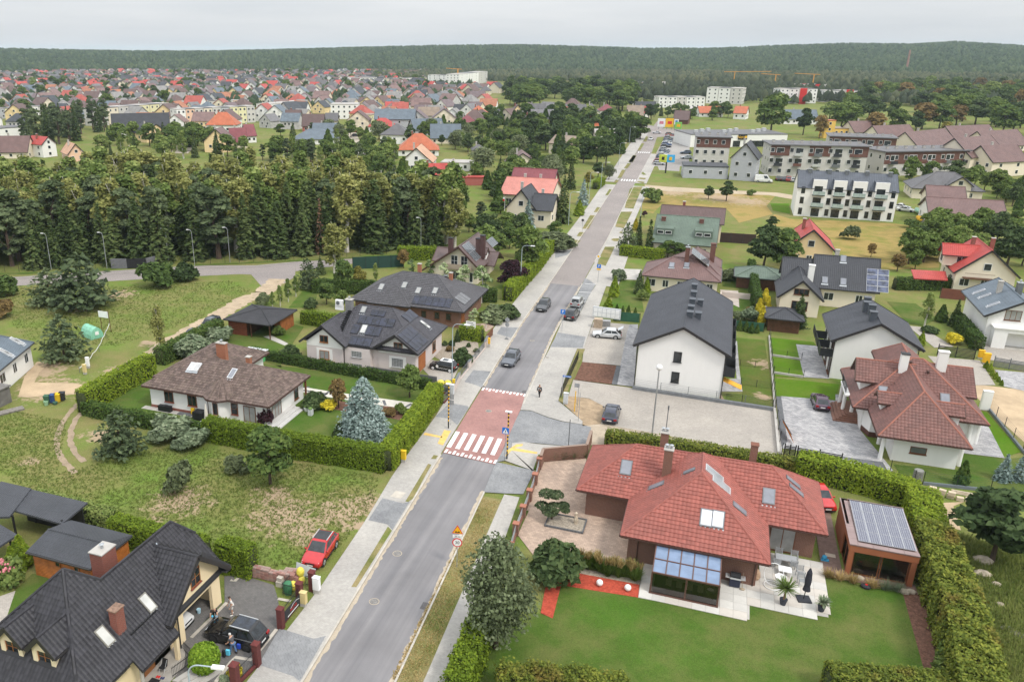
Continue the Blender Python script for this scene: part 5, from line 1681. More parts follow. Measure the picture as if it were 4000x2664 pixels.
for dx in(1622,1718):
 h.skylight(pc['S'],{1622:(2.3,68.6,0),1718:(3.3,68.7,0)}[dx],1.,1.55,GM,glass('white_blind_glass',(.55,.56,.6),.1))
for g,w,l in(((-2.5,72.9,0),.75,1.5),((.4,77.1,0),.5,1.1)):
 h.skylight(pc['W'],g,w,l)
h.skylight(pc['E'],(5.1,71.3,0),.8,1.4,GM)
for g in((2.7,77.4,0),(3.4,75.4,0)):
 h.skylight(pc['E'],g,1.15,1.9,ALU,glass('collector_glass',(.28,.29,.3),.15),name='solar_collector')
for g in((10.1,78.4,0),(10.3,76.8,0)):
 h.skylight(pm['E'],g,.7,1.5)
h.chimney(-1.6,66.6,4.6,7.4,.75,.75,BROWNBRICK,CO,2)
h.chimney(-2.2,69.9,5.4,7.4,.7,.7,BROWNBRICK,CO,2)
h.chimney(5.6,71.2,5.,6.9,.6,.6,BROWNBRICK,BROWNBRICK,0)
h.win('S',65.3,(8.4,1.25),2.,2.3,2,1,BRFRAME,CURTAIN,sill=False)
h.win('W',-8.3,(69.5,1.6),1.4,1.3,2,1,BRFRAME)
for x,y in((-3.,59.33),(6.1,59.33)):
 h.part('downpipe',MB().cyl((x,y,0),(x,y,2.9),.05),BRGUTTER)
CF=pln('bronze_frame',(.115,.06,.045),.1,2,.45)
mb=MB()
for i in range(6):
 x=-1.5+i*1.
 mb.bar((x,58.6,2.62),(x,55.6,2.02),.08,.14)
for y,z in((58.55,2.64),(57.05,2.32),(55.62,2.02)):
 mb.bar((-1.55,y,z),(3.55,y,z),.09,.12)
for x in(-1.5,1.1,3.5):
 mb.box(x-.06,55.58,.05,x+.06,55.7,2.)
for x in(-1.5,3.5):
 mb.box(x-.05,59.3,.05,x+.05,59.39,2.6).box(x-.05,57.2,.05,x+.05,57.3,2.3)
mb.box(-1.6,55.5,.04,3.6,55.75,.16).box(-1.6,55.5,.04,-1.45,59.3,.14).box(3.45,55.5,.04,3.6,59.3,.14)
cons=h.part('conservatory',mb,CF)
ptrans=NT('clear_glass')
pt=ptrans.node('BsdfTransparent')
dv(pt,'Color',(.5,.48,.46,1))
pg=ptrans.node('BsdfGlossy')
dv(pg,'Roughness',.03)
px=ptrans.node('MixShader')
dv(px,0,.1)
ptrans.link(pt.outputs[0],px.inputs[1])
ptrans.link(pg.outputs[0],px.inputs[2])
ptrans.link(px.outputs[0],ptrans.n['Material Output'].inputs['Surface'])
CLEAR=ptrans.m
for i in range(5):
 for j in range(2):
  y0,y1=(58.5,57.1)if j==0 else(57.,55.66)
  z=lambda y:2.02+(y-55.6)*.2
  x0=-1.46+i
  h.part('roof_pane',MB().add([(x0,y1,z(y1)+.02),(x0+.92,y1,z(y1)+.02),(x0+.92,y0,z(y0)+.02),(x0,y0,z(y0)+.02),(x0,y1,z(y1)-.01),(x0+.92,y1,z(y1)-.01),(x0+.92,y0,z(y0)-.01),(x0,y0,z(y0)-.01)],[(0,1,2,3),(7,6,5,4),(0,4,5,1),(1,5,6,2),(2,6,7,3),(3,7,4,0)]),BLUEGLASS,cons)
for a,b in((-1.42,1.03),(1.17,3.42)):
 h.part('front_pane',MB().box(a,55.62,.18,b,55.64,1.95),CLEAR,cons)
for x in(-1.5,3.5):
 h.part('side_pane',MB().box(x-.01,55.75,.16,x+.01,59.3,2.),CLEAR,cons)
h.box('room_floor',-1.44,55.76,.03,3.44,59.38,.07,DKWOOD,cons)
t=emp('dining_table','pale dining table inside the glass conservatory','table',(1.,57.4,.07))
obj('tabletop',MB().box(-1.3,-.5,.7,1.3,.5,.75),pln('pale_oak',(.5,.44,.34)),pa=t)
for x in(-1.1,1.1):
 obj('leg',MB().box(x-.06,-.4,0,x+.06,.4,.7),pln('pale_oak',(.5,.44,.34)),pa=t)
for i,x in en((-.2,.6,1.4,2.2)):
 c=emp('dining_chair',('first','second','third','fourth')[i]+' cream dining chair from the left at the conservatory table','chair',(x,56.65,.07),0,'chairs in the conservatory')
 W_=pln('cream_leather',(.55,.5,.4))
 obj('seat',MB().box(-.22,-.2,.42,.22,.25,.5),W_,pa=c)
 obj('backrest',MB().box(-.22,-.26,.45,.22,-.19,1.05),W_,pa=c)
 for a in(-.19,.19):
  for b in(-.2,.2):
   obj('leg',MB().cyl((a,b,0),(a,b,.43),.018,n=5),BM,pa=c)
c=emp('wicker_chair','round dark wicker chair with a white cushion inside the conservatory','chair',(2.95,57.,.07))
obj('shell',MB().lathe((0,0,0),((.2,.05),(.36,.35),(.42,.6),(.38,.62),(.3,.38))),pln('wicker',(.12,.11,.09)),pa=c)
obj('cushion',MB().ball((0,0,.45),.28,10,6,(1,1,.35)),WP,pa=c)
tag(obj('lampshade',MB().ball((.9,57.6,1.85),.2,10,7),pln('red_lampshade',(.45,.05,.03))),'red round lampshade hanging in the conservatory','lamp')
pat=tag(link('patio',None),None,None,None,'structure')
SLABS=[pln('patio_slab_%s'%n,c,.1,1.2,.9,bump=.05)for n,c in(('grey',(.5,.48,.445)),('pale',(.55,.53,.49)),('warm',(.51,.47,.42)))]
def in_poly(x,y,poly):
 c=False
 for i in range(len(poly)):
  (x1,y1),(x2,y2)=poly[i-1][:2],poly[i][:2]
  if(y1>y)!=(y2>y)and x<(x2-x1)*(y-y1)/(y2-y1)+x1:
   c=not c
 return c
PATIO=[(-2.35,54.7),(5.87,55.),(5.9,57.05),(11.5,57.4),(11.5,64.6),(6.9,64.6),(6.9,60.5),(-2.35,60.5)]
sht('patio_bed',PATIO,.046,CO)
slm=[MB().box(0,0,0,.985,.985,.05).mesh('paving_slab',m)for m in SLABS]
for i in range(14):
 for j in range(10):
  x,y=-2.3+i*1.,54.75+j*1.
  if in_poly(x+.5,y+.62,PATIO)and not(-1.6<x+.5<3.6 and 55.6<y+.5<59):
   link('paving_slab',rng.choice(slm),pat,(x,y,.047+rng.uniform(0,.006)))
   # pavilion with the solar roof
h=House('garden_studio','rust brown flat-roofed studio with solar panels and big sliding windows',(15.7,67),cat='studio')
RUST=pln('rust_cladding',(.3,.105,.05),.12,1,.6)
LILAC=pln('lilac_sheet_metal',(.26,.19,.18),.12,1,.45)
mb=MB()
mb.box(13.25,70.9,0,18.1,71.2,3.).box(13.25,66.9,0,13.45,70.9,3.).box(17.7,63.75,0,18.1,70.9,2.6).box(13.25,63.75,0,13.6,64.1,2.6)
mb.box(13.2,63.7,2.3,18.15,64.2,2.85).box(13.2,64.2,2.35,13.5,71.2,2.85)
h.part('wall',mb,RUST)
rf=h.part('roof',MB().box(13.2,63.7,2.86,18.15,71.25,2.92),LILAC)
for i in range(8):
 h.box('edge_sheet',13.15,63.65+i*.95,2.93,13.75,63.65+i*.95+.93,3.,LILAC,rf)
for i in range(4):
 h.box('edge_sheet',13.77+i*1.1,63.65,2.93,13.77+i*1.1+1.08,64.15,3.,LILAC,rf)
 h.box('edge_sheet',13.77+i*1.1,70.85,2.93,13.77+i*1.1+1.08,71.3,3.,LILAC,rf)
pv=[(13.8,64.2,2.98),(18.1,64.2,2.98),(18.1,70.8,3.12),(13.8,70.8,3.12)]
grid=NT('gridded_solar_cell')
so=grid.node('SeparateXYZ')
grid.link(grid.obj(),so.inputs[0])
gx=grid.math('GREATER_THAN',grid.math('FRACT',grid.math('DIVIDE',so.outputs['X'],.16)),.88)
gy=grid.math('GREATER_THAN',grid.math('FRACT',grid.math('DIVIDE',so.outputs['Y'],.16)),.86)
PVGRID=grid.done(grid.mix(grid.math('MAXIMUM',gx,gy),(.055,.06,.1),(.42,.43,.46)),.2,.6)
h.panels(pv,(.05,.1),5,4,.81,1.58,PVGRID,ALU,.02,.06)
for a,b in((13.62,15.6),(15.68,17.66)):
 f=h.part('sliding_window',MB().box(a,63.95,.08,b,64.03,.2).box(a,63.95,2.2,b,64.03,2.3).box(a,63.95,.2,a+.08,64.03,2.2).box(b-.08,63.95,.2,b,64.03,2.2),BRFRAME)
 h.box('pane',a+.08,63.97,.2,b-.08,63.99,2.2,CLEAR,f)
for a,b in((64.15,65.5),(65.55,66.9)):
 f=h.part('sliding_window',MB().box(13.32,a,.08,13.4,b,.2).box(13.32,a,2.25,13.4,b,2.35).box(13.32,a,.2,13.4,a+.08,2.25).box(13.32,b-.08,.2,13.4,b,2.25),BRFRAME)
 h.box('pane',13.35,a+.08,.2,13.37,b-.08,2.25,CLEAR,f)
h.box('floor',13.46,64.04,.03,17.69,70.89,.09,pln('studio_floor',(.2,.21,.2)))
so_=emp('sofa','pale green sofa with cushions behind the studio window','sofa',(15.7,66.,.09))
SOFA=pln('sage_fabric',(.36,.42,.36),.1,3,.9)
obj('base',MB().box(-1.6,-.5,0,1.6,.5,.42),SOFA,pa=so_)
obj('backrest',MB().box(-1.6,.3,.42,1.6,.5,.85),SOFA,pa=so_)
for i in range(5):
 cu=MB().ball((0,0,0),.34,8,6,(1,.3,.85))
 link('cushion',cu.mesh('cushion',SOFA,smooth=True),so_,(-1.1+i*.55,-.05-.25*(i%2),.68),rng.uniform(-.4,.4))
 # brown bungalow inside the hedge
T_BRN=dict(mat=tmat('weathered_brown_tile',(.135,.098,.085),.75,.2,.35,.55),w=.33,l=.36,amp=.05,step=.04,n=0)
h=House('bungalow','white bungalow with weathered brown tiled hip roof inside a clipped hedge',(-53.5,75))
BRUNDER=pln('brown_underlay',(.1,.07,.06))
bm=lambda p:2.9+.53*min(p.x+62.1,-44.7-p.x,p.y-70.2,80.-p.y)
pb,rb=h.roof('hx',-62.1,70.2,-44.7,80.,2.9,5.5,BRUNDER,tiles=T_BRN,gut=BRGUTTER)
h.roof('hy',-62.6,73,-53.6,85.2,2.9,5.35,BRUNDER,tiles=dict(T_BRN,skip=lambda p:p.z<bm(p)-.15),gut=BRGUTTER)
bay=[(-53.3,70.2,2.9),(-52.4,69.5,2.9),(-51.,69.4,2.9),(-50.,70.2,2.9)]
ap=(-51.7,71.9,4.75)
bl,br=(-53.6,71.8,3.7),(-49.7,71.8,3.7)
h.roof('c',-53.3,69.4,-50,72,2.9,4.75,BRUNDER,tiles=T_BRN,gut=BRGUTTER,polys={'a':[bay[0],bay[1],ap],'b':[bay[1],bay[2],ap],'c':[bay[2],bay[3],ap],'d':[bay[3],br,ap],'e':[bl,bay[0],ap]},ridges=[(bay[0],ap),(bay[1],ap),(bay[2],ap),(bay[3],ap)],eaves=[(bay[0],bay[1]),(bay[1],bay[2]),(bay[2],bay[3])])
h.wall(-61.4,70.75,-45.4,79.4,2.98,WHITE)
h.wall(-62.,78,-54.2,84.6,2.98,WHITE)
h.part('bay_wall',MB().prism([(-53.,70.8),(-52.2,69.95),(-51.1,69.9),(-50.3,70.8)],0,2.9),WHITE)
h.box('plinth',-61.44,70.71,0,-53.05,70.75,.38,REDBRICK)
for x,w in((-58.7,1.25),(-55.4,1.25)):
 h.win('S',70.72,(x,1.75),w,1.35,2,1,BRFRAME,sillm=REDBRICK)
h.win('S',69.93,(-51.65,1.65),.7,1.5,1,1,BRFRAME,sillm=REDBRICK)
h.win('S',70.72,(-49.6,1.65),.9,1.45,1,2,BRFRAME,sillm=REDBRICK)
h.win('S',70.72,(-47.6,1.3),1.6,2.,2,1,BRFRAME,CURTAIN,sill=False)
h.win('E',-45.4,(73.,1.35),2.1,2.,3,1,BRFRAME,CURTAIN,sill=False)
h.win('E',-45.4,(77.6,1.5),1.,1.6,1,1,BRFRAME)
h.post(-44.95,79.2,0,2.8,.2,BRFRAME)
h.part('downpipe',MB().cyl((-52.95,70.35,0),(-52.95,70.35,2.9),.05),BRGUTTER)
for g in((-64.5,83.1,0),(-63.7,83.2,0)):
 h.skylight(pb['S'],g,.75,1.3,ALU,glass('blind_glass2',(.45,.45,.45),.1),lift=.16)
h.skylight(pb['S'],(-58.1,83.1,0),.75,1.5,ALU)
ORBRICK=brick_mat('orange_brick',(.42,.14,.06),(.34,.1,.045),(.36,.28,.22))
h.chimney(-56.,78.3,4.,6.3,1.3,.6,ORBRICK,CO,1)
h.chimney(-50.4,75.6,4.8,6.2,.55,.5,ORBRICK,CO,0)
TERR=pln('pale_terrace_stone',(.52,.51,.49),.08,1,.8)
h.box('terrace',-53.4,66.9,0,-46.5,69.4,.12,TERR)
for i in range(3):
 h.box('step',-45.4+i*.55,69.6,0.,-44.85+i*.55,76.4,.42-i*.14,TERR)
h.box('path_slab',-62.3,69.9,.03,-53.4,70.7,.05,CO)
# mauve house with solar panels
T_SLT=dict(mat=tmat('slate_grey_tile',(.055,.053,.062),.5,.35,.25),w=.28,l=.32,amp=.03,step=.03,n=0)
h=House('detached_house','pale mauve house with dark hip roof, twin gables and black solar panels',(-43,96))
pz,rz_=h.roof('hx',-51.2,90.4,-34.5,102.3,3.4,7.2,ROOFDK,tiles=T_SLT)
h.roof('gy',-51.4,89.5,-44.5,95.5,3.35,5.95,ROOFDK,tiles=dict(T_SLT,skip=lambda p:p.z<3.4+.64*min(p.y-90.4,p.x+51.2)-.1))
h.roof('gy',-40.9,90.1,-34.35,95.5,3.45,5.7,ROOFDK,tiles=dict(T_SLT,skip=lambda p:p.z<3.4+.64*min(p.y-90.4,-34.5-p.x)-.1))
h.wall(-50.6,91.,-35.1,101.7,3.4,PINKISH)
h.wall(-50.6,90.1,-45.1,94,3.3,PINKISH,5.4,'y')
h.wall(-40.3,90.9,-34.95,94,3.4,PINKISH,5.2,'y')
h.part('gable_band',MB().add([(-50.55,90.07,2.75),(-45.15,90.07,2.75),(-45.15,90.07,3.3),(-47.85,90.07,5.35),(-50.55,90.07,3.3)],[(0,1,2,3,4)]).add([(-40.25,90.87,2.75),(-35.,90.87,2.75),(-35.,90.87,3.4),(-37.6,90.87,5.15),(-40.25,90.87,3.4)],[(0,1,2,3,4)]),WHITE)
h.box('plinth',-50.65,90.05,-.1,-45.05,90.1,.35,SLATE)
for x,y,z,gl in((-47.9,90.07,3.9,GLASS),(-37.4,90.85,3.95,GLASS)):
 h.win('S',y,(x,z),1.25,1.,2,1,OKFRAME,gl)
f=h.part('window_surround',MB().box(-49.1,90.05,.75,-46.7,90.09,2.5),WHITE)
f=h.part('window_surround',MB().box(-38.7,90.83,.75,-36.3,90.89,2.5),WHITE)
h.win('S',90.02,(-47.9,1.62),1.45,1.25,2,1,OKFRAME,CURTAIN)
GBLOCK=glass('glass_block',(.12,.13,.13),.15)
h.win('S',90.8,(-37.5,1.62),1.6,1.2,7,6,pln('grey_joint',(.42,.42,.42)),GBLOCK,t=.05)
h.box('bay_wall',-45.,90.3,0,-41.2,91.2,3.1,PINKISH)
h.win('S',90.3,(-43.2,2.25),1.5,.85,6,4,pln('grey_joint',(.42,.42,.42)),GBLOCK,t=.05)
h.win('S',90.3,(-43.2,.6),1.5,.5,6,2,pln('grey_joint',(.42,.42,.42)),GBLOCK,t=.05)
h.part('downpipe',MB().cyl((-45.,90.2,0),(-45.,90.2,3.2),.05),BM)
h.door('E',-34.93,(93.2,1.25),2.6,2.3,pln('rust_garage_door',(.36,.13,.045)),'garage_door',6)
h.win('E',-35.1,(98.4,1.6),1.3,1.5,2,1,OKFRAME)
h.skylight(pz['S'],(-53.3,114.6,0),.8,1.2,GM,CURTAIN)
h.skylight(pz['S'],(-49.2,105.7,0),.85,1.5,GM,glass('blind_glass3',(.5,.5,.48),.1))
for g in((-41.5,111.4,0),(-40.8,110.7,0)):
 h.skylight(pz['E'],g,.7,1.3,GM,glass('blind_glass3',(.5,.5,.48),.1))
h.panels(pz['S'],(-48.6,98.8,0),3,1,1.05,1.4)
h.panels(pz['S'],(-50.4,103.3,0),4,1,1.05,1.5,skip=((1,0),))
h.panels(pz['S'],(-51.4,107.9,0),5,1,1.05,1.4)
h.panels(pz['S'],(-51.1,112.3,0),2,1,1.05,1.)
eg=[(-34.35,90.1,3.45),(-34.35,95.5,3.45),(-37.625,95.5,5.7),(-37.625,90.1,5.7)]
h.panels(eg,(.35,.35),4,2,1.05,1.65)
h.panels(pz['E'],(-43.6,110.9,0),3,1,1.05,1.6)
h.chimney(-46.6,95.6,5.5,8.,.95,.75,brick_mat('grey_clinker',(.12,.12,.13),(.2,.2,.2),(.4,.4,.4)),CO,1)
ac=h.part('heat_pump',MB().box(-48.6,95.2,7.05,-47.5,95.6,7.85).box(-48.7,95.3,6.4,-47.4,95.5,7.04),WP)
h.part('fan',MB().cyl((-48.2,95.19,7.45),(-48.2,95.16,7.45),.28,n=14),GM,ac)
ld=MB()
for i in range(12):
 ld.box(-46.6,91.6+i*.3,4.35+i*.192,-46.,91.75+i*.3,4.5+i*.192)
h.part('roof_ladder',ld,BM)
# dark hip bungalow behind it
T_GR=dict(mat=tmat('grey_tile',(.075,.072,.078),.5,.35,.2),w=.33,l=.38,amp=.045,step=.04,n=0)
h=House('bungalow','brick bungalow with wide grey hip roof and one black solar array, behind the mauve house',(-44.5,117))
pd,rd=h.roof('hx',-54,110.7,-34.7,124.1,2.9,6.5,ROOFDK,tiles=T_GR,h0=6.7)
h.roof('hy',-50.7,110.3,-43.4,118.5,2.85,5.,ROOFDK,tiles=dict(T_GR,skip=lambda p:p.z<2.9+.537*(p.y-110.7)-.1),h0=3.9,h1=.1)
h.wall(-53.3,111.5,-35.6,123.3,3.2,BROWNBRICK)
for g in((-55.9,128.1,0),(-52.4,130.7,0),(-48.8,128.3,0),(-45.9,129.2,0)):
 h.skylight(pd['S'],g,.85,1.4,GM,CURTAIN)
h.panels(pd['S'],(-47.1,120.5,0),6,1,1.05,1.9)
h.panels(pd['E'],(-38.4,122.9,0),3,1,1.1,2.,glass('grey_collector',(.12,.12,.125),.2))
for x,y,z in((-45.2,119.5,6.),(-39.5,118.8,5.2)):
 h.chimney(x,y,z-1,z+1.4,.55,.55,ORBRICK,CO,0)
h.part('satellite_dish',MB().lathe((-40.3,118.6,6.),((.05,0),(.3,.06),(.42,.16))),GM)
for x in(-41.5,-39.3,-37.4):
 h.win('S',111.5,(x,1.6),.9,1.2,1,1,BRFRAME)
h.door('E',-35.6,(113.2,1.2),1.6,2.2,WOODBR,'garage_door',4)
# brown gabled house with solar collectors
h=House('detached_house','beige gabled house with chocolate roof, tall chimneys and solar collectors',(-44,141))
RBR=rmat('chocolate_roof',(.125,.085,.08),.45,.4,.35,.28,.05)
pg,_=h.roof('c',-50.6,135,-39.4,148,3.2,7.,RBR,gut=BRGUTTER,polys={'W':[(-50.6,148,2.),(-50.6,135,2.),(-43.6,135,7.),(-43.6,148,7.)],'E':[(-39.5,135,3.1),(-39.5,148,3.1),(-43.6,148,7.),(-43.6,135,7.)]},ridges=[((-43.6,135,7.),(-43.6,148,7.))],eaves=[((-39.5,135,3.1),(-39.5,148,3.1))],verges=[((-50.6,135,2.),(-43.6,135,7.)),((-39.5,135,3.1),(-43.6,135,7.))])
h.part('wall',MB().add([(x,y,z)for y in(136,147.3)for x,z in((-49.3,0),(-40.1,0),(-40.1,3.3),(-43.6,6.6),(-49.3,2.6))],[(0,1,2,3,4),(9,8,7,6,5),(1,6,7,2),(0,4,9,5)]),CREAM)
for x in(-44.6,-42.7):
 h.win('S',136,(x,4.1),1.3,2.,2,2,WHFRAME)
h.win('S',136,(-44.4,1.2),1.6,1.9,2,1,WHFRAME)
h.win('S',136,(-41.3,1.2),.7,1.9,1,1,WHFRAME)
h.part('balcony',MB().box(-46,134.9,2.7,-41,135.95,2.85).box(-46,134.9,2.86,-41,134.95,3.7),pln('balcony_beige',(.35,.28,.22)))
h.panels(pg['E'],(-45.3,152,0),4,2,1.,1.9,glass('collector_grey',(.1,.11,.12),.08),ALU)
h.panels(pg['E'],(-45.4,164.8,0),4,1,1.,1.8,glass('collector_grey',(.1,.11,.12),.08),ALU)
for g in((-55.1,165.4,0),(-49.2,167,0),(-49.1,170.2,0)):
 p=meet(g,(-42.2,0,0),(1,0,0))if g[0]>-46 else meet(g,(0,140,0),(0,1,0))
 h.chimney(p.x,p.y,4.,p.z+1.1,.8,.9,pln('brown_chimney',(.085,.045,.042)),BM,0)
h.roof('gx',-42,140.6,-39.8,142.8,4.6,5.6,RBR,gut=BRGUTTER)
h.wall(-42,140.8,-40.,142.6,4.6,WHITE,5.4,z0=3)
h.roof('gx',-50.5,140,-38,146.5,2.7,4.6,RBR,gut=BRGUTTER)
# wooden garden house on the left
h=House('garden_house','low wooden garden house with flat dark hip roof on the bungalow lawn',(-63.8,100),cat='garden house')
SHING=rmat('bitumen_shingle',(.05,.05,.055),.8,.2,.3,.3,.03)
h.roof('hx',-67.9,96.,-59.8,104,2.5,3.45,SHING,h0=3.9)
h.box('wall',-67.5,96.7,0,-64.4,103.5,2.45,DKWOOD)
h.box('wall',-61.3,99.5,0,-60.2,103.5,2.45,WOODBR)
for i in range(9):
 h.box('plank',-67.56,96.66,.02+i*.27,-64.36,96.7,.27+i*.27,pln('red_brown_plank',(.2,.06,.03),.2,3,.7))
for x in(-63.5,-60.3):
 h.post(x,96.5,0,2.45,.14,DKWOOD,'post')
h.box('back_wall',-64.4,103.3,0,-61.3,103.5,2.4,DKWOOD)
# white twin houses
ROOFAN=rmat('anthracite_sheet_tile',(.052,.055,.066),.55,.35,.34,.2,.05)
def twin(o,x0,y0,x1,y1,ze,zr,lb):
 h=House('twin_house',lb,o)
 pz,ro=h.roof('gy',x0,y0,x1,y1,ze,zr,ROOFAN,th=.3,capr=.08)
 sl=(zr-ze)/((x1-x0)/2)
 h.wall(x0+.6,y0+.55,x1-.6,y1-.5,ze+.6*sl-.34,WHITE,zr-.34,'y',z0=-.1)
 h.part('rafter_end',MB().box(x0+.35,y0+.1,ze-.14,x0+.65,y0+.5,ze+.1).box(x1-.65,y0+.1,ze-.14,x1-.35,y0+.5,ze+.1).box((x0+x1)/2-1.7,y0+.1,zr-1.2,(x0+x1)/2-1.5,y0+.5,zr-1.).box((x0+x1)/2+1.5,y0+.1,zr-1.2,(x0+x1)/2+1.7,y0+.5,zr-1.),GU)
 for x in(x0+.5,x1-.5):
  h.part('downpipe',MB().cyl((x,y0+.45,0),(x,y0+.45,ze),.06),GU)
 return h,pz
h,pt1=twin((-2.4,108),-8.,96.5,3.4,120.2,6.,9.,'white gabled twin house with anthracite roof, the one beside the main street')
for g,w,hh in(((-3,110.5,0),.95,1.35),((-2.8,102.7,0),.95,1.4)):
 h.win('S',97.05,g,w,hh,1,1,DKFRAME)
for y in(100.5,106,111,117):
 h.win('W',-7.4,(y,1.3),1.6,2.2,2,1,DKFRAME,sill=False)
 h.win('W',-7.4,(y,4.2),1.2,1.3,1,1,DKFRAME)
for i,(x,y,z)in en(((-1.9,102.,8.6),(-.9,103.3,8.2),(-1.9,104.6,8.6),(-1.9,107.9,8.6),(-.9,109.2,8.2),(-1.9,111.6,8.6),(-2.,115.4,8.6))):
 h.part('vent_stack',MB().box(x-.35,y-.45,z-1.2,x+.35,y+.45,z+.75).box(x-.42,y-.52,z+.76,x+.42,y+.52,z+.86),pln('graphite_panel',(.07,.08,.095),.1,1,.4))
for y0 in(97.6,103,109,114.5):
 f=h.part('balcony',MB().box(2.82,y0,2.9,4.2,y0+3.6,3.05),DKFRAME)
 h.part('railing',MB().box(4.14,y0,3.06,4.2,y0+3.6,4.1).box(2.82,y0,3.06,4.14,y0+.05,4.1).box(2.82,y0+3.55,3.06,4.14,y0+3.6,4.1),DKFRAME,f)
h.part('sun_shade',MB().fbox((2.9,95.9+2,2.2),(2.3,.1,-.9),(0,.9,.2),(0,0,.08)),pln('orange_cloth',(.72,.36,.04)),lb='orange awning slung under the balcony')
h,pt2=twin((20.8,115),15.57,109.1,26.1,121,5.3,8.2,'white gabled twin house with anthracite roof, the one behind the brown complex house')
for i,(x,y,z)in en(((20.2,111.8,7.8),(20.4,114.6,7.9),(20.,116.2,7.8),(20.3,118.2,7.9))):
 h.part('vent_stack',MB().box(x-.4,y-.4,z-1,x+.4,y+.4,z+1.1).box(x-.46,y-.46,z+1.11,x+.46,y+.46,z+1.2),pln('graphite_panel',(.07,.08,.095),.1,1,.4))
for y0,z in((109.9,2.8),(113.6,2.8),(117.3,2.8)):
 f=h.part('balcony',MB().box(14.6,y0,z,16.1,y0+3.,z+.14),DKFRAME)
 h.part('railing',MB().box(14.6,y0,z+.15,14.65,y0+3,z+1.1).box(14.66,y0,z+.15,16.1,y0+.05,z+1.1),DKFRAME,f)
 h.win('W',16.17,(y0+1.5,1.2),1.8,2.1,2,1,BRFRAME)
 h.win('W',16.17,(y0+1.5,4.1),1.8,2.1,2,1,BRFRAME)
 # brown-roofed complex house
T_CX=dict(mat=tmat('red_brown_tile',(.165,.075,.062),.45,.35,.18),w=.33,l=.36,amp=.045,step=.04,n=0)
h=House('villa','white villa with many-planed red-brown tiled roof, pillared porches and brown steps',(22.8,96))
CAPR=pln('terracotta_cap',(.3,.12,.085))
hm=lambda p:3.+.75*min(p.x-16.7,29.7-p.x,p.y-93.1,105.2-p.y)
hw=lambda p:3.+.93*min(p.x-18.25,26.6-p.x,p.y-86.15)
pm,_=h.roof('hx',16.7,93.1,29.7,105.2,3.,7.5,BRUNDER,h0=5.95,tiles=dict(T_CX,skip=lambda p:p.z<hw(p)-.12 and p.y<97),cap=CAPR,gut=BRGUTTER)
pw,_=h.roof('hy',18.25,86.15,26.6,100,3.,6.9,BRUNDER,h0=4.15,h1=.2,tiles=dict(T_CX,skip=lambda p:p.z<hm(p)-.12),cap=CAPR,gut=BRGUTTER)
h.roof('gx',16.9,96.3,23,100.4,5.,7.,BRUNDER,tiles=dict(T_CX,skip=lambda p:p.z<hm(p)-.12),cap=CAPR,gut=BRGUTTER)
h.wall(17.6,96.8,22,99.9,5.,WHITE,6.7,z0=3)
h.roof('gx',23.5,97.2,29.2,104.6,4.3,6.5,BRUNDER,tiles=dict(T_CX,skip=lambda p:p.z<hm(p)-.12),cap=CAPR,gut=BRGUTTER)
h.wall(24,97.7,28.6,104,4.4,WHITE,6.2,z0=2)
h.roof('hy',20,99,25,107,5.2,7.4,BRUNDER,tiles=T_CX,h0=.3,h1=2.5,cap=CAPR,gut=BRGUTTER)
for ax0,ax1,y0 in((18.6,21.6,91.2),(24.,26.6,90.3)):
 h.roof('gx',ax0,y0,ax1,y0+2.6,4.6,5.5,BRUNDER,tiles=T_CX,cap=CAPR,gut=BRGUTTER)
 h.wall(ax0+.4,y0+.3,ax1-.4,y0+2.3,4.6,WHITE,5.3,z0=3.4)
h.wall(17.9,94.,29.,104.4,3.1,WHITE)
h.wall(20.,87.2,25.9,94,3.1,WHITE)
h.part('porch_wall',MB().prism([(18.,94.1),(18.6,92.4),(20.6,92.4),(20.6,94.1)],0,3.),WHITE)
h.part('plinth',MB().prism([(17.96,94.1),(18.57,92.36),(20.6,92.36),(20.6,94.1)],0,.6),pln('brown_plinth',(.1,.045,.035)))
h.win('S',87.2,(23.2,90.6,0),1.5,.75,1,1,BRFRAME,GBLOCK)
for x,y in((19.,87.),(19.4,90.8),(16.5,98.),(17.3,97.2),(16.4,100.2),(26.4,88.2),(28.3,93.6),(29.3,94.6)):
 h.post(x,y,0,3.,.42,WHITE,'column',True)
for i in range(5):
 h.box('step',15.3+i*.32,95.4+i*.25,0,18.2,100.6,.15+i*.15,pln('brown_stone_step',(.2,.1,.07),.15,3,.6))
f=h.part('balcony',MB().box(16.2,96.4,2.9,18.2,100.8,3.1),WHITE)
rl=MB()
for i in range(16):
 rl.cyl((16.3,96.6+i*.27,3.1),(16.3,96.6+i*.27,3.95),.018,n=5)
rl.box(16.26,96.5,3.95,16.34,100.8,4.02)
h.part('railing',rl,BM,f)
h.skylight(pm['S'],(22.1,106.9,0),.9,1.4)
h.skylight(pm['S'],(28.9,107,0),.9,1.4)
h.chimney(21.6,97.6,5.5,8.4,.8,.7,WHITE,BM,0)
h.chimney(25.9,100.2,5.5,8.3,1.,.6,WHITE,WHITE,0)
for g in((27.1,118.7,0),(28.6,115.6,0),(23.1,107.5,0),(23.8,109.4,0)):
 p=meet(g,pm['S'][0],basis(pm['S'])[0])
 h.part('roof_vent',MB().cyl(p,p+V3((0,0,.35)),.1,.12,6).cyl(p+V3((0,0,.35)),p+V3((0,0,.42)),.2,.16,6),BRGUTTER)
h.part('house_number',MB().box(19.3,92.33,1.95,19.5,92.36,2.).box(19.33,92.33,1.83,19.5,92.36,1.87).box(19.3,92.33,1.7,19.5,92.36,1.75).box(19.46,92.33,1.75,19.5,92.36,1.95),BM)
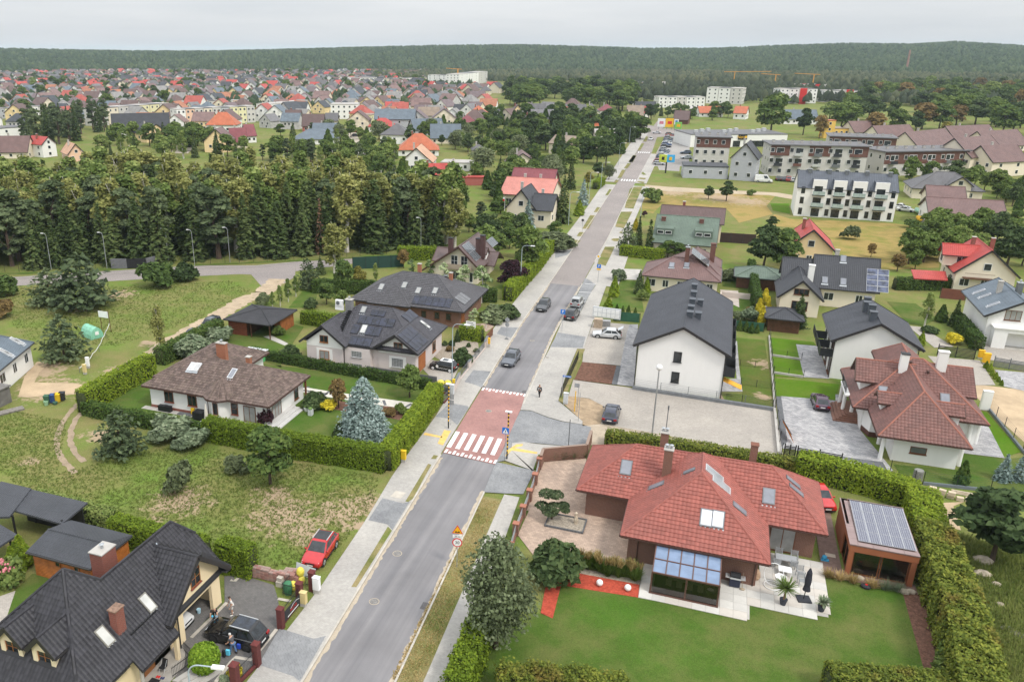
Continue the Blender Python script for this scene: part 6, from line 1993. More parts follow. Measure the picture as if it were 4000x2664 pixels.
# cars near the lens
car('suv',-29.3,39.55,180,(.008,.008,.009),'black SUV with its bonnet towards the open garage, two men beside it',rims=BLKRIM,rails=ALU,roof=glass('glass_roof',(.015,.02,.03)))
car('mini',-35.1,39.3,0,(.75,.75,.74),'white car standing inside the open garage, only its bumper showing')
c=car('crossover',-28.35,51.,-86,(.46,.012,.016),'red crossover with black roof parked on the grass beside the pavement',rails=ALU,roof=glass('black_car_roof',(.012,.013,.015)))
link('emblem',MB().fbox((2.235,-.05,.72),(.01,0,0),(0,.05,.08),(0,.05,-.08)).fbox((2.235,-.05,.72),(.012,0,0),(0,.05,-.08),(0,.05,.08)).mesh('emblem',CHROME),c)
car('wagon',-24.45,100.3,-91,(.085,.095,.115),'grey estate car driving towards the speed table',name='moving_car',rails=TRIM)
car('wagon',-25.55,125.9,-90,(.035,.037,.042),'dark hatchback driving down the street past the parking bays',name='moving_car')
c=car('box',-20.55,129.5,88,(.36,.37,.37),'silver off-road car with a spare wheel on its tail, in the parking bay',rims=RIM)
link('spare_wheel',MB().cyl((-2.02,-.05,.95),(-2.22,-.05,.95),.33,n=16).mesh('spare_wheel',pln('silver_cover',(.3,.31,.31))),c)
car('suv',-20.2,122.7,88,(.022,.023,.026),'black SUV in the parking bay behind the silver off-road car')
c=car('mini',-32.3,94.55,176,(.012,.012,.013),'black small car with white roof and checker stripe in front of the rust garage door',roof=None,rims=pln('white_rim',(.7,.7,.7)))
link('roof_panel',MB().box(-1.3,-.54,1.395,.35,.54,1.425).mesh('roof_panel',WP),c)
link('sunroof',MB().box(-.7,-.38,1.426,.1,.38,1.434).mesh('sunroof',CARGLASS),c)
mb=MB()
for i in range(12):
 mb.box(-1.+i*.15,.842,.4+.04*(i%2),-.92+i*.15,.848,.46+.04*(i%2))
mb.cyl((.62,.835,.66),(.62,.846,.66),.19,n=14)
link('decal',mb.mesh('decal',WP),c)
c=car('hatch',-13.55,115.25,186,(.52,.53,.54),'silver hatchback with its tailgate open on the paved front yard')
link('tailgate',MB().fbox((-1.55,-.6,1.38),(-.75,0,.42),(0,1.2,0),(0,0,.05)).mesh('tailgate',CARPAINT),c).color=(.52,.53,.54,1)
link('boot_opening',MB().fbox((-2.05,-.6,.82),(.36,0,.5),(0,1.2,0),(-.04,0,.02)).mesh('boot_opening',BM),c)
car('wagon',-9.,87.3,92,(.025,.03,.055),'dark navy estate car seen from behind on the beige parking lot',rails=TRIM)
car('hatch',14.25,99.6,93,(.075,.03,.06),'plum coloured hatchback beside the brown stone steps')
car('hatch',12.3,75.4,-75,(.5,.015,.015),'red car half hidden behind the red-tiled house and its hedge')
car('box',-71.6,97.6,262,(.06,.075,.085),'grey-green off-road car parked on the farm track, behind a dark saloon',rails=TRIM)
car('sedan',-71.5,92.9,262,(.045,.055,.075),'dark blue saloon parked on the farm track beside silver bushes')
# people
GREYSHIRT=pln('grey_shirt',(.1,.1,.11))
JEANS=pln('jeans',(.1,.17,.3))
BLKCLOTH=pln('black_cloth',(.02,.02,.022))
WHTCLOTH=pln('white_cloth',(.72,.7,.66))
GREYHAIR=pln('grey_hair',(.5,.49,.47))
DKHAIR=pln('dark_hair',(.05,.035,.025))
LTHAIR=pln('reddish_hair',(.22,.11,.06))
person(-28.65,38.15,175,'grey-haired man in dark shirt and jeans carrying a blue bag past the black SUV',GREYSHIRT,JEANS,BLKCLOTH,GREYHAIR,stand(.22,.2,(.25,.1),.2),sleeves=False,z=.05)
tag(obj('carrier_bag',MB().prism([(-29.,37.7),(-28.72,37.72),(-28.72,37.88),(-29.,37.86)],.2,.62),pln('blue_bag',(.12,.55,.75))),'light blue carrier bag in the hand of the grey-haired man','bag')
tag(obj('carrier_bag',MB().prism([(-28.45,38.3),(-28.2,38.3),(-28.2,38.45),(-28.45,38.45)],.45,.8),pln('deep_blue_bag',(.02,.06,.4))),'deep blue bag held at the hip of the grey-haired man','bag')
tag(obj('jacket',MB().prism([(-29.2,37.55),(-29.,37.55),(-28.98,37.7),(-29.2,37.7)],.1,.65),BLKCLOTH),'black jacket hanging from the hand of the grey-haired man','jacket')
person(-31.05,41.7,230,'man in white T-shirt and white shorts standing behind the black SUV',WHTCLOTH,WHTCLOTH,WHTCLOTH,DKHAIR,stand(.15,.05,(.1,.15)),short=True,sleeves=False,z=.05)
person(-31.9,40.7,-60,'man in black shirt with blue gloves bending over the black SUV bonnet',BLKCLOTH,BLKCLOTH,BLKCLOTH,DKHAIR,stand(.95,0.,(1.,.9),.3),sleeves=False,z=.05)
tag(obj('glove',MB().ball((-31.65,40.05,1.),.09,8,6).ball((-31.35,40.15,1.02),.09,8,6),pln('blue_glove',(.1,.5,.75))),'light blue glove on the hand of the man bending over the bonnet','glove')
person(-18.1,89.7,-100,'walker in black tracksuit with a white chest print on the wide pavement',BLKCLOTH,BLKCLOTH,WHTCLOTH,LTHAIR,stand(.03,.26,(-.25,.3)),z=.09)
tag(obj('chest_print',MB().fbox((-18.28,89.52,1.36),(.32,-.02,0),(0,-.012,0),(0,0,.06)),WP),'white printed strip across the walker jacket','print')
# street lamps and signs
def lamp(x,y,hgt,dx,dy,lb,gp='street lamps',arm=1.5,m=METAL,headw=WP):
 e=emp('street_lamp',lb if arm<1 else 'curved street lamp '+lb,'street lamp',(x,y,0),0,gp)
 obj('pole',MB().cyl((0,0,0),(0,0,hgt-.7),.075,.055,8),m,pa=e)
 mb=MB()
 for i in range(6):
  a,b=i/6*pi/2,(i+1)/6*pi/2
  p=lambda t:(dx*(1-cos(t))*.7,dy*(1-cos(t))*.7,hgt-.7+.7*sin(t))
  mb.cyl(p(a),p(b),.045,n=6,caps=False)
 mb.cyl((dx*.7,dy*.7,hgt),(dx*arm,dy*arm,hgt),.04,n=6)
 obj('arm',mb,m,pa=e)
 obj('lamp_head',MB().fbox(V3((dx*arm,dy*arm,hgt-.05))-V3((-dy,dx,0))*.14,V3((dx,dy,0))*.75,V3((-dy,dx,0))*.28,(0,0,.12)),headw,pa=e)
 return e
LB=pln('lamp_grey_blue',(.36,.42,.45),.08)
lamp(*(-25.02,29.03,8)[:2],8,.95,.2,'over the terrace steps of the dark-roofed house',m=LB)
lamp(-29.6,90.,8.3,1,.05,'behind the black and yellow pole at the paved corner',m=LB)
lamp(-31.8,135.2,8.2,1,.05,'in front of the purple tree',m=LB)
lamp(-34.4,194.6,8.2,1,.05,'beside the cream gabled house with the flag',m=LB)
lamp(-35.2,229.7,8.2,1,.05,'by the silver spruce on the far left pavement',m=LB)
lamp(-35.3,252.3,8.2,1,.05,'beside the mown far left lawn',m=LB)
lamp(-37.4,309.6,8.2,1,.05,'beside the far dark hedge trees',m=LB)
lamp(*(-41.7,377.4),8.2,1,.05,'beside the clipped dark trees before the roundabout',m=LB)
lamp(*(-42.8,409.7),8.2,1,.05,'last on the left before the roundabout',m=LB)
lamp(-18.2,203.9,7.5,.3,0,'short lamp post beside golden shrubs across from the cream house',arm=.8,m=LB)
for i,(x,y)in en(((-121.6,116.7),(-111.9,121.2),(-102.9,128.7),(-97.2,129.4),(-91.8,133.8),(-59.,156.8))):
 lamp(x,y,7.2,-.6,-.2,('leftmost lamp post on the back road at the forest edge','lamp post on the back road left of the grey gate wall','lamp post at the right end of the grey gate wall','lamp post on the back road beside the twin round bushes','lamp post on the back road right of the round bushes','lone lamp post at the forest corner above the beige gabled house')[i],gp='lamps along the back road',arm=.8)
e=emp('street_lamp','tall post with a white globe lamp on the beige parking lot','street lamp',(-4.,83.5,0))
obj('pole',MB().cyl((0,0,0),(0,0,8.2),.1,.06,8),METAL,pa=e)
obj('globe',MB().ball((0,0,8.45),.34,14,10),WP,pa=e,smooth=True)
tag(obj('post',MB().cyl((-2.6,84.1,0),(-2.6,84.1,3.4),.05,n=6).cyl((-2.6,84.1,3.4),(-2.6,84.1,3.9),.08,n=8),GM),'plain grey post right of the globe lamp on the parking lot','post')
tag(obj('post',MB().cyl((-12.3,78.3,0),(-12.3,78.3,3.2),.05,n=6),GM),'dark thin post beside the side street above the brick wall','post')
YEL,BLK=pln('signal_yellow',(.75,.42,.02),.08),pln('signal_black',(.015,.015,.015))
for x,y,dx,lab in((-25.9,77.7,1,'yellow and black banded crossing lamp pole on the left pavement'),(-17.8,73.,-1,'yellow and black banded crossing lamp pole on the right pavement')):
 e=emp('crossing_pole',lab,'crossing lamp',(x,y,.08),0,'banded crossing lamp poles')
 n=24
 for i in range(n):
  obj('band',MB().cyl((0,0,5.4*i/n),(0,0,5.4*(i+1)/n),.075,n=8),(BLK if i%2 or i<4 else YEL),pa=e)
 obj('lamp_head',MB().box(-.35,-.12,5.4,.35,.12,5.52).cyl((0,0,5.3),(0,0,5.4),.05),WP,pa=e)
def text_part(txt,size,pa,loc,rot,mat,name='lettering',ext=.003):
 cu=bpy.data.curves.new(name,'FONT')
 cu.body=txt
 cu.size=size
 cu.align_x='CENTER'
 cu.align_y='CENTER'
 cu.extrude=ext
 o=bpy.data.objects.new(name,cu)
 COL.objects.link(o)
 dg=bpy.context.evaluated_depsgraph_get()
 me=bpy.data.meshes.new_from_object(o.evaluated_get(dg))
 bpy.data.objects.remove(o)
 me.materials.clear()
 me.materials.append(mat)
 o=link(name,me,pa,loc)
 o.rotation_euler=rot
 return o
UP=(R(90),0,0)
BLUE=pln('sign_blue',(.02,.16,.55),.05)
RED=pln('sign_red',(.6,.02,.02),.05)
SIGNBACK=pln('sign_back',(.3,.31,.32))
def spost(x,y,hgt,lb,z=.08,rz=0.):
 e=emp('road_sign',lb,'road sign',(x,y,z),rz)
 obj('post',MB().cyl((0,0,0),(0,0,hgt),.035,n=6),METAL,pa=e)
 return e
def disc(r,th,n=20,y=0):
 return MB().cyl((0,y,0),(0,y-th,0),r,n=n)
e=spost(-16.9,53.4,3.9,'post with a yellow bumpy-road triangle, a 20 m plate and a round 30 limit',.06,R(12))
tri=lambda s,y:MB().add([(-s,y,-s*.58),(s,y,-s*.58),(0,y,s*1.16),(-s,y+.02,-s*.58),(s,y+.02,-s*.58),(0,y+.02,s*1.16)],[(0,1,2),(5,4,3),(0,3,4,1),(1,4,5,2),(2,5,3,0)])
p=obj('warning_plate',tri(.46,-.05),RED,pa=e);p.location=(0,0,3.55)
q=obj('warning_face',tri(.37,-.056),pln('sign_amber',(.85,.42,.01),.04),pa=p)
mb=MB().add([(-.22,-.06,-.16)]+[(-.22+.055*i,-.06,-.12+.09*abs(sin(i*pi/4)))for i in range(9)]+[(.22,-.06,-.16)],[tuple(range(11))])
obj('bump_symbol',mb,BLK,pa=p)
p=obj('distance_plate',MB().box(-.38,-.06,2.88,.38,-.04,3.14),WP,pa=e)
text_part('20 m',.24,p,(0,-.065,3.01),UP,BLK)
p=obj('limit_plate',disc(.42,.02,24,-.03),RED,pa=e);p.location=(0,0,2.42)
obj('limit_face',disc(.33,.006,24,-.05),WP,pa=p)
text_part('30',.38,p,(0,-.062,0),UP,BLK)
e=spost(-17.95,72.6,3.8,'blue pedestrian crossing sign beside the right banded pole')
p=obj('crossing_plate',MB().box(-.36,-.06,3.1,.36,-.04,3.82),BLUE,pa=e)
obj('crossing_triangle',MB().add([(-.3,-.066,3.17),(.3,-.066,3.17),(0,-.066,3.74)],[(0,1,2)]),WP,pa=p)
obj('walker_symbol',MB().cyl((0,-.07,3.5),(0,-.072,3.5),.045,n=8).bar((0,-.07,3.46),(0,-.07,3.33),.06,.006).bar((0,-.07,3.34),(.08,-.07,3.2),.04,.006).bar((0,-.07,3.34),(-.08,-.07,3.2),.04,.006).bar((-.09,-.07,3.38),(.09,-.07,3.42),.03,.006),BLK,pa=p)
e=spost(-25.9,78.6,3.9,'grey backs of traffic signs on a post behind the left banded pole')
obj('plate',MB().box(-.3,.04,3.2,.3,.06,3.8).box(-.3,.04,2.5,.3,.06,3.1),SIGNBACK,pa=e)
for x,y,lab,extra in((-20.4,115.6,'blue parking sign beside the black SUV in the bay',False),(-19.5,145.,'blue parking sign with a yellow plate at the head of the bays',True)):
 e=spost(x,y,3.4,lab)
 p=obj('parking_plate',MB().box(-.36,-.06,2.7,.36,-.04,3.42),BLUE,pa=e)
 text_part('P',.62,p,(0,-.065,3.06),UP,WP)
 if extra:
  obj('yellow_plate',MB().box(-.36,-.06,2.35,.36,-.04,2.66),YEL,pa=e)
e=spost(-20.9,153.5,3.2,'white and yellow priority road diamond sign on the grass verge')
p=obj('priority_plate',MB().add([(0,-.06,2.35),(.45,-.06,2.8),(0,-.06,3.25),(-.45,-.06,2.8),(0,-.04,2.35),(.45,-.04,2.8),(0,-.04,3.25),(-.45,-.04,2.8)],[(0,1,2,3),(7,6,5,4),(0,4,5,1),(1,5,6,2),(2,6,7,3),(3,7,4,0)]),WP,pa=e)
obj('priority_face',MB().add([(0,-.066,2.52),(.28,-.066,2.8),(0,-.066,3.08),(-.28,-.066,2.8)],[(0,1,2,3)]),YEL,pa=p)
e=spost(-15.5,90.8,3.,'thin post with a blue street name plate beside the lot fence')
p=obj('name_plate',MB().box(-.05,-.03,2.75,1.,-.01,2.98),BLUE,pa=e)
obj('name_strokes',MB().box(.08,-.034,2.83,.3,-.032,2.9).box(.36,-.034,2.83,.45,-.032,2.9).box(.5,-.034,2.83,.92,-.032,2.9),WP,pa=p)
e=spost(-27.3,108.7,3.6,'grey round sign back on a post at the driveway beyond the parked small car')
obj('plate',disc(.34,.02,16,.05).cyl((0,.05,2.35),(0,.03,2.35),.34,n=16).cyl((0,.05,3.1),(0,.03,3.1),.34,n=16),SIGNBACK,pa=e)
e=spost(-32.3,106.8,2.9,'white notice board with grey lines on a post in the front garden')
p=obj('notice_board',MB().box(-.75,-.06,1.6,.75,-.03,2.9),WP,pa=e)
for i in range(4):
 obj('notice_line',MB().box(-.6,-.066,1.85+i*.27,.55-.2*(i%2),-.064,1.95+i*.27),GM,pa=p)
for x,y,lab in((-12.4,84.8,'bare sign post nearest the navy car on the dug ground'),(-13.,87.3,'pale double post with a yellow sleeve by the dug earth')):
 e=spost(x,y,3.6,lab)
 obj('plate',MB().box(-.5,0.,3.1,.1,.03,3.6)if y>86 else MB().box(-.02,0,3.2,.02,.02,3.6),SIGNBACK,pa=e)
 if y>86:
  obj('sleeve',MB().cyl((-.3,0,0),(-.3,0,2.6),.06,n=6),YEL,pa=e)
e=spost(-29.9,188,3.,'dark square sign back on the far left pavement')
obj('plate',MB().add([(0,.03,2.3),(.4,.03,2.7),(0,.03,3.1),(-.4,.03,2.7)],[(0,1,2,3),(3,2,1,0)]),SIGNBACK,pa=e)
# boxes, bins, small street things
def cbn(x,y,w,d,hgt,m,lb,foot=.35,cat='cabinet'):
 e=emp('utility_cabinet',lb,cat,(x,y,0))
 obj('foot',MB().box(-w*.46,-d*.46,0,w*.46,d*.46,foot),CO,pa=e)
 obj('cabinet_body',MB().box(-w/2,-d/2,foot+.004,w/2,d/2,hgt),m,pa=e)
 obj('lid',MB().box(-w/2-.03,-d/2-.03,hgt+.004,w/2+.03,d/2+.03,hgt+.06),m,pa=e)
 obj('cabinet_door',MB().box(-w*.4,-d/2-.02,foot+.1,w*.4,-d/2-.003,hgt-.1),m,pa=e)
 return e
LGREY=pln('light_grey_plastic',(.55,.57,.58),.06)
BEIGE=pln('beige_plastic',(.62,.5,.24),.06)
GASYEL=pln('gas_yellow',(.72,.48,.02),.05)
cbn(-26.25,46.3,.55,.35,1.5,WP,'white utility cabinet beside the tallest brick gate pillar',.4)
cbn(-26.5,44.6,.5,.35,1.25,BEIGE,'beige utility cabinet beside the gate banner',.3)
cbn(-27.75,68.6,.5,.35,1.35,GASYEL,'yellow gas cabinet in front of the tall clipped hedge',.4)
cbn(-28.5,86.6,.6,.4,1.5,LGREY,'grey cabinet at the end of the low fence by the banded pole',.3)
cbn(-14.7,89.,.55,.35,1.5,LGREY,'grey cabinet at the lower end of the lot fence',.2)
cbn(-77.6,78.,.45,.3,1.5,WP,'white meter box on the meadow beside the taped fence',.3)
cbn(-76.4,76.1,.45,.3,1.35,BEIGE,'beige meter box on the meadow beside the taped fence',.3)
cbn(-70.4,83.2,.7,.5,1.3,WP,'white box on posts at the top end of the track hedge',.6)
cbn(-28.7,88.,.3,.25,1.6,GASYEL,'small yellow meter box on the fence by the refuse store',.6)
cbn(-28.9,104.8,.3,.25,1.4,YEL,'small yellow box by the garden gate beyond the small car',.6)
cbn(-46.6,90.,.35,.25,.7,GASYEL,'small yellow gas box at the foot of the mauve wall',.1)
cbn(-55.35,70.55,.35,.25,.8,GASYEL,'small yellow gas box at the foot of the white bungalow wall',.1)
cbn(*(36.7,124.8),.7,.4,1.2,YEL,'smaller yellow box beside the black slatted gate',.2)
cbn(*(36.8,122.7),.8,.5,1.5,YEL,'larger yellow box beside the black slatted gate',.2)
cbn(*(32.6,105.2),1.,.5,2.4,WHITE,'tall white meter column at the corner of the sandy lot',.05)
for i,(p,m,lab)in en((((-73.9,67,0),pln('bin_green',(.05,.12,.07)),'green wheelie bin, leftmost of the four on the meadow'),((-73.5,67.5,0),pln('bin_blue',(.03,.07,.2)),'blue wheelie bin between the green and yellow ones'),((-73.1,67.9,0),pln('bin_yellow',(.72,.47,.02)),'yellow wheelie bin in the row on the meadow'),((-72.9,68.4,0),pln('bin_black',(.03,.033,.04)),'black wheelie bin, rightmost of the row on the meadow'))):
 e=emp('wheelie_bin',lab,'bin',(p[0],p[1],0),R(25),'bins in a row on the meadow')
 obj('bin_body',MB().add([(-.24,-.24,.06),(.24,-.24,.06),(.24,.24,.06),(-.24,.24,.06),(-.31,-.33,1.),(.31,-.33,1.),(.31,.33,1.),(-.31,.33,1.)],[(3,2,1,0),(0,1,5,4),(1,2,6,5),(2,3,7,6),(3,0,4,7),(4,5,6,7)]),m,pa=e)
 obj('lid',MB().box(-.34,-.36,1.01,.34,.36,1.1),m,pa=e)
 for s in(-.22,.22):
  obj('wheel',MB().cyl((s-.03,.27,.1),(s+.03,.27,.1),.1,n=10),TYRE,pa=e)
for p,m,lab in(((-73.7,66.6,0),pln('pale_green',(.25,.4,.25)),'pale green tub with blue inside in front of the green bin'),((-72.9,67.2,0),pln('dark_green',(.05,.12,.09)),'small dark green bucket in front of the yellow bin')):
 tag(obj('tub',MB().lathe((p[0],p[1],0),((.22,0),(.3,.55 if 'pale' in m.name else.3),(.26,.5 if 'pale' in m.name else.28)),12),m),lab,'tub')
e=emp('polytunnel','green plastic polytunnel on the meadow behind a bush','greenhouse',(-86.2,88.4,0),R(-20))
e.scale=(.8,.8,.85)
TUN=pln('tunnel_film',(.22,.5,.36),.2,2,.35)
mb=MB()
pr=[(cos(t*pi/8)*1.25,sin(t*pi/8)*2.)for t in range(9)]
mb.add([(-1.9,a,b)for a,b in pr]+[(1.9,a,b)for a,b in pr],[(i+1,i,9+i,10+i)for i in range(8)]+[tuple(range(9)),tuple(range(17,8,-1))])
obj('film',mb,TUN,pa=e,smooth=False)
for x in(-1.9,-.65,.65,1.9):
 hb=MB()
 for i in range(8):
  hb.cyl((x,pr[i][0]*1.01,pr[i][1]*1.01),(x,pr[i+1][0]*1.01,pr[i+1][1]*1.01),.02,n=5)
 obj('hoop',hb,TUN,pa=e)
obj('vent_flap',MB().box(1.91,-.35,.7,1.94,.35,1.3),WP,pa=e)
e=emp('notice_sign','white weathered board on a leaning post on the meadow','sign',(-84.9,91.,0))
obj('board',MB().box(-2.,-.05,2.2,-.2,0,3.2),WP,pa=e)
obj('post',MB().cyl((0,0,0),(-.15,0,3.4),.05,n=6).cyl((-1.8,.05,0),(-1.8,.05,2.5),.05,n=6),DKWOOD,pa=e)
e=emp('tape_fence','sagging white tape strung on posts from the board to the meter boxes','tape',(-81,84,0))
tp=[(-84.9,90.8,1.4),(-83.8,88.6,.9),(-82.2,86.2,1.),(-80.6,83.5,.8),(-79.2,80.8,.9),(-78.,78.6,.9),(-77.4,76.2,.7)]
mb=MB()
for a,b in zip(tp[:-1],tp[1:]):
 m_=((a[0]+b[0])/2,(a[1]+b[1])/2,(a[2]+b[2])/2-.15)
 mb.bar(a,m_,.03,.12).bar(m_,b,.03,.12)
mb.v=[(x+81,y-84,z)for x,y,z in mb.v]
obj('tape',mb,WP,pa=e)
for a in tp[1::2]+[tp[-1]]:
 obj('post',MB().cyl((a[0]+81,a[1]-84,0),(a[0]+81,a[1]-84,a[2]+.3),.04,n=5),GM,pa=e)
 # fences, walls and gates
DRKBRICK=brick_mat('dark_red_brick',(.17,.045,.04),(.12,.03,.03),(.1,.06,.055))
def rfence(a,b,hgt,lb,step=.14,m=BM,base=None,name='metal_fence',gp=None,spear=True,rails=(.25,.85),z=.05):
 a,b=V3((a[0],a[1],z)),V3((b[0],b[1],z))
 e=emp(name,lb,'fence',a,0,gp)
 d=b-a
 n=max(2,int(d.length/step))
 bar=MB().cyl((0,0,.12),(0,0,hgt),.012,.006 if spear else.012,5).mesh('bar',m)
 for i in range(min(n+1,300)):
  link('bar',bar,e,d*i/n)
 mb=MB()
 for r in rails:
  mb.bar(V3((0,0,hgt*r)),d+V3((0,0,hgt*r)),.03,.04)
 obj('rail',mb,m,pa=e)
 if base:
  obj('base_wall',MB().bar((0,0,.1),d+V3((0,0,.1)),.2,.22),base,pa=e)
 return e
def pillar(x,y,w,hgt,lb,m=DRKBRICK,cap=None,gp=None,name='gate_pillar'):
 e=emp(name,lb,'pillar',(x,y,0),0,gp)
 obj('shaft',MB().box(-w/2,-w/2,0,w/2,w/2,hgt),m,pa=e)
 obj('cap',MB().box(-w/2-.04,-w/2-.04,hgt+.002,w/2+.04,w/2+.04,hgt+.07),cap or m,pa=e)
 return e
GP='brick gate pillars by the yard'
pillar(-26.75,46.5,.45,1.75,'brick pillar beside the white utility cabinet',gp=GP)
pillar(-27.,44.9,.45,1.75,'brick pillar at the upper end of the gate banner',gp=GP)
pillar(-26.85,41.75,.45,1.75,'brick pillar at the lower end of the gate banner',gp=GP)
pillar(-26.45,37.75,.45,1.9,'brick pillar at the upper end of the low fence by the plants',gp=GP)
pillar(-26.75,35.5,.5,1.9,'brick pillar at the bottom edge by the low fence',gp=GP)
rfence((-26.95,44.6),(-26.9,42.),1.55,'black spiked fence panel carrying the banner',base=DRKBRICK)
rfence((-26.7,35.8),(-26.5,37.5),1.5,'black spiked fence above the plant bed',base=DRKBRICK)
rfence((-28.6,46.2),(-28.6,45.),1.3,'open black gate leaf beside the yellow sacks',spear=False)
rfence((-28.5,44.95),(-27.25,44.9),1.4,'black railing of the refuse store facing the yard')
rfence((-27.4,46.6),(-26.95,46.6),1.3,'short black railing beside the white cabinet pillar')
b=emp('banner','black advertising banner with a white car outline and red wording on the spiked fence','banner',(-26.72,43.3,.75),R(90-1))
obj('cloth',MB().box(-1.2,-.01,-.45,1.2,.01,.45),pln('banner_black',(.03,.03,.035)),pa=b)
obj('car_outline',MB().bar((-.3,-.02,.12),(.1,-.02,.3),.01,.025).bar((.1,-.02,.3),(.6,-.02,.3),.01,.025).bar((.6,-.02,.3),(1.,-.02,.14),.01,.025),WP,pa=b)
text_part('AUTO',.34,b,(.1,-.02,-.02),(R(90),0,0),RED)
obj('wording_line',MB().box(-.75,-.018,-.35,.85,-.012,-.27),WP,pa=b)
SACK=pln('yellow_sack',(.65,.55,.08),.2,4,.3)
for i,(x,y,z,lab,m)in en(((-28.,46.9,0.,'yellow refuse sack standing behind the gate',SACK),(-28.,46.9,.75,'yellow refuse sack on top of the other one',SACK),(-28.2,46.,0,'yellow refuse sack slumped in front',SACK),(-28.4,45.5,0,'green plastic barrel behind the black railing',pln('green_barrel',(.06,.2,.1))))):
 if i<3:
  tag(obj('refuse_sack',MB().ball((x,y,z+.42),.42,10,8,(.8,.8,1.05)),m,smooth=True),lab,'sack')
 else:
  tag(obj('barrel',MB().lathe((x,y,0),((.3,0),(.36,.5),(.33,1.))),m),lab,'barrel')
OLD=[pln('old_brick_%s'%n,c,.25,3,.9)for n,c in(('pale',(.34,.2,.165)),('rose',(.29,.15,.125)),('grey',(.31,.22,.19)))]
bw=emp('brick_stack','long stack of old reddish bricks along the back of the yard','brick stack',(-31.9,46.25,0),R(3))
bms=[MB().box(0,0,0,.36,.24,.13).mesh('brick',m)for m in OLD]
for k in range(7):
 for i in range(12):
  for j in range(2):
   if k==6 and i in(0,5,6,11):
    continue
   link('brick',rng.choice(bms),bw,(-.6+i*.375+rng.uniform(-.02,.02),j*.26+rng.uniform(-.02,.02),.04+k*.134))
bw2=emp('brick_stack','short crooked stack of old bricks beside the yellow sacks','brick stack',(-29.,46.9,0),R(12))
for k in range(7):
 for i in range(3):
  for j in range(2):
   link('brick',rng.choice(bms),bw2,(-.5+i*.375+rng.uniform(-.03,.03),j*.26,.04+k*.134))
tag(obj('kerb_stack',MB().box(-29.75,45.9,0,-29.2,46.4,.45).box(-29.7,46.,.46,-29.25,46.35,.8),LIGHTEDGE),'pale concrete kerb blocks stacked between the two brick piles','blocks')
tag(obj('insulation_board',MB().fbox((-28.9,47.7,.3),(1.9,-.3,0),(0,.25,.9),(0,-.05,.03)),pln('foil_board',(.5,.54,.56))),'silvery grey board leaning behind the yellow sacks','board')
rfence((-32.,37.),(-30.7,36.4),1.05,'wrought iron terrace railing facing the garage',.12,spear=False)
rfence((-30.7,36.4),(-31.2,34.6),1.05,'wrought iron terrace railing behind the round bush',.12,spear=False)
e=emp('folding_chair','folding chair beside the terrace wall under the eave','chair',(-32.2,34.9,.06))
obj('seat',MB().box(-.22,-.2,.42,.22,.22,.46),BLKCLOTH,pa=e)
obj('backrest',MB().fbox((-.22,.2,.46),(.44,0,0),(0,.12,.45),(0,.02,0)),BLKCLOTH,pa=e)
for s in(-.2,.2):
 obj('leg',MB().cyl((s,-.25,0),(s,.25,.9),.015,n=5).cyl((s,.25,0),(s,-.2,.45),.015,n=5),ALU,pa=e)
tag(obj('doormat',MB().box(-32.6,33.5,.055,-31.9,34.2,.07),BLKCLOTH),'dark doormat on the terrace under the porch','mat')
for x,m,lab in((-32.3,RED,'red shoes on the terrace by the doormat'),(-31.95,pln('navy_shoe',(.03,.04,.12)),'dark blue shoes on the terrace by the doormat')):
 tag(obj('shoes',MB().ball((x,34.35,.11),.13,8,5,(.5,1,.45)).ball((x+.15,34.38,.11),.13,8,5,(.5,1,.45)),m),lab,'shoes')
tag(obj('bowl',MB().lathe((-31.,32.9,.05),((.1,0),(.16,.08),(.12,.05))),ALU),'metal pet bowl on the terrace','bowl')
tag(obj('bucket',MB().lathe((-33.6,41.,.05),((.13,0),(.17,.34),(.14,.3))),pln('pale_blue_bucket',(.4,.6,.7))),'pale blue bucket just inside the garage','bucket')
PINKW=plaster('pink_wall',(.58,.5,.45),.1)
for(x0,y0),(x1,y1),lab in(((-28.6,87.6),(-29.1,91.6),'pale rendered garden wall beside the parked small car'),((-29.15,95.6),(-29.2,98.2),'short rendered garden wall between two dark fence panels'),((-29.3,104.),(-29.6,106.5),'short rendered wall at the garden gate')):
 e=emp('garden_wall',lab,'wall',((x0+x1)/2,(y0+y1)/2,0))
 cx,cy=(x0+x1)/2,(y0+y1)/2
 obj('wall_body',MB().bar((x0-cx,y0-cy,.55),(x1-cx,y1-cy,.55),.25,1.1),PINKW,pa=e)
 obj('coping',MB().bar((x0-cx,y0-cy,1.13),(x1-cx,y1-cy,1.13),.34,.06),GM,pa=e)
rfence((-29.1,91.7),(-29.15,95.5),1.3,'dark grey slatted fence panel beside the small car drive',.16,GM,PINKW,spear=False)
rfence((-29.2,98.3),(-29.3,103.9),1.3,'dark grey fence panel along the garden beyond the small car',.16,GM,PINKW,spear=False)
rfence((-28.6,83.9),(-28.55,86.2),1.25,'low grey fence of the bungalow corner by the dark paving',.14,GM,DRKBRICK,spear=False)
rfence((-31.,87.),(-28.7,86.6),1.3,'grey railing of the refuse store behind the left banded pole',.14,GM,DRKBRICK,spear=False)
for i,(x,y,lab)in en(((-30.3,87.6,'yellow refuse sack inside the grey refuse store, left'),(-29.4,87.8,'yellow refuse sack inside the grey refuse store, right'))):
 tag(obj('refuse_sack',MB().ball((x,y,1.1),.5,10,8,(1,.8,.8)),SACK,smooth=True),lab,'sack')
tag(obj('refuse_store_floor',MB().box(-31,87.2,0,-28.8,88.4,.75),GM),'grey box of the refuse store behind its railing','refuse store')
pal=emp('palisade_fence','grey pointed palisade fence in front of the mauve house','fence',(-41,88.8,0))
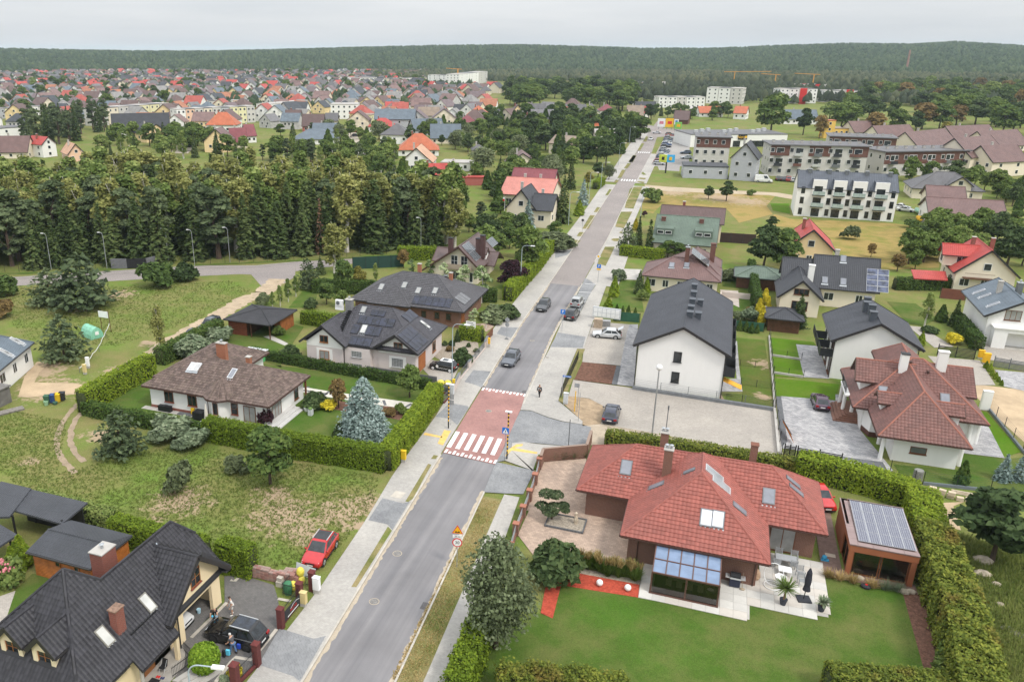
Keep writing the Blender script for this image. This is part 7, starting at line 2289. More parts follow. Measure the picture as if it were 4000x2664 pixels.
pm_=MB().box(-.07,-.03,0,.07,.03,1.35).add([(-.07,-.03,1.35),(.07,-.03,1.35),(.07,.03,1.35),(-.07,.03,1.35),(0,0,1.5)],[(0,1,4),(1,2,4),(2,3,4),(3,0,4)]).mesh('pale',pln('grey_pale',(.13,.13,.135)))
for i in range(61):
 link('pale',pm_,pal,(i*.163,-.004*i,0))
obj('rail',MB().bar((0,.05,.4),(9.8,-.2,.4),.04,.08).bar((0,.05,1.1),(9.8,-.2,1.1),.04,.08),GM,pa=pal)
gate=emp('brown_gate','brown slatted garden gate at the far driveway','gate',(-29.8,106.7,0))
for i in range(8):
 obj('slat',MB().box(-.05,0.,.1+i*.15,0.,3.4,.22+i*.15),BRFRAME,pa=gate)
for i,(x,y,m,lab)in en(((-43.3,76.2,WP,'white pot with a green plant by the bungalow steps'),(-42.3,75.4,LGREY,'grey pot with pink flowers by the bungalow lawn'))):
 e=emp('flower_pot',lab,'flower pot',(x,y,0))
 obj('pot',MB().lathe((0,0,0),((.2,0),(.32,.5),(.28,.5)))if i==0 else MB().box(-.25,-.25,0,.25,.25,.75),m,pa=e)
 obj('plant',MB().ball((0,0,.6 if i==0 else.85),.28,9,6,(1,1,.6)),pln('pot_green',(.12,.2,.05),.4,9),pa=e)
e=emp('parasol','closed cream parasol on the bungalow terrace','parasol',(-52.3,69.,.1))
obj('pole',MB().cyl((0,0,0),(0,0,2.4),.03,n=6),WP,pa=e)
obj('canopy',MB().lathe((0,0,.5),((.28,0),(.22,.5),(.16,1.2),(.06,1.9),(.02,2.)),10),pln('cream_cloth',(.62,.58,.5)),pa=e)
tag(obj('planter',MB().lathe((-50.2,69.3,.1),((.2,0),(.28,.4),(.2,.8),(.1,.95))),pln('terracotta',(.4,.25,.18),.3,5)),'flower pot with pale blooms at the bungalow bay','flower pot')
tag(obj('garden_cabinet',MB().box(-54.6,69.4,.05,-53.3,70.5,1.),BM),'black cabinet beside the bungalow bay','cabinet')
tag(obj('cellar_hatch',MB().box(-57.2,69.95,.05,-55.3,70.6,.14),SLATE),'dark slate slab hatch at the bungalow wall','hatch')
tag(obj('log_holder',MB().box(-59.9,70.,.05,-58.2,70.5,.75),BM),'black trough at the foot of the white bungalow wall','trough')
for x,y,lab in((-50.7,68.3,'left'),(-48.6,68.,'right')):
 e=emp('garden_table','pale round garden table on the bungalow terrace, '+lab+' of two','table',(x,y,.12))
 obj('tabletop',MB().cyl((0,0,.7),(0,0,.75),.6,n=18),pln('pale_table',(.5,.47,.42)),pa=e)
 obj('leg',MB().cyl((0,0,0),(0,0,.7),.06,n=8),pln('pale_table',(.5,.47,.42)),pa=e)
e=emp('storage_shed','bright green plastic garden box on the lawn behind the bungalow','garden box',(-58.,88.8,0))
obj('box_body',MB().box(-1.5,-.8,0,1.5,.8,1.3),pln('bright_green',(.12,.5,.18)),pa=e)
obj('lid',MB().prism([(-1.6,-.85),(1.,-.85),(1.6,-.3),(1.6,.85),(-1.6,.85)],1.31,1.42),LGREY,pa=e)
e=emp('garden_wall','brown brick wall around the tan yard corner with grasses in front','wall',(-14.2,74,0))
obj('wall_body',MB().bar((0,0,.75),(4.1,2.5,.75),.3,1.5).bar((4.1,2.5,.75),(4.,6.,.75),.3,1.5).bar((0,0,.75),(.1,-1.6,.75),.3,1.5),BROWNBRICK,pa=e)
fx=[(-14.2,72.3),(-13.9,69.),(-13.7,65.8),(-13.6,62.8),(-13.5,59.8),(-13.2,56.6)]
for i,(x,y)in en(fx):
 pillar(x,y,.5,1.2,('first','second','third','fourth','fifth','sixth')[i]+' brick fence pillar counting from the corner wall of the tan yard',BROWNBRICK,pln('terracotta_cap2',(.34,.14,.09)),'brick pillars of the tan yard fence')
for i,(a,b)in en(zip(fx[:-1],fx[1:])):
 e=emp('mesh_panel',('top','second','third','fourth','lowest')[i]+' grey mesh panel between the brick pillars of the tan yard','fence panel',((a[0]+b[0])/2,(a[1]+b[1])/2,0),0,'mesh panels of the tan yard fence')
 d=V3((b[0]-a[0],b[1]-a[1],0))*.42
 obj('base_wall',MB().bar(-d+V3((0,0,.2)),d+V3((0,0,.2)),.25,.4),BROWNBRICK,pa=e)
 mb=MB()
 for k in range(9):
  mb.bar(-d+V3((0,0,.5+k*.08)),d+V3((0,0,.5+k*.08)),.02,.03)
 obj('mesh_wire',mb,METAL,pa=e,kind='stuff')
def wfence(pts,hgt,lb,step=2.4,mesh=None,m=BM,base=None,gp=None,z=0.,cat='fence'):
 o=V3((pts[0][0],pts[0][1],z))
 e=emp('wire_fence',lb,cat,o,0,gp)
 pm=MB().cyl((0,0,0),(0,0,hgt),.035,n=5).mesh('post',m)
 for a,b in zip(pts[:-1],pts[1:]):
  a,b=V3((a[0],a[1],z))-o,V3((b[0],b[1],z))-o
  d=b-a
  n=max(1,int(d.length/step))
  for i in range(n+1):
   link('post',pm,e,a+d*i/n)
  w=MB()
  for k in range(7):
   w.bar(a+V3((0,0,.1+k*(hgt-.15)/6)),b+V3((0,0,.1+k*(hgt-.15)/6)),.012,.012)
  link('wire',w.mesh('wire',mesh or m),e)
  if base:
   link('base_wall',MB().bar(a+V3((0,0,.15)),b+V3((0,0,.15)),.2,.3).mesh('base_wall',base),e)
 return e
def screen_fence(pts,hgt,lb,m,gp=None,cat='fence',name='screen_fence',z=0.,postm=BM):
 o=V3((pts[0][0],pts[0][1],z))
 e=emp(name,lb,cat,o,0,gp)
 for a,b in zip(pts[:-1],pts[1:]):
  a,b=V3((a[0],a[1],z))-o,V3((b[0],b[1],z))-o
  d=b-a
  n=max(1,int(d.length/2.5))
  for i in range(n):
   p,q=a+d*(i+.02)/n,a+d*(i+.98)/n
   link('panel',MB().bar(p+V3((0,0,hgt/2)),q+V3((0,0,hgt/2)),.05,hgt).mesh('panel',m),e)
  for i in range(n+1):
   link('post',MB().cyl((0,0,0),(0,0,hgt+.08),.05,n=6).mesh('post',postm),e,a+d*i/n)
 return e
GREENMESH=pln('green_mesh',(.03,.1,.06),.2)
rfence((-15.6,90.5),(-15.9,104.5),1.4,'black bar fence along the grass strip of the parking lot',.18,spear=False,rails=(.1,.95))
wfence([(-7.5,96.6),(9.,95.9)],1.5,'thin wire fence on the low wall in front of the white twin house',2.8,m=GM)
e=emp('retaining_wall','low dark grey retaining wall along the top of the beige lot','wall',(0,96.2,0))
obj('wall_body',MB().bar((-7.6,.35,.2),(9.,-.35,.2),.35,.55),pln('grey_block',(.17,.18,.19),.2,2,.8),pa=e)
wfence([(9.1,95.9),(9.2,110),(9.3,124)],1.6,'dark mesh fence between the dull and the bright green lawns',2.4,base=CO)
wfence([(9.1,95.8),(9.3,84.)],1.6,'dark mesh fence on a pale wall beside the grey courtyard',2.4,base=CO)
e=emp('retaining_wall','pale concrete kerb wall at the right edge of the beige lot','wall',(9.,90,0))
obj('wall_body',MB().box(-.12,-6,0,.12,6,.5),CO,pa=e)
for i,(a,b)in en((((9.4,108.6),(13,108.4)),((9.4,115.5),(13.2,115.2)))):
 wfence([a,b],1.1,('lower','upper')[i]+' low wire fence crossing the bright lawns',1.8,base=CO)
for i,(a,b)in en((((5.3,103),(9.,102.8)),((5.2,110),(9,110)),((5.4,97.2),(8.9,97.)))):
 wfence([a,b],1.,('middle','upper','lower')[i]+' low wire fence crossing the dull lawn beside the twin house',1.8)
e=emp('awning','orange sail stretched along the courtyard fence','awning',(9.6,89.,0))
obj('cloth',MB().add([(0,2.2,1.1),(.1,2.4,.7),(1.1,-1.6,.15),(.7,-1.2,1.),(.02,2.2,1.07),(.12,2.4,.67),(1.1,-1.6,.12),(.7,-1.2,.97)],[(0,1,2,3),(7,6,5,4),(0,4,5,1),(1,5,6,2),(2,6,7,3),(3,7,4,0)]),pln('sail_orange',(.55,.17,.02)),pa=e)
obj('tube',MB().cyl((0,2.3,1.12),(.75,-1.3,1.04),.04,n=6),BM,pa=e)
def slat_gate(a,b,hgt,lb,n=9,m=BM,parts=2,gp=None):
 a,b=V3((a[0],a[1],0)),V3((b[0],b[1],0))
 e=emp('slatted_gate',lb,'gate',a,0,gp)
 d=b-a
 for k in range(n):
  z=.12+k*(hgt-.15)/n
  link('slat',MB().bar(V3((0,0,z)),d+V3((0,0,z)),.03,(hgt-.15)/n*.62).mesh('slat',m),e)
 for i in range(parts+1):
  link('post',MB().cyl((0,0,0),(0,0,hgt+.1),.06,n=6).mesh('post',m),e,d*i/parts)
 return e
slat_gate((9.5,83.9),(10.55,83.85),1.5,'narrow black slatted gate beside the clipped hedge')
slat_gate((10.75,83.85),(14.9,83.6),1.5,'wide black slatted gate in two leaves to the grey courtyard')
slat_gate((31.3,124.2),(35.7,123.9),1.6,'black slatted sliding gate in front of the garage driveway',8)
slat_gate((37.5,121.8),(40.9,121.1),1.5,'grey slatted fence beside the small cone shrubs',8,GM)
wfence([(33.1,105.7),(33.6,94.2),(36,82)],1.5,'mesh fence on a grey base along the sandy lot',2.4,base=pln('grey_base',(.16,.18,.2)))
wfence([(22.2,82.6),(31,83.7)],1.4,'green mesh fence on a grey base below the lawn of the villa',2.4,mesh=GREENMESH,base=pln('grey_base',(.16,.18,.2)))
wfence([(19.5,84),(21.4,82.5)],1.5,'black gate frame and posts below the villa wall',1.4)
e=emp('bench','white slatted bench behind the clipped hedge','bench',(15.7,83.3,0),R(-10))
for k in range(4):
 obj('seat_slat',MB().box(-.8,-.25+k*.14,.42,.8,-.15+k*.14,.46),WP,pa=e)
for k in range(3):
 obj('back_slat',MB().box(-.8,.3,.55+k*.14,.8,.33,.65+k*.14),WP,pa=e)
for s in(-.7,.7):
 obj('leg',MB().bar((s,-.25,0),(s,.3,.9),.05,.05).bar((s,.3,0),(s,-.25,.42),.05,.05),WP,pa=e)
tag(obj('stone_bin',MB().cyl((21.8,83.2,0),(21.8,83.2,1.1),.45,n=16).cyl((21.8,83.2,1.11),(21.8,83.2,1.2),.42,n=16),pln('aggregate',(.22,.22,.2),.4,12,.9)),'grey round stone bin beside the small gate','bin')
blk=emp('block_stack','pale hollow blocks stacked by the sandy track','block stack',(23.8,80.4)+(0,),R(-8))
bm_=MB().box(0,0,0,.58,.38,.36).mesh('block',pln('cream_block',(.55,.46,.34),.15,3,.9))
for i in range(6):
 for k in range(2 if i in(1,2,3)else 1):
  link('block',bm_,blk,(-2.2+i*.75+rng.uniform(-.06,.06),rng.uniform(-.15,.15),k*.37),rng.uniform(-.2,.2))
pl=emp('plank_stack','pale planks lying by the green mesh fence','planks',(25.9,81.7)+(0,),R(-5))
for k in range(3):
 link('plank',MB().box(-1.4,-.15+k*.12,k*.08,1.4,.05+k*.12,.07+k*.08).mesh('plank',pln('pale_plank',(.45,.38,.28),.2,3)),pl)
pal2=emp('pallet','weathered grey pallet lying on the grass at the right edge','pallet',(24.2,60.35,0),R(-38))
for k in range(6):
 link('plank',MB().box(-.8,-.36+k*.125,.12,.8,-.26+k*.125,.15).mesh('plank',pln('grey_plank',(.22,.2,.18),.25,4)),pal2)
link('bearer',MB().box(-.8,-.36,0,-.6,.4,.118).box(.6,-.36,0,.8,.4,.118).mesh('bearer',pln('grey_plank',(.22,.2,.18),.25,4)),pal2)
e=emp('letterboxes','bank of white letterboxes on the green mesh fence','letterboxes',(-14.8,123.3)+(0,),R(-4))
obj('frame',MB().box(-2.2,-.12,.4,2.2,.12,2.1),LGREY,pa=e)
for i in range(6):
 for j in range(2):
  obj('letterbox',MB().box(-2.05+i*.69,-.16,.55+j*.72,-1.45+i*.69,-.125,1.18+j*.72),WP,pa=e)
for i,(p,lab,m)in en((((-15.5,119.3,0),'stack of wooden pallets behind the silver hatchback',pln('pallet_wood',(.42,.33,.24),.2,3)),((-14.4,120.3,0),'pallet of grey paving stones behind the silver hatchback',pln('grey_stone',(.28,.28,.28),.25,4)))):
 e=emp('pallet_stack',lab,'pallet stack',(p[0],p[1],.07),R(5))
 for k in range(9 if i==0 else 6):
  link('layer',MB().box(-.65,-.5,k*.16,.65,.5,k*.16+.12).mesh('layer',m),e)
screen_fence([(-13.7,123.7),(-9.7,124)],1.5,'green screened fence with thuja cones behind it',GREENMESH)
screen_fence([(4.1,126),(8.6,126.2)],1.4,'green screened fence at the top of the dull lawn',GREENMESH)
tag(obj('stone_heap',MB().ball((-6.6,97.,.1),.4,7,5,(1.3,.7,.6)).ball((-5.8,96.9,.1),.4,7,5,(1.1,.7,.7)).ball((-4.9,96.85,.1),.4,7,5,(1.3,.6,.6)).ball((-4.2,96.8,.1),.3,7,5),pln('pale_rubble',(.42,.4,.35),.4,4,.9)),'pale rubble heaped at the foot of the white gable','rubble')
# patio things of the red-roofed house
for i,(x,y)in en(((-7.55,55.),(-5.4,55.15),(-3.2,55.3))):
 tag(obj('globe_lamp',MB().ball((x,y,.32),.27,16,12),WP,smooth=True),('left','middle','right')[i]+' white globe lamp on the red bark bed','garden lamp','white globes on the red bark')
e=emp('barbecue','black and steel gas barbecue against the brick wall','barbecue',(4.75,58.85,.1))
obj('cabinet',MB().box(-.4,-.28,.1,.4,.28,.8),pln('navy_enamel',(.03,.035,.06)),pa=e)
obj('hood',MB().cyl((-.38,0,.95),(.38,0,.95),.3,n=12),BM,pa=e)
obj('side_shelf',MB().box(-.75,-.28,.82,-.4,.28,.88).box(.4,-.28,.82,.75,.28,.88),ALU,pa=e)
obj('control_panel',MB().box(-.42,-.34,.8,.42,-.28,.92),ALU,pa=e)
for s in(-.35,.35):
 obj('wheel',MB().cyl((s-.03,0,.08),(s+.03,0,.08),.08,n=8),TYRE,pa=e)
tag(obj('patio_broom',MB().cyl((5.35,58.6,.12),(5.3,59.,1.4),.02,n=5).ball((5.35,58.55,.16),.22,8,5,(1,.7,.4)),pln('broom',(.35,.28,.2))),'broom standing by the barbecue','broom')
def slat_chair(x,y,rz,lb,n=3,z=.1,gp='aluminium garden chairs'):
 e=emp('garden_chair',lb,'chair',(x,y,z),R(rz),gp)
 g=pln('grey_aluminium',(.33,.34,.35),.1,5,.4)
 for k in range(6):
  obj('slat',MB().box(-.25,-.25+k*.085,.42,.25,-.19+k*.085,.45),g,pa=e)
  obj('back_slat',MB().box(-.24+k*.085,.25,.5,-.19+k*.085,.28,1.),g,pa=e)
 obj('frame',MB().box(-.28,-.28,0,-.24,-.24,.66).box(.24,-.28,0,.28,-.24,.66).box(-.28,.24,0,-.24,.29,1.02).box(.24,.24,0,.28,.29,1.02).box(-.28,-.28,.64,-.24,.28,.67).box(.24,-.28,.64,.28,.28,.67),g,pa=e)
 return e
slat_chair(8.2,63.9,0,'grey slatted chair at the far left of the patio set')
slat_chair(9.4,63.95,0,'grey slatted chair at the far right of the patio set')
slat_chair(8.,62.7,180,'grey slatted chair at the near left of the patio set')
slat_chair(9.3,62.9,180,'grey slatted chair at the near right of the patio set')
slat_chair(9.75,61.9,10,'grey slatted chair standing alone beside the closed parasol')
slat_chair(9.8,60.9,10,'grey slatted lounge seat nearest the parasol foot')
for x,y,s,lab,m in((8.7,63.3,(.8,.45),'grey slatted patio table between the chairs',pln('grey_aluminium',(.33,.34,.35))),(8.6,62.,(.5,.4),'low white framed side table by the hanging chair',WP)):
 e=emp('patio_table',lab,'table',(x,y,.1))
 hgt=.72 if s[0]>.6 else.45
 obj('tabletop',MB().box(-s[0],-s[1],hgt-.05,s[0],s[1],hgt),m,pa=e)
 for a in(-1,1):
  for b in(-1,1):
   obj('leg',MB().box(a*s[0]*.9-.03,b*s[1]*.9-.03,0,a*s[0]*.9+.03,b*s[1]*.9+.03,hgt-.05),m,pa=e)
e=emp('hanging_chair','white round hanging chair frame on the patio','hanging chair',(7.6,59.9,.1))
mb=MB()
for k,(c0,r,tilt)in en((((0,0,.05),.62,0),((0,.25,.95),.9,1))):
 for i in range(20):
  a,b=i/20*2*pi,(i+1)/20*2*pi
  f=(lambda t:(c0[0]+r*cos(t),c0[1]+r*sin(t),c0[2]))if tilt==0 else(lambda t:(c0[0]+r*.8*cos(t),c0[1]+.2*sin(t),c0[2]+r*sin(t)))
  mb.cyl(f(a),f(b),.035,n=5,caps=False)
obj('frame',mb,WP,pa=e)
obj('basket',MB().lathe((.55,.2,.35),((.2,0),(.4,.2),(.45,.55),(.4,.5),(.2,.2)),12),WP,pa=e)
e=emp('parasol','closed black parasol on a square foot on the patio','parasol',(9.85,58.95,.1),R(12))
obj('foot',MB().box(-.5,-.45,0,.5,.45,.1),pln('black_stone',(.035,.037,.045)),pa=e)
obj('pole',MB().cyl((0,0,.1),(.1,0,2.9),.035,n=6),BM,pa=e)
obj('canopy',MB().lathe((.08,0,.9),((.3,0),(.22,.4),(.26,.9),(.2,1.6),(.05,2.)),9),pln('black_canopy',(.03,.03,.04),.2,3,.8),pa=e)
for x,y,hgt,lab,sp in((8.3,57.75,1.5,'potted palm with fan leaves on the patio',.9),(11.,57.95,.8,'potted yucca with a round tuft at the patio corner',.55)):
 e=emp('potted_palm',lab,'potted plant',(x,y,.1))
 obj('pot',MB().lathe((0,0,0),((.2,0),(.3,.5),(.26,.48))),pln('black_pot',(.04,.045,.06)),pa=e)
 obj('trunk',MB().cyl((0,0,.4),(.05,0,hgt),.09,.06,7),pln('palm_trunk',(.2,.13,.08),.3,8),pa=e)
 rn=np.random.default_rng(int(x))
 V=tuft_quads(np.array([[.05,0,hgt]]),150,sp,1.5,.1,rn)
 link('frond',np_mesh('frond',V,len(V)//4,LF_LIGHT if hgt>1 else LF_SILV),e)
tag(obj('stone_urn',MB().lathe((6.4,60.4,.1),((.2,0),(.32,.25),(.25,.7),(.12,.9))),pln('tan_urn',(.45,.3,.2),.3,4)),'tan stone urn at the brick corner of the patio','urn')
tag(obj('toy',MB().ball((11.85,65.3,.3),.22,8,6).box(11.6,65.1,.05,12.2,65.4,.15),pln('toy_blue',(.05,.3,.5))),'blue toy lying on the dark deck','toy')
tag(obj('board',MB().box(12.,65.9,.06,12.8,66.4,.09),pln('pale_board',(.5,.42,.33))),'pale board lying on the deck by the studio','board')
e=emp('robot_mower','black robot mower with red mark at the edge of the lawn','mower',(14.6,62.35,.03),R(-20))
obj('shell',MB().ball((0,0,.16),.36,10,7,(1.1,.8,.5)),pln('mower_black',(.03,.03,.035)),pa=e)
obj('mark',MB().box(-.05,-.08,.31,.12,.08,.36),RED,pa=e)
e=emp('rock_bed','rectangular pale gravel bed with a stone column under the cloud pine','gravel bed',(-9.4,63.1,0))
obj('edging',MB().box(-2.,-1.15,0,1.5,-1.05,.22).box(-2.,1.05,0,1.5,1.15,.22).box(-2.,-1.05,0,-1.9,1.05,.22).box(1.4,-1.05,0,1.5,1.05,.22),SLATE,pa=e)
obj('gravel',MB().box(-1.9,-1.05,0,1.4,1.05,.12),GRAVEL,pa=e)
obj('stone_column',MB().lathe((.6,.2,.1),((.16,0),(.2,.4),(.13,.9),(.16,1.1),(.06,1.2)),7),pln('pale_limestone',(.5,.42,.32),.3,4),pa=e)
for i,(p,s)in en((((22.6,69.7,0),.5),((24.3,69.6,0),.7),((23.8,67.5,0),.6),((24.5,66.5,0),.35),((24.1,63.7,0),.3),((17.9,63,0),.35),((17.4,62.8,0),.4),((14.3,63.5,0),.35))):
 tag(obj('rock',MB().ball((p[0],p[1],s*.3),s,7,5,(1.2,.8,.6)),pln('field_stone',(.42,.36,.28),.35,2,.9)),('small pale rock at the top of the wild slope','big pale rock high on the wild slope','pale rock below the big one on the wild slope','small rock low on the wild slope','white stone in the grass far down the wild slope','grey stone at the end of the studio bed','pale boulder beside the studio corner','tan stone between the yellow tufts')[i],'rock')
 # hedges near the lens
hdg([(-67.6,66.4),(-59,66.1),(-50.3,66.1)],1.2,1.5,LF_THUJAD,'low dark clipped hedge below the white bungalow')
hdg([(-50.3,66.1),(-40,65.9),(-28.9,66.5)],1.7,2.35,LF_THUJA,'tall clipped hedge facing the meadow below the blue spruce',150,.12)
hdg([(-28.9,66.5),(-29.2,75),(-29.8,84.5)],1.7,2.35,LF_THUJA,'tall clipped hedge along the pavement by the yellow gas cabinet',150,.12)
hdg([(-67.9,66.5),(-68.3,79.5)],1.9,2.7,LF_THUJA,'bushy thuja hedge along the farm track beside the bungalow')
hdg([(-69.3,82.5),(-68.8,96)],1.9,2.2,LF_THUJAD,'dark hedge running up along the farm track to the garden house')
hdg([(-59.5,89.6),(-44,88.3),(-31.6,87.5)],1.,1.2,LF_THUJAD,'row of low dark thujas between the bungalow and the mauve house',90,.13)
hdg([(-59.5,105.3),(-51.8,104.6)],1.6,1.9,LF_THUJA,'clipped hedge to the right of the wooden garden house')
hdg([(-34,107.2),(-30.6,107.)],1.6,2.,LF_THUJA,'clipped hedge between the mauve house and the notice board')
hdg([(-32.2,128),(-32.3,150),(-33.2,171)],2.,2.6,LF_THUJA,'long bright hedge along the left pavement below the purple tree')
hdg([(-61,148.5),(-53.5,151)],2.4,2.4,LF_THUJA,'bright hedge behind the beige gabled house')
hdg([(-46,124.5),(-34,127)],1.8,2.,LF_THUJAD,'dark hedge behind the grey hip roof bungalow')
hdg([(-66,121),(-55,124)],1.8,2.2,LF_THUJAD,'dark hedge behind the young garden trees')
hdg([(-8.6,80.2),(1,80.5),(10.5,80.2)],1.6,1.5,LF_HEDGEY,'long ragged hedge between the red roof and the beige lot',90,.13)
hdg([(10.5,80.2),(16,79.4),(20.5,77.6)],2.2,2.3,LF_THUJA,'thick hedge between the red roof and the grey courtyard',90,.14)
hdg([(20.7,76.6),(20.2,70)],2.6,2.6,LF_THUJA,'thick hedge behind the studio beside the sandy track',90,.14)
hdg([(20.1,69.4),(20.,60),(19.7,54),(18.9,47)],2.7,3.,LF_HEDGEY,'tall rough thuja hedge to the right of the studio and lawn',110,.15,.26)
hdg([(10.51,48.87,2)[:2],(18.65,50.93,2)[:2]],1.6,2.,LF_HEDGEY,'thuja hedge along the bottom edge of the lawn',150,.13)
hdg([(-9.88,41.07,2)[:2],(-5.97,42.19,2)[:2],(-1.98,42.85,2)[:2]],1.6,2.,LF_HEDGEY,'thuja hedge at the bottom of the lawn beside the big tree',150,.13,.25)
hdg([(-12.6,47.5),(-12.3,39)],1.7,2.2,LF_THUJA,'bright thuja hedge along the right pavement at the bottom edge',150,.13,.25)
hdg([(-46.3,46.6),(-36.6,46.4)],1.5,2.3,LF_THUJA,'bright thuja hedge behind the timber shed',150,.12)
hdg([(-35.3,46.6),(-32.2,46.5)],1.6,2.6,LF_THUJA,'bright thuja hedge beside the garage gable',150,.12)
hdg([(-57,48.2),(-47.5,47.9)],1.4,1.7,LF_LIGHT,'leafy climbing hedge along the far side of the dark shelter',90,.13)
hdg([(36.9,140.5),(37.1,128.4)],1.5,1.9,LF_THUJAD,'row of thujas below the garage driveway')
hdg([(31.2,159.4),(43.1,163.5)],1.6,2.,LF_THUJAD,'dark hedge in front of the big red-roofed house')
hdg([(-18.4,168),(-9.5,167)],1.8,2.,LF_THUJA,'clipped hedge below the green-roofed house')
hdg([(7,162.2),(7.7,136.1)],1.2,2.6,LF_THUJAD,'tall narrow hedge beside the rear garden')
hdg([(-36.7,251.4),(-36.3,261.1)],2.2,2.2,LF_THUJA,'clipped hedge of the far left lawn')
# trees and shrubs near the lens
grow('blue_spruce',-33.7,71.7,7.7,'broad silver-blue spruce on the lawn inside the clipped hedge',1.12)
e=grow('loose',-11.35,45.36,9.3,'big loose olive-green tree at the fence of the red-roofed house',.95)
grow('oak',-38.5,59.8,6.5,'round leafy tree on the meadow in front of the tall hedge',1.05)
grow('bush_pine',-56.7,59.7,5.3,'silvery young pine on the meadow beside the wheel ruts',1.1)
grow('silver_bush',-53.8,64.3,2.9,'taller grey-green bush at the low dark hedge',1.3)
grow('silver_bush',-50.6,63.7,2.2,'smaller grey-green bush at the low dark hedge',1.5)
grow('olive_bush',-46.1,55.3,3.4,'scraggly brown-green bush alone on the meadow',.8)
grow('olive_bush',-42.9,60.8,1.9,'dark low bush left of the round leafy tree',1.2)
grow('bush_pine',-83,79.4,6.8,'dark bushy pine beside the green polytunnel',1.05)
grow('bush_pine',-97.9,99.1,9.6,'largest dark pine clump on the left meadow',1.25)
grow('bush_pine',-104.6,99.1,6.4,'lower shoulder of pine left of the largest clump',1.3)
grow('green_bush',-94.4,113.9,4.8,'large round yellow-green bush by the back road',1.1)
grow('round_bush',-92.4,119.4,3.7,'round dark green bush beside the yellow-green one',1.2)
grow('green_bush',-116.4,100,3.6,'bush at the left edge by the back road',1.2)
grow('rust_bush',-106.5,90.5,3,'brownish bush at the left edge of the meadow',1.2)
grow('birch',-71.9,86.1,7.3,'slender young birch beside the farm track',.75)
grow('silver_bush',-67,86.9,2.9,'dark silvery bush beside the saloon on the track',1.6)
grow('silver_bush',-66.8,92.7,2.4,'pale silvery bush beside the garden house',1.6)
grow('purple_bush',-45.7,71.1,2.6,'dark purple clipped bush at the bungalow corner',.75)
grow('round_bush',-43,77.3,2.3,'round dark bush at the bungalow steps',1.2)
grow('rusttree',-40.1,78.4,3.8,'small brownish birch with twin white trunks left of the blue spruce',.9)
grow('maple',-33.2,84.2,4.5,'lollipop tree with a round crown beside the grey palisade',.95)
grow('light_bush',-32.5,79.6,1.4,'loose shrub behind the street hedge',.8)
grow('gold_bush',-41.1,77.7,1.2,'yellow-green ground shrub in the bungalow bed',1.3)
grow('rust_bush',-33.5,78.6,.9,'low ochre shrub right of the blue spruce',1.5)
grow('round_bush',-36.1,71,2.2,'low dark shrub at the foot of the blue spruce',1.)
grow('round_bush',-53.5,90.5,2.3,'dark shrub group at the left corner of the mauve house',1.3)
grow('light_bush',-60.1,98.6,1.7,'light green shrub at the mauve house garden path',.9)
grow('round_bush',-35.2,103.3,.8,'left clipped ball in the gravel garden by the small car')
grow('round_bush',-34.1,103.5,.9,'middle clipped ball in the gravel garden by the small car')
grow('round_bush',-31.7,104,.7,'right clipped ball in the gravel garden by the small car')
grow('round_bush',-30.6,97.2,2.5,'big dark shrub beside the parked small car',1.1)
grow('rust_bush',-33.8,101.4,.7,'low brown shrub in the gravel garden',1.5)
grow('olive_bush',-30.1,102.3,.7,'olive shrub by the dark garden fence',1.3)
grow('garden_spruce',-34,105.6,2,'small dark spruce in front of the clipped hedge',1.1)
grow('garden_spruce',-38.1,112.4,2.9,'dark spruce at the corner of the brick bungalow',1.1)
grow('column_tree',-33.7,112.8,3.1,'grey-green standard tree left of two by the notice board',1.2)
grow('column_tree',-31.7,112.9,2.9,'grey-green standard tree right of two by the notice board',1.2)
grow('olive_bush',-31.3,116.8,2.4,'low dark shrub mass beside the small shelter roof',2)
grow('round_bush',-29.7,118.7,2.6,'clipped shrub at the pavement below the shelter roof',1.6)
grow('bush_pine',-67.7,122.3,5.9,'dark pine beside the road bend above the young trees',.8)
grow('garden_spruce',-70.4,132.2,3.5,'dark spruce half hidden by the broad birch',1.2)
grow('oak',-61.2,123.5,5.9,'tall dense tree right of the road bend pine',.9)
grow('oak',-60.5,115.3,4,'round tree at the end of the garden house lawn',1.1)
grow('maple',-57.1,114.5,3.2,'bright leafy tree beside the grey hip roof',1.)
grow('round_bush',-62,112.7,1.9,'bush on the lawn above the garden house hedge',1.2)
grow('birch',-68.2,133.9,9.9,'broad yellow birch in front of the forest',1.35)
grow('olive_bush',-70.6,111.5,2,'grey bush at the roadside above the garden house',1.3)
YT='young white-stemmed trees along the garden edge'
grow('birch_green',-68.2,110.6,2.8,'first young white-stemmed tree from the garden house',.9,YT)
grow('birch_green',-67.2,111.4,3.8,'second young white-stemmed tree from the garden house',.9,YT)
grow('birch_green',-67.3,114.3,4.2,'third young white-stemmed tree from the garden house',.9,YT)
grow('birch_green',-67.6,117.5,3.8,'young white-stemmed tree nearest the road bend',.9,YT)
VT='pale columnar trees around the beige gabled house'
grow('column_tree',-53.4,136.7,3.5,'pale columnar tree left of the red car hood by the beige house',1.1,VT)
grow('column_tree',-49.3,135.6,4,'pale columnar tree at the left corner of the beige gable',1.1,VT)
grow('column_tree',-45.5,132.7,4.5,'pale columnar tree in front of the beige gable windows',1.1,VT)
grow('column_tree',-40.8,129.6,5.3,'pale columnar tree below the balcony of the beige house',1.2,VT)
grow('column_tree',-36.2,125.2,6.6,'largest pale columnar tree beside the purple tree',1.2,VT)
grow('yellowtree',-58.7,124.9,4.6,'thin yellowing tree above the grey hip roof',.9)
grow('birch_green',-58.1,130.5,3.8,'light tree by the green sports fence',.9)
grow('rusttree',-57.1,142,3.9,'sparse brown tree at the left end of the bright hedge',.8)
grow('purple',-33.8,136.2,5.2,'dark purple tree beside the long pavement hedge',1.15)
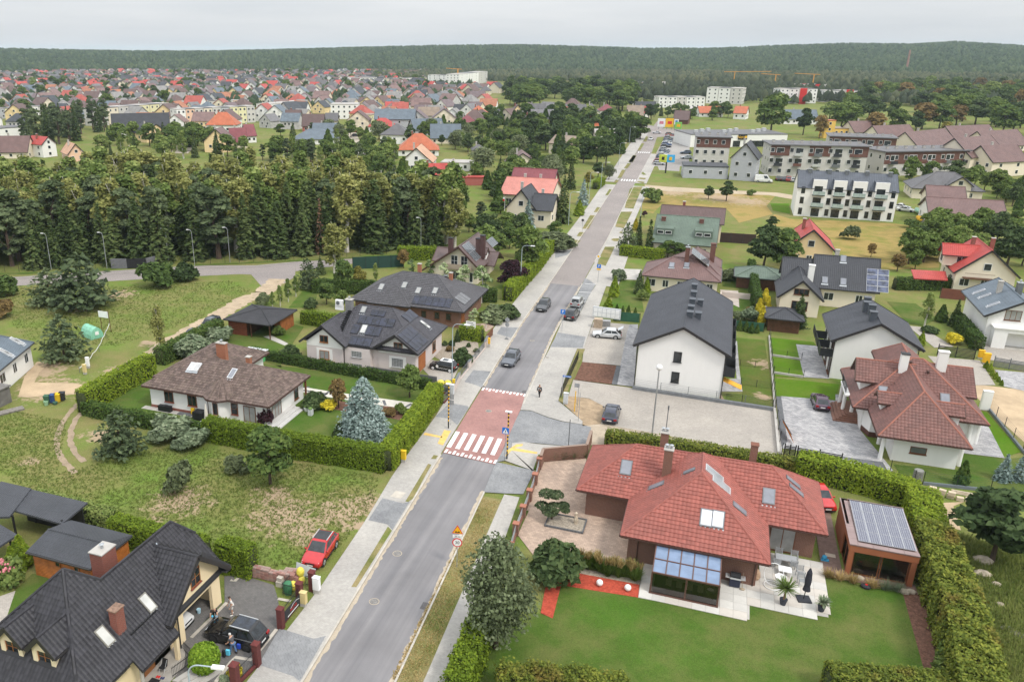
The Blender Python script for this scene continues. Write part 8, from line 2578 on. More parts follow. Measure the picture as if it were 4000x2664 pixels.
grow('silver_spruce',-42.2,184.3,7.6,'tall silvery spruce in front of the cream gable',1.)
grow('maple',-33.1,146.2,9.9,'tall bright leafy tree between hedge and cream house',.95)
grow('alder',-48.2,167.4,6.9,'dark garden tree behind the beige gabled house',1.1)
grow('maple',-54.9,178.1,4.6,'pale flowering tree at the forest corner',1.)
grow('pine',-53,181.7,6.9,'dark pine among the gardens behind the beige house',1.3)
grow('oak',-54.6,200,4.1,'bright tree below the salmon roof',1.1)
grow('alder',-60.3,220.3,4.4,'dark tree left of the salmon roof',1.4)
grow('garden_spruce',-68.6,217.2,5.3,'dark spruce by the red sheds',1.2)
grow('alder',-44.8,165,4,'dark shrubby tree behind the brown chimneys',1.5)
grow('alder',-36.2,158.1,6,'dark tree at the end of the long pavement hedge',1.2)
grow('olive_bush',-32.3,169.7,4,'wide olive bush mass below the cream house',2.2)
grow('oak',-34.7,180.2,3.9,'round garden tree right of the cream house',1.2)
grow('rust_bush',-33,173.1,1.9,'brownish bush at the pavement below the cream house',1.6)
grow('spruce',-36.4,197,12,'tall dark spruce right of the cream house',1.05)
grow('spruce',-44,248.7,9.7,'tall dark spruce behind the salmon roof',1.)
grow('silver_spruce',-35.9,223.5,7.3,'blue spruce beside the far left lawn',.9)
grow('yellowtree',-39.5,252.8,5.2,'yellow-green round tree by the far left lawn',.95)
grow('thuja_cone',-34.1,207.7,4.2,'bright cone shrub behind the brick pillars of the far pavement',1.2)
grow('willow',-35.7,272.6,5.1,'weeping pale tree at the far left corner',.9)
grow('alder',-39.9,276.7,5.2,'dark green tree behind the far side street',1.2)
grow('bush_pine',-17.4,170.7,6.7,'dark silvery pine right of the street, leftmost of the group',.7)
grow('spruce_slim',-12.9,170.1,7.7,'dark spruce left of the green roof',1.1)
grow('spruce',-15.8,177.1,6.9,'spruce with golden tip behind the roadside pines',.9)
grow('thuja_gold',-18.3,194.7,2.9,'golden shrub at the head of the roadside pines',1.1)
grow('oak',-8.9,169.4,3.8,'round dark tree in front of the green roof, left',1.25)
grow('oak',-6.8,169.1,3.5,'round dark tree in front of the green roof, right',1.2)
grow('purple',-18,212,1.6,'small purple bush tree behind the golden shrub',1.)
grow('green_bush',-18.6,235,4.1,'brownish green bush at the edge of the dirt lot',1.2)
grow('alder',-3.4,244.8,4,'left dark round tree on the dirt lot',1.1)
grow('alder',1.5,243.5,5.8,'right dark round tree on the dirt lot',1.1)
grow('green_bush',8.3,256.8,1.8,'small bush by the dirt lane',1.2)
grow('alder',9.4,165,9.2,'big dark tree beside the rear garden, left of two',1.15)
grow('oak',12.7,165.3,8.7,'big tree beside the rear garden, right of two',1.)
grow('alder',12.4,209.2,2.8,'dark bush at the edge of the dry field',1.5)
GT='thuja cones in the lawn garden'
grow('thuja_cone',-15.5,137.1,3.8,'tall thuja at the left wall of the lawn garden',.9)
grow('thuja_cone',-15.4,129.4,2.3,'broad thuja mass above the letterboxes',1.3)
grow('thuja_dark',-13.8,128,1.5,'first thuja cone behind the green screen from the letterboxes',1,GT)
grow('thuja_dark',-12.8,127.7,1.4,'second thuja cone behind the green screen from the letterboxes',1,GT)
grow('thuja_dark',-11.9,127.7,1.6,'third thuja cone behind the green screen from the letterboxes',1,GT)
grow('thuja_dark',-10.8,127.8,1.3,'thuja cone behind the green screen nearest the white gable house',1,GT)
grow('garden_spruce',-11.6,140.2,4.4,'dark small spruce on the lawn garden',.9)
grow('thuja_cone',-10.4,141.4,3,'bright cone beside the small spruce',.9)
grow('light_bush',-10.6,136.7,2,'round clipped bush in the lawn garden',.9)
grow('silver_bush',-16.1,148,2.3,'white flowering shrub at the terrace of the lawn garden',1.)
GOLD='golden thuja columns'
grow('thuja_gold',7.8,131.5,3.9,'tallest golden thuja column beside the dark mesh fence',1,GOLD)
grow('thuja_gold',8.3,129.2,3.3,'golden thuja column nearest the bright lawns',1,GOLD)
grow('thuja_gold',8.9,138.6,3.7,'golden thuja column at the left wall of the cream gable wing, upper',1,GOLD)
grow('thuja_gold',9.4,137.4,2.7,'golden thuja column at the left wall of the cream gable wing, lower',1,GOLD)
TD='small dark thujas beside the twin house'
grow('thuja_dark',4.3,126.5,1.8,'small dark thuja nearest the balconies of the twin house',1,TD)
grow('thuja_dark',5.1,125.6,1.7,'second small dark thuja from the twin house balconies',1,TD)
grow('thuja_dark',6,125.6,1.8,'third small dark thuja from the twin house balconies',1,TD)
grow('thuja_dark',6.8,125,1.7,'fourth small dark thuja from the twin house balconies',1,TD)
grow('thuja_dark',7.6,125.3,1.5,'small dark thuja at the foot of the golden columns',1,TD)
grow('silver_bush',6.5,131,2.2,'pale green bush in the rear garden beside the golden columns',1.3)
grow('rust_bush',6.9,135.8,1,'tan grassy shrub in the rear garden',1.2)
grow('olive_bush',4.9,131.1,1.6,'dark rounded shrub in the rear garden',1.4)
grow('olive_bush',2.8,155.2,2.3,'shrub at the corner of the brown hip roof',1.4)
RT='row of dark thujas at the back of the rear lawn'
grow('thuja_dark',4.2,157,1.6,'leftmost dark thuja at the back of the rear lawn',1,RT)
grow('thuja_dark',5,156.9,1.7,'second dark thuja at the back of the rear lawn',1,RT)
grow('thuja_dark',5.7,157,1.8,'third dark thuja at the back of the rear lawn',1,RT)
grow('thuja_dark',6.5,157,1.8,'rightmost dark thuja at the back of the rear lawn',1,RT)
grow('garden_spruce',13.6,130.4,5.4,'dark spruce in front of the cream gable wing',1.)
grow('birch_green',32.2,138,5.5,'light standard tree on the lawn before the red-roofed house',1.)
grow('spruce',36.5,139.6,4.5,'dark conifer left of the blue-grey roof',1.2)
grow('thuja_dark',35.1,141.5,2.9,'dark thuja by the brown board fence',1.2)
grow('maple',53.2,217,4.7,'tall leafy tree before the long white shed',1.)
grow('alder',45.5,192.3,5.5,'dark tree left of the big red roof',1.2)
grow('light_bush',40.8,188.9,3.3,'bright leafy bush on the dry field edge',1.2)
grow('olive_bush',28.4,201.8,3.4,'round bush in the middle of the dry field',1.1)
grow('rusttree',30.7,184.5,3,'sparse brown tree on the dry field behind the dark roof',1.)
grow('rusttree',33.9,173.8,3.5,'brownish tree beside the red carport roof',1.1)
grow('green_bush',43.9,220.5,2.3,'bush beside the stacked boats',1.2)
grow('alder',54,182.3,8.8,'tall bright tree behind the big red roof',1.2)
grow('maple',62,206.4,4.1,'bright leafy tree at the right edge behind the red roof',1.1)
grow('oak',68.5,232.7,4,'grey-green tree at the right end of the long shed',1.2)
grow('olive_bush',34.5,163.5,1.8,'shrub under the red carport roof',1.4)
grow('gold_bush',34.5,130.5,1.6,'yellow-green shrub at the garage driveway',1.1)
grow('round_bush',32.4,134.7,1.1,'clipped shrub mass above the garage driveway',2)
grow('thuja_cone',29.9,127.8,2.3,'bright cone behind the white twin gable',.9)
grow('thuja_dark',25.7,83.8,2.8,'dark egg-shaped thuja below the villa wall',1.)
grow('silver_spruce',29.8,86.3,3,'blue-green juniper right below the villa, left of two',1.1)
grow('silver_spruce',31.4,86.9,3.2,'blue-green juniper at the right edge below the villa',1.1)
SC='small cone shrubs along the slatted fence'
grow('thuja_cone',36.4,120.8,1.1,'first small cone shrub beside the yellow boxes',1.2,SC)
grow('thuja_cone',36.6,119.7,1.2,'second small cone shrub from the yellow boxes',1.2,SC)
grow('thuja_cone',36.5,118.1,.9,'third small cone shrub from the yellow boxes',1.2,SC)
grow('thuja_cone',36.6,116.9,1,'fourth small cone shrub from the yellow boxes',1.2,SC)
grow('thuja_cone',36.7,115.9,.8,'fifth small cone shrub from the yellow boxes',1.2,SC)
grow('thuja_cone',36.7,114.7,.8,'last small cone shrub by the sandy lot',1.2,SC)
grow('alder',25,69.9,7.1,'large dark bush tree at the right edge above the rocks',1.35)
grow('silver_bush',19.9,74.1,1.3,'blue-grey shrub in the hedge behind the studio',1.1)
grow('light_bush',19,54.1,2.1,'white-dotted shrub at the end of the rough hedge',1.)
grow('round_bush',-9.2,54.8,3.8,'dense round dark bush at the edge of the tan yard',1.05)
e=emp('cloud_pine_tree','cloud-pruned pine on the gravel bed of the tan yard','tree',(-11.,63.3,0))
obj('trunk',limbs(MB(),1.9,.12,.9,6,.3),PINEBARK,pa=e)
rn=np.random.default_rng(77)
P_,N_2=[],[]
for c,r in(((-.9,-.1,1.3),.65),((-.6,.4,2.3),.75),((.2,.2,2.5),.7),((.3,-.3,1.5),.75),((1.,.2,1.6),.5),((-.1,-.6,1.1),.7),((1.2,-.1,1.3),.4)):
 d=unit(420,rn)
 d[:,2]=np.abs(d[:,2])
 P_.append(np.array(c)+d*np.array([r,r,r*.5])*rn.uniform(.85,1.08,(420,1)))
 N_2 .append(d)
V=leaf_quads(np.concatenate(P_),np.concatenate(N_2),.15,1.8,.6,rn)
link('crown',np_mesh('crown',V,len(V)//4,LF_PINE),e)
e=emp('ball_tree','bright ball-clipped tree beside the terrace railing','tree',(-29.5,36.,0))
obj('trunk',MB().cyl((0,0,0),(0,0,1.3),.07,n=7),BARK,pa=e)
d=unit(5200,rn)
V=leaf_quads(d*(1.+rn.normal(0,.04,(5200,1)))+np.array([0,0,1.2]),d,.15,1.6,.6,rn)
core=MB().ball((0,0,1.2),.88,12,8)
link('crown',np_mesh('crown',V,len(V)//4,leafm('ball_leaf',(.1,.17,.015),(.2,.27,.03)),(core,HEDGECORE)),e)
TC='thuja cones beside the dark shelter'
grow('thuja_cone',-50.76,39.81,2.7,'nearest thuja cone beside the pink hydrangea',1.1,TC)
grow('thuja_cone',-50.82,40.31,2.8,'middle thuja cone between shed and shelter',1.1,TC)
grow('thuja_cone',-51.07,41,3,'farthest thuja cone between shed and shelter',1.1,TC)
grow('pink_bush',-50.61,38.53,2.2,'hydrangea bush with pink heads at the left edge',1.1)
p=(-50.61,38.53,2.2)
fl=MB()
for i in range(60):
 a,r_=rng.uniform(0,6.28),rng.uniform(.2,1.15)
 fl.ball((p[0]+cos(a)*r_,p[1]+sin(a)*r_*.8,max(.3,p[2]*(1.05-.35*r_)+rng.uniform(-.2,.1))),.11,6,4)
tag(obj('flower_heads',fl,pln('pink_petal',(.55,.2,.22),.3,6)),'pink hydrangea flower heads at the left edge','flowers',kind='stuff')
grow('light_bush',-49.89,38.8,1.3,'yellow-green shrub right of the hydrangea',.8)
grow('gold_bush',-27.43,36.43,.7,'yellow shrub in the bed behind the low spiked fence',1.1)
grow('rust_bush',-27.77,37.03,.4,'brown clump in the bed behind the low spiked fence',1.3)
grow('silver_bush',-27.74,35.66,.5,'grey lavender clump in the bed by the pillar',1.3)
for i,p in en(((-7.4,57.3),(-6.7,57.1),(-6.,57.4),(-5.3,57.),(-4.6,57.3),(-4.,57.),(-3.4,57.4),(-2.9,57.))):
 e=emp('ornamental_grass',('first','second','third','fourth','fifth','sixth','seventh','eighth')[i]+' plumed grass clump from the round dark bush along the gravel','grass clump',(p[0],p[1],0),0,'plumed grasses along the gravel')
 rn=np.random.default_rng(i)
 V=tuft_quads(rn.normal(0,.16,(6,3))*np.array([1,1,0]),75,1.15,.75,.045,rn)
 link('blade',np_mesh('blade',V,len(V)//4,LF_GRASS),e)
 V=tuft_quads(rn.normal(0,.2,(6,3))*np.array([1,1,0])+np.array([0,0,.95]),26,.55,.55,.07,rn)
 link('plume',np_mesh('plume',V,len(V)//4,LF_DRY),e)
for i,c in en(((12,62.9),(12.8,62.8),(13.7,62.8),(15.1,62.7),(16.1,62.7),(17,62.8))):
 grass_clump(c[0],c[1],.75,240,LF_SILV if i>3 else LF_DRY,('first','second','third','fourth','fifth','sixth')[i]+' yellow grass tuft along the studio deck from the patio side',.9,.035,'grass_tuft','yellow tufts along the studio deck')
for i,c in en(((-13.2,74.8),(-12.2,75.3),(-11.2,75.9),(-10.3,76.6))):
 grass_clump(c[0],c[1],.9,240,LF_OLIVE,('first','second','third','fourth')[i]+' grass clump from the left before the brick corner wall',.8,.04,'grass_clump','grass clumps before the brick corner wall')
 # long grass of the meadows (uncountable)
def meadow(name,lb,polys,n,hgt,mat,seed,blades=5):
 rn=np.random.default_rng(seed)
 P=np.concatenate([scatter(p,max(1,int(n*f)),rn)for p,f in polys])
 P=np.concatenate([P,np.zeros((len(P),1))],1)
 V=tuft_quads(P,blades,hgt,.9,.07,rn)
 tag(link(name,np_mesh(name,V,len(V)//4,mat)),lb,None,None,'stuff')
LF_MEAD=leafm('meadow_blade',(.1,.135,.03),(.17,.185,.055),trans=.4,noise=.25)
MEAD=[(-60,54),(-52,64),(-29,65),(-27.4,60),(-27.3,50),(-31,48),(-48,49),(-60,50),(-75,56),(-78,64),(-68,64)]
meadow('meadow_grass','long uneven grass on the near left meadow',[(MEAD,1)],12000,.13,LF_MEAD,91,4)
meadow('meadow_grass','long uneven grass on the far left meadow',[([(-125,103),(-100,112),(-84,122),(-77,118),(-76,100),(-80,86),(-95,84)],1)],6000,.18,LF_MEAD,92,4)
meadow('wild_grass','tall wild grass and weeds on the right slope',[([(21.5,74),(22.6,60),(21,50),(24,48),(32,56),(30,72)],1)],9000,.5,LF_MEAD,93,4)
meadow('verge_grass','short dry grass on the verge between road and right pavement',[([(-17.2,40),(-15.1,40),(-16.3,64.5),(-18.,64.5)],1)],5000,.14,LF_DRY,94,3)
# the wood behind the back road: single trees
FOREST=[(-152,104),(-129,114),(-109,125.5),(-83,142),(-64,155),(-52,163),(-58,176),(-95,190),(-130,182),(-172,166)]
rf=np.random.default_rng(44)
pts=[]
cand=scatter(FOREST,5000,rf)
for c in cand:
 if all((c[0]-q[0])**2+(c[1]-q[1])**2>3.55**2 for q in pts):
  pts.append(c)
 if len(pts)>=298:
  break
FK={'spruce':('dark spruce in the dense wood behind the back road','spruces of the wood'),'spruce_slim':('dark spruce in the dense wood behind the back road','spruces of the wood'),'pine':('grey-green pine in the dense wood behind the back road','pines of the wood'),'birch':('yellowing birch in the dense wood behind the back road','yellowing birches of the wood'),'birch_green':('green birch in the dense wood behind the back road','green birches of the wood')}
for c in pts:
 edge=min((c[0]-a[0])**2+(c[1]-a[1])**2 for a in[(-129+t*.92,114+t*.56)for t in range(0,75,3)])**.5
 r_=rf.random()
 k=('spruce' if r_<.45 else 'spruce_slim' if r_<.7 else 'pine' if r_<.88 else 'birch')if edge<9 else('spruce' if r_<.12 else 'pine' if r_<.27 else 'birch' if r_<.72 else 'birch_green')
 grow(k,c[0],c[1],rf.uniform(10,15.5)+(1.5 if 'birch' in k else 0),FK[k][0],rf.uniform(1.15,1.5),FK[k][1])
grow('dead_spruce',-77.8,146.8,11.9,'dead brown spruce at the front of the wood',1.)
wfence([(-150,101.5),(-121.3,115.4),(-111.6,122)],1.6,'dark mesh fence along the wood left of the grey gate wall',2.5)
wfence([(-103.4,128.6),(-97.2,129.9),(-82.9,139.1),(-78.4,141.3),(-62.4,152.8)],1.6,'dark mesh fence along the wood right of the grey gate wall',2.5)
GSTONE=brick_mat('grey_stone_wall',(.2,.2,.21),(.14,.14,.15),(.1,.1,.1),.4,.15)
e=emp('gate_wall','grey stone wall with a dark gate at the edge of the wood','wall',(-108,124,0))
for a,b,m,n_ in(((-111.1,121.6,0),(-108.1,122.6,0),GSTONE,'wall_body'),((-108.1,122.6,0),(-105,124.4,0),BM,'gate_leaf'),((-104.9,124.4,0),(-103.9,128.6,0),GSTONE,'wall_body')):
 obj(n_,MB().bar((a[0]+108,a[1]-124,.95),(b[0]+108,b[1]-124,.95),.35,1.9),m,pa=e)
screen_fence([(-66.2,137.8),(-57.5,143)],2.4,'dark green screened sports fence beside the bend of the back road',pln('dark_green_screen',(.02,.055,.045)))
screen_fence([(37.7,156.1),(41.5,156)],1.8,'red-brown board fence left of the blue-grey roofed house',pln('redbrown_board',(.16,.06,.04)))
screen_fence([(7.9,161.3),(11.9,158.3)],2.,'dark red board fence beside the dark-roofed L-shaped house',pln('darkred_board',(.07,.022,.022)))
screen_fence([(.5,188.2),(8.3,188.6)],2.2,'dark brown arched board fence right of the green roof',pln('darkbrown_board',(.045,.028,.025)))
# houses of the middle distance
RM=lambda n,c,**k:rmat(n+'_roof',c,**k)
RO={'dark':RM('dark',(.045,.047,.055)),'grey':RM('grey',(.12,.115,.12)),'blue':RM('slate_blue',(.12,.15,.18)),'red':RM('red',(.42,.06,.05)),'orange':RM('orange',(.46,.13,.06)),'brown':RM('dark_brown',(.12,.075,.07)),'maroon':RM('maroon',(.22,.06,.07)),'green':RM('green',(.11,.15,.115)),'salmon':RM('salmon',(.52,.2,.16)),'tan':RM('tan',(.26,.2,.15)),'pale':RM('pale_sheet',(.42,.39,.36)),'rose':RM('rose_brown',(.165,.098,.09)),'peach':RM('peach',(.55,.32,.2)),'steel':RM('steel_seam',(.085,.095,.115),seam=True,col_w=.55)}
OCH=plaster('ochre_render',(.72,.47,.12),.08)
BRICKW=brick_mat('raw_orange_brick',(.42,.18,.09),(.34,.14,.07),(.4,.34,.28))
BRNCLAD=pln('brown_cladding',(.14,.065,.05),.15,1)
WA={'w':WHITE,'c':CREAM,'y':YELLOW,'g':GREYW,'o':OCH,'b':BRICKW,'n':BRNCLAD,'p':plaster('peach_render',(.75,.5,.36),.08),'t':plaster('teal_render',(.25,.45,.4),.08),'l':plaster('lemon_render',(.72,.68,.42),.08),'r':plaster('brick_red_render',(.4,.13,.11),.08),'s':plaster('stone_grey_render',(.56,.54,.51),.08)}
WMESH={}
def wins(h,face,d,a0,a1,ze,n,wm=WHFRAME,z0=0.,full=True,w=1.):

 st=max(1,int((ze-z0+.6)//2.6))
 for s in range(st):
  for i in range(n):
   a=a0+(a1-a0)*(i+.5)/n
   h.win(face,d,(a,z0+s*(ze-z0)/st+(ze-z0)/st*.55),w*(1.5 if(i+s)%3==0 else 1.05),1.3,2,1,wm,sill=False)if full else far_win(h,face,d,a,z0+s*(ze-z0)/st+(ze-z0)/st*.55)
def far_win(h,face,d,a,z,w=1.2,hh=1.3):

 fx,fy=FACES[face]
 if 'f' not in WMESH:
  WMESH['f']=MB().box(-.5,-.06,-.5,.5,.02,.5).mesh('window',WHFRAME)
  WMESH['p']=MB().box(-.42,-.09,-.42,.42,-.06,.42).mesh('pane',GLASS)
 p=V3((d,a,z))if fx else V3((a,d,z))
 o=link('window',WMESH['f'],h.e,p if h.rot else p-h.o,{'S':0,'N':pi,'E':pi/2,'W':-pi/2}[face],(w,1,hh))
 link('pane',WMESH['p'],o)
def mid(kind,x0,y0,x1,y1,ze,zr,w,r,lb,n=3,ov=.5,h=None,z0=0,o=None,rz=0.,full=True,ch=1,cat='house',name='detached_house',th=.2):

 if h is None:
  h=House(name,lb,o or((x0+x1)/2,(y0+y1)/2),rz,cat)
 W=WA.get(w,w)
 if kind=='flat':
  h.wall(x0,y0,x1,y1,ze,W,z0=z0)
  h.box('roof',x0-.15,y0-.15,ze+.005,x1+.15,y1+.15,ze+.3,RO.get(r,r))
  ov,pol=0,None
 else:
  pol,_=h.roof(kind,x0,y0,x1,y1,ze,zr,RO.get(r,r),cap=None if full else False,capr=.1,th=th,h0=min((x1-x0),(y1-y0))*.5 if kind[0]=='h' else None)
  sl=(zr-ze)/(((y1-y0)if kind in('gx','hx')else(x1-x0))/2)
  zw=ze+ov*sl-th-.05
  if kind=='gx':
   h.wall(x0+ov,y0+ov,x1-ov,y1-ov,zw,W,zr-th-.05,'x',z0)
  elif kind=='gy':
   h.wall(x0+ov,y0+ov,x1-ov,y1-ov,zw,W,zr-th-.05,'y',z0)
  else:
   h.wall(x0+ov,y0+ov,x1-ov,y1-ov,zw,W,z0=z0)
 if n:
  wins(h,'S',y0+ov,x0+ov,x1-ov,ze,n,z0=z0,full=full)
  c=h.L(CAM)
  m=max(1,int((y1-y0)/4))
  if c.x>x1:
   wins(h,'E',x1-ov,y0+ov,y1-ov,ze,m,z0=z0,full=full)
  elif c.x<x0:
   wins(h,'W',x0+ov,y0+ov,y1-ov,ze,m,z0=z0,full=full)
  if kind=='gy' and zr-ze>2:
   far_win(h,'S',y0+ov,(x0+x1)/2,ze+(zr-ze)*.3)
 for i in range(ch):
  cx,cy=x0+(x1-x0)*(.35+.3*i),(y0+y1)/2+.6
  h.chimney(cx,cy,zr-1.2,zr+.9,.6,.6,REDBRICK if r in('red','orange','brown')else CO,CO,0)
 return h,pol
h,p=mid('gx',16.1,143.4,26.2,152.6,3.2,7.8,'c','dark','cream L-shaped house with black roof and a tall block of solar panels',2)
h.panels(p['S'],(26.3,156.2,0),2,4,1.6,1.05,PVBLUE,ALU,.04)
for g in((20.1,161.6,0),(23.2,161.6,0),(25.2,180.9,0)):
 h.skylight(p['S'],g,.9,1.3)
mid('gx',11.2,144.6,16.1,150.8,3.5,7.,'c','dark',0,0,h=h,ch=0)
mid('gy',10.5,136,17.3,146,3.,6.,'c','dark',0,0,h=h,ch=0)
h.win('S',136.5,(15.5,151.7,0),2.2,1.,3,1,BRFRAME)
h.win('S',136.5,(14.6,142.7,0),2.4,1.5,3,1,BRFRAME)
h.chimney(15.6,143.5,4,6.9,.9,.8,WHITE,WHITE,0)
h.door('E',16.85,(141,1.2),1.4,2.2,OKFRAME)
mid('hx',8.6,126.5,14,132,2.2,3.3,DKWOOD,'dark','low black garden shed roof beside the golden thujas',0,ch=0,cat='shed',name='garden_shed')
mid('gy',13.1,168.5,22,180,4.,8.,'y','red','yellow gabled house with a red roof and wooden balcony in the dry field',3)
h,p=mid('gy',40,160.3,49.9,172,3.7,8.1,'c','red','big cream house with bright red roof, dormer and balcony at the right',3,ch=2)
mid('gx',38.5,164,45,168,6,7.7,'c','red',0,1,h=h,ch=0,z0=4)
h.part('balcony',MB().box(41.5,159.6,2.9,46,160.7,3.05).box(41.5,159.6,3.9,46,159.66,3.96),DKWOOD)
c=House('carport','low red tiled carport left of the big red-roofed house',(35,161),cat='carport')
c.roof('c',30,158,40,164,2.3,3,RO['red'],polys={'S':[(34,159.6,2.3),(39.4,160.4,2.3),(39.6,164,3),(34,163.2,3)]},cap=False)
for q in((37.6,164.2,0),(35.5,163.8,0),(40.3,164,0)):
 c.post(q[0],q[1],0,2.4,.16,DKWOOD,'post')
h,p=mid('gy',37.8,131.3,46.8,145,4.4,7.,'w','blue','white house with blue-grey sheet roof and open double garage at the right edge',0,ov=.7)
for g in((45.3,163.1,0),(45.5,160.3,0),(45.5,154.9,0)):
 h.skylight(p['W'],g,.7,1.6,ALU)
h.chimney(43.,137.5,5.6,8.2,.7,.9,GM,METAL,1)
h.win('S',132,(46.8,149.1,0),2.,1.5,3,1,BRFRAME,CURTAIN)
h.part('garage_wall',MB().box(39.2,130.4,0,40.9,132.6,3.).box(46.6,130.4,0,50,132.6,3).box(40.9,130.4,2.4,46.6,132.6,3.).box(39,130.2,3.01,50,133,3.15),WHITE)
h.box('garage_floor',40.9,130.4,.03,46.6,138,.05,CO)
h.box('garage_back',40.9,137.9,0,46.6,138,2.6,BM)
car('box',42.6,134.6,85,(.12,.125,.13),'dark grey off-road car inside the open double garage')
h=House('terrace_block','white terrace block with four tall dormer bays and glass balconies',(29.7,233),cat='apartment building')
p,_=h.roof('gx',18.1,227.25,41.3,240.2,7.3,10.9,RO['steel'],capr=.06,th=.12)
h.wall(18.25,227.4,41.15,240,7.25,WHITE,10.75,'x')
BG=glass('balcony_glass',(.36,.44,.42),.15)
for f0,f1 in((.15,.29),(.36,.49),(.55,.69),(.77,.905)):
 a,b=18.25+22.9*f0,18.25+22.9*f1
 bay=h.part('dormer_bay',MB().box(a,227.2,0,b,227.7,9.5),WHITE)
 h.box('bay_roof',a+.02,227.72,6,b-.02,231.8,9.42,RO['steel'])
 for z in(1.2,4.,6.9):
  h.win('S',227.2,((a+b)/2-.2,z),1.9,2.,2,1,DKFRAME,GLASS,False)
 for z in(2.65,5.6):
  f=h.part('balcony',MB().box(a+.1,226.1,z,b-.2,227.19,z+.16),DKFRAME)
  for i in range(2):
   w=(b-a-.3)/2
   h.box('glass_panel',a+.1+w*i+.02,226.1,z+.2,a+.1+w*(i+1)-.02,226.14,z+1.15,BG,f)
for f in(.06,.33,.52,.73,.955):
 for z in(1.3,4.1,6.7):
  h.win('S',227.4,(18.25+22.9*f,z),.9,1.7,1,1,DKFRAME,sill=False)
for f in(.12,.32,.5,.7,.93):
 h.chimney(18.25+22.9*f,233,10,11.4,.9,.7,GM,METAL,0)
mid('gx',47.5,222.8,64,236,3.3,6.4,'w','rose','long white shed with chocolate roof and a dark round patch on its wall',2,ch=0,cat='shed')
mid('gx',49.5,237,58.5,247,4.6,7.5,'c','rose','cream house with chocolate roof behind the long white shed',0,ch=0)
tag(obj('tarpaulin_disc',MB().cyl((58.5,223.2,1.5),(58.5,223.,1.5),1.7,n=20),BM),'large dark round disc leaning on the long white shed','disc')
h,p=mid('hx',51.4,267,69.7,281,3.,7.2,'c','grey','beige villa with dark hip roof and an arched gable window, behind the long shed',3)
mid('gy',60,266.5,66.5,275,4.3,6.9,'c','grey',0,1,h=h,ch=0)
h,p=mid('gx',-12.5,169.5,.4,187,3.,7.2,'c','green','house with a broad green roof and two green box dormers',3,ch=0)
for x in(-11.9,-4.2):
 h.box('dormer',x,171.6,3.6,x+3.5,176,5.6,RO['green'])
 for i in(0,1):
  h.win('S',171.6,(x+.9+i*1.6,4.8),1.3,.7,1,1,WHFRAME,sill=False)
 h.chimney(x+1,176.5,5,7,.9,.7,BRNCLAD,BRNCLAD,0)
h,p=mid('gx',-12.6,186.5,1.4,195.6,4.3,7.1,'c','brown','cream house with dark brown roof behind the green one',2)
h,p=mid('hx',-11.6,142.4,1.75,152.2,2.9,5.5,'c','rose','bungalow with brown hip roof, grey collectors and a walled terrace',5,ch=0)
h2,p2=mid('hy',-7.4,146,1.6,158.6,2.95,6.1,'c','rose',0,0,h=h,ch=0)
h.panels(p2['E'],(-.7,164.2,0),4,2,1.1,1.9,glass('collector_grey',(.1,.11,.12),.08),ALU)
for g in((-7.6,163.1,0),(-4.8,164.1,0)):
 h.skylight(p['S'],g,.9,1.3)
h.chimney(-4.4,146.6,4,7.6,.7,.7,BRNCLAD,METAL,1)
h.chimney(-.2,152,4,7.4,.9,.9,BRNCLAD,BRNCLAD,0)
TW=MB().box(1.9,132.9,0,2.1,143.5,1.).box(9.,132.9,0,9.2,143.5,1.).box(2.1,143.3,0,9,143.5,1.)
tag(obj('terrace_wall',TW,PINKW),'low rendered wall around the terrace right of the brown hip roof','wall')
mid('hx',4.,150,12.5,157,2.2,3.6,DKWOOD,'green','small green-roofed garden shelter behind the brown hip roof',0,ch=0,cat='shed',name='garden_shed')
h,p=mid('gy',-49.2,188.5,-41.2,199,4.2,9.,'c','dark','cream gabled house with black roof edge and a flag pole, by the left pavement',2)
mid('gx',-43,188.6,-37.3,198,4.3,7.6,'c','dark',0,1,h=h,ch=1)
fl=emp('flag_pole','white flag pole with a red and white flag before the cream gable','flag pole',(-48.6,186.5,0))
obj('pole',MB().cyl((0,0,0),(0,0,7.5),.05,n=6),WP,pa=fl)
obj('flag',MB().box(-.5,-.02,6.9,-.06,.02,7.3),WP,pa=fl)
obj('flag',MB().box(-.5,-.02,6.4,-.06,.02,6.89),RED,pa=fl)
h,p=mid('gx',-56.5,210,-42,226,4.,7.5,'c','salmon','cream house with a large salmon sheet roof behind the cream gabled one',3,ch=2)
mid('gx',-58,227,-45,236,4.2,8.2,'c','maroon','house with a dull maroon roof behind the salmon one',2,ch=0)
def fh(kind,lx,ly,ze,rt,dep,rise,w,r,lb,n=3,full=False,ch=1,cat='house',name='detached_house',z0=0):

 L,Rr=V3((lx,ly,0)),V3((rt[0],rt[1],0))
 d=Rr-L
 return mid(kind,0,0,d.length,dep,max(2.4,ze),max(2.4,ze)+rise,w,r,lb,n,.4,None,z0,(lx,ly),atan2(d.y,d.x)or 1e-4,full,ch,cat,name)
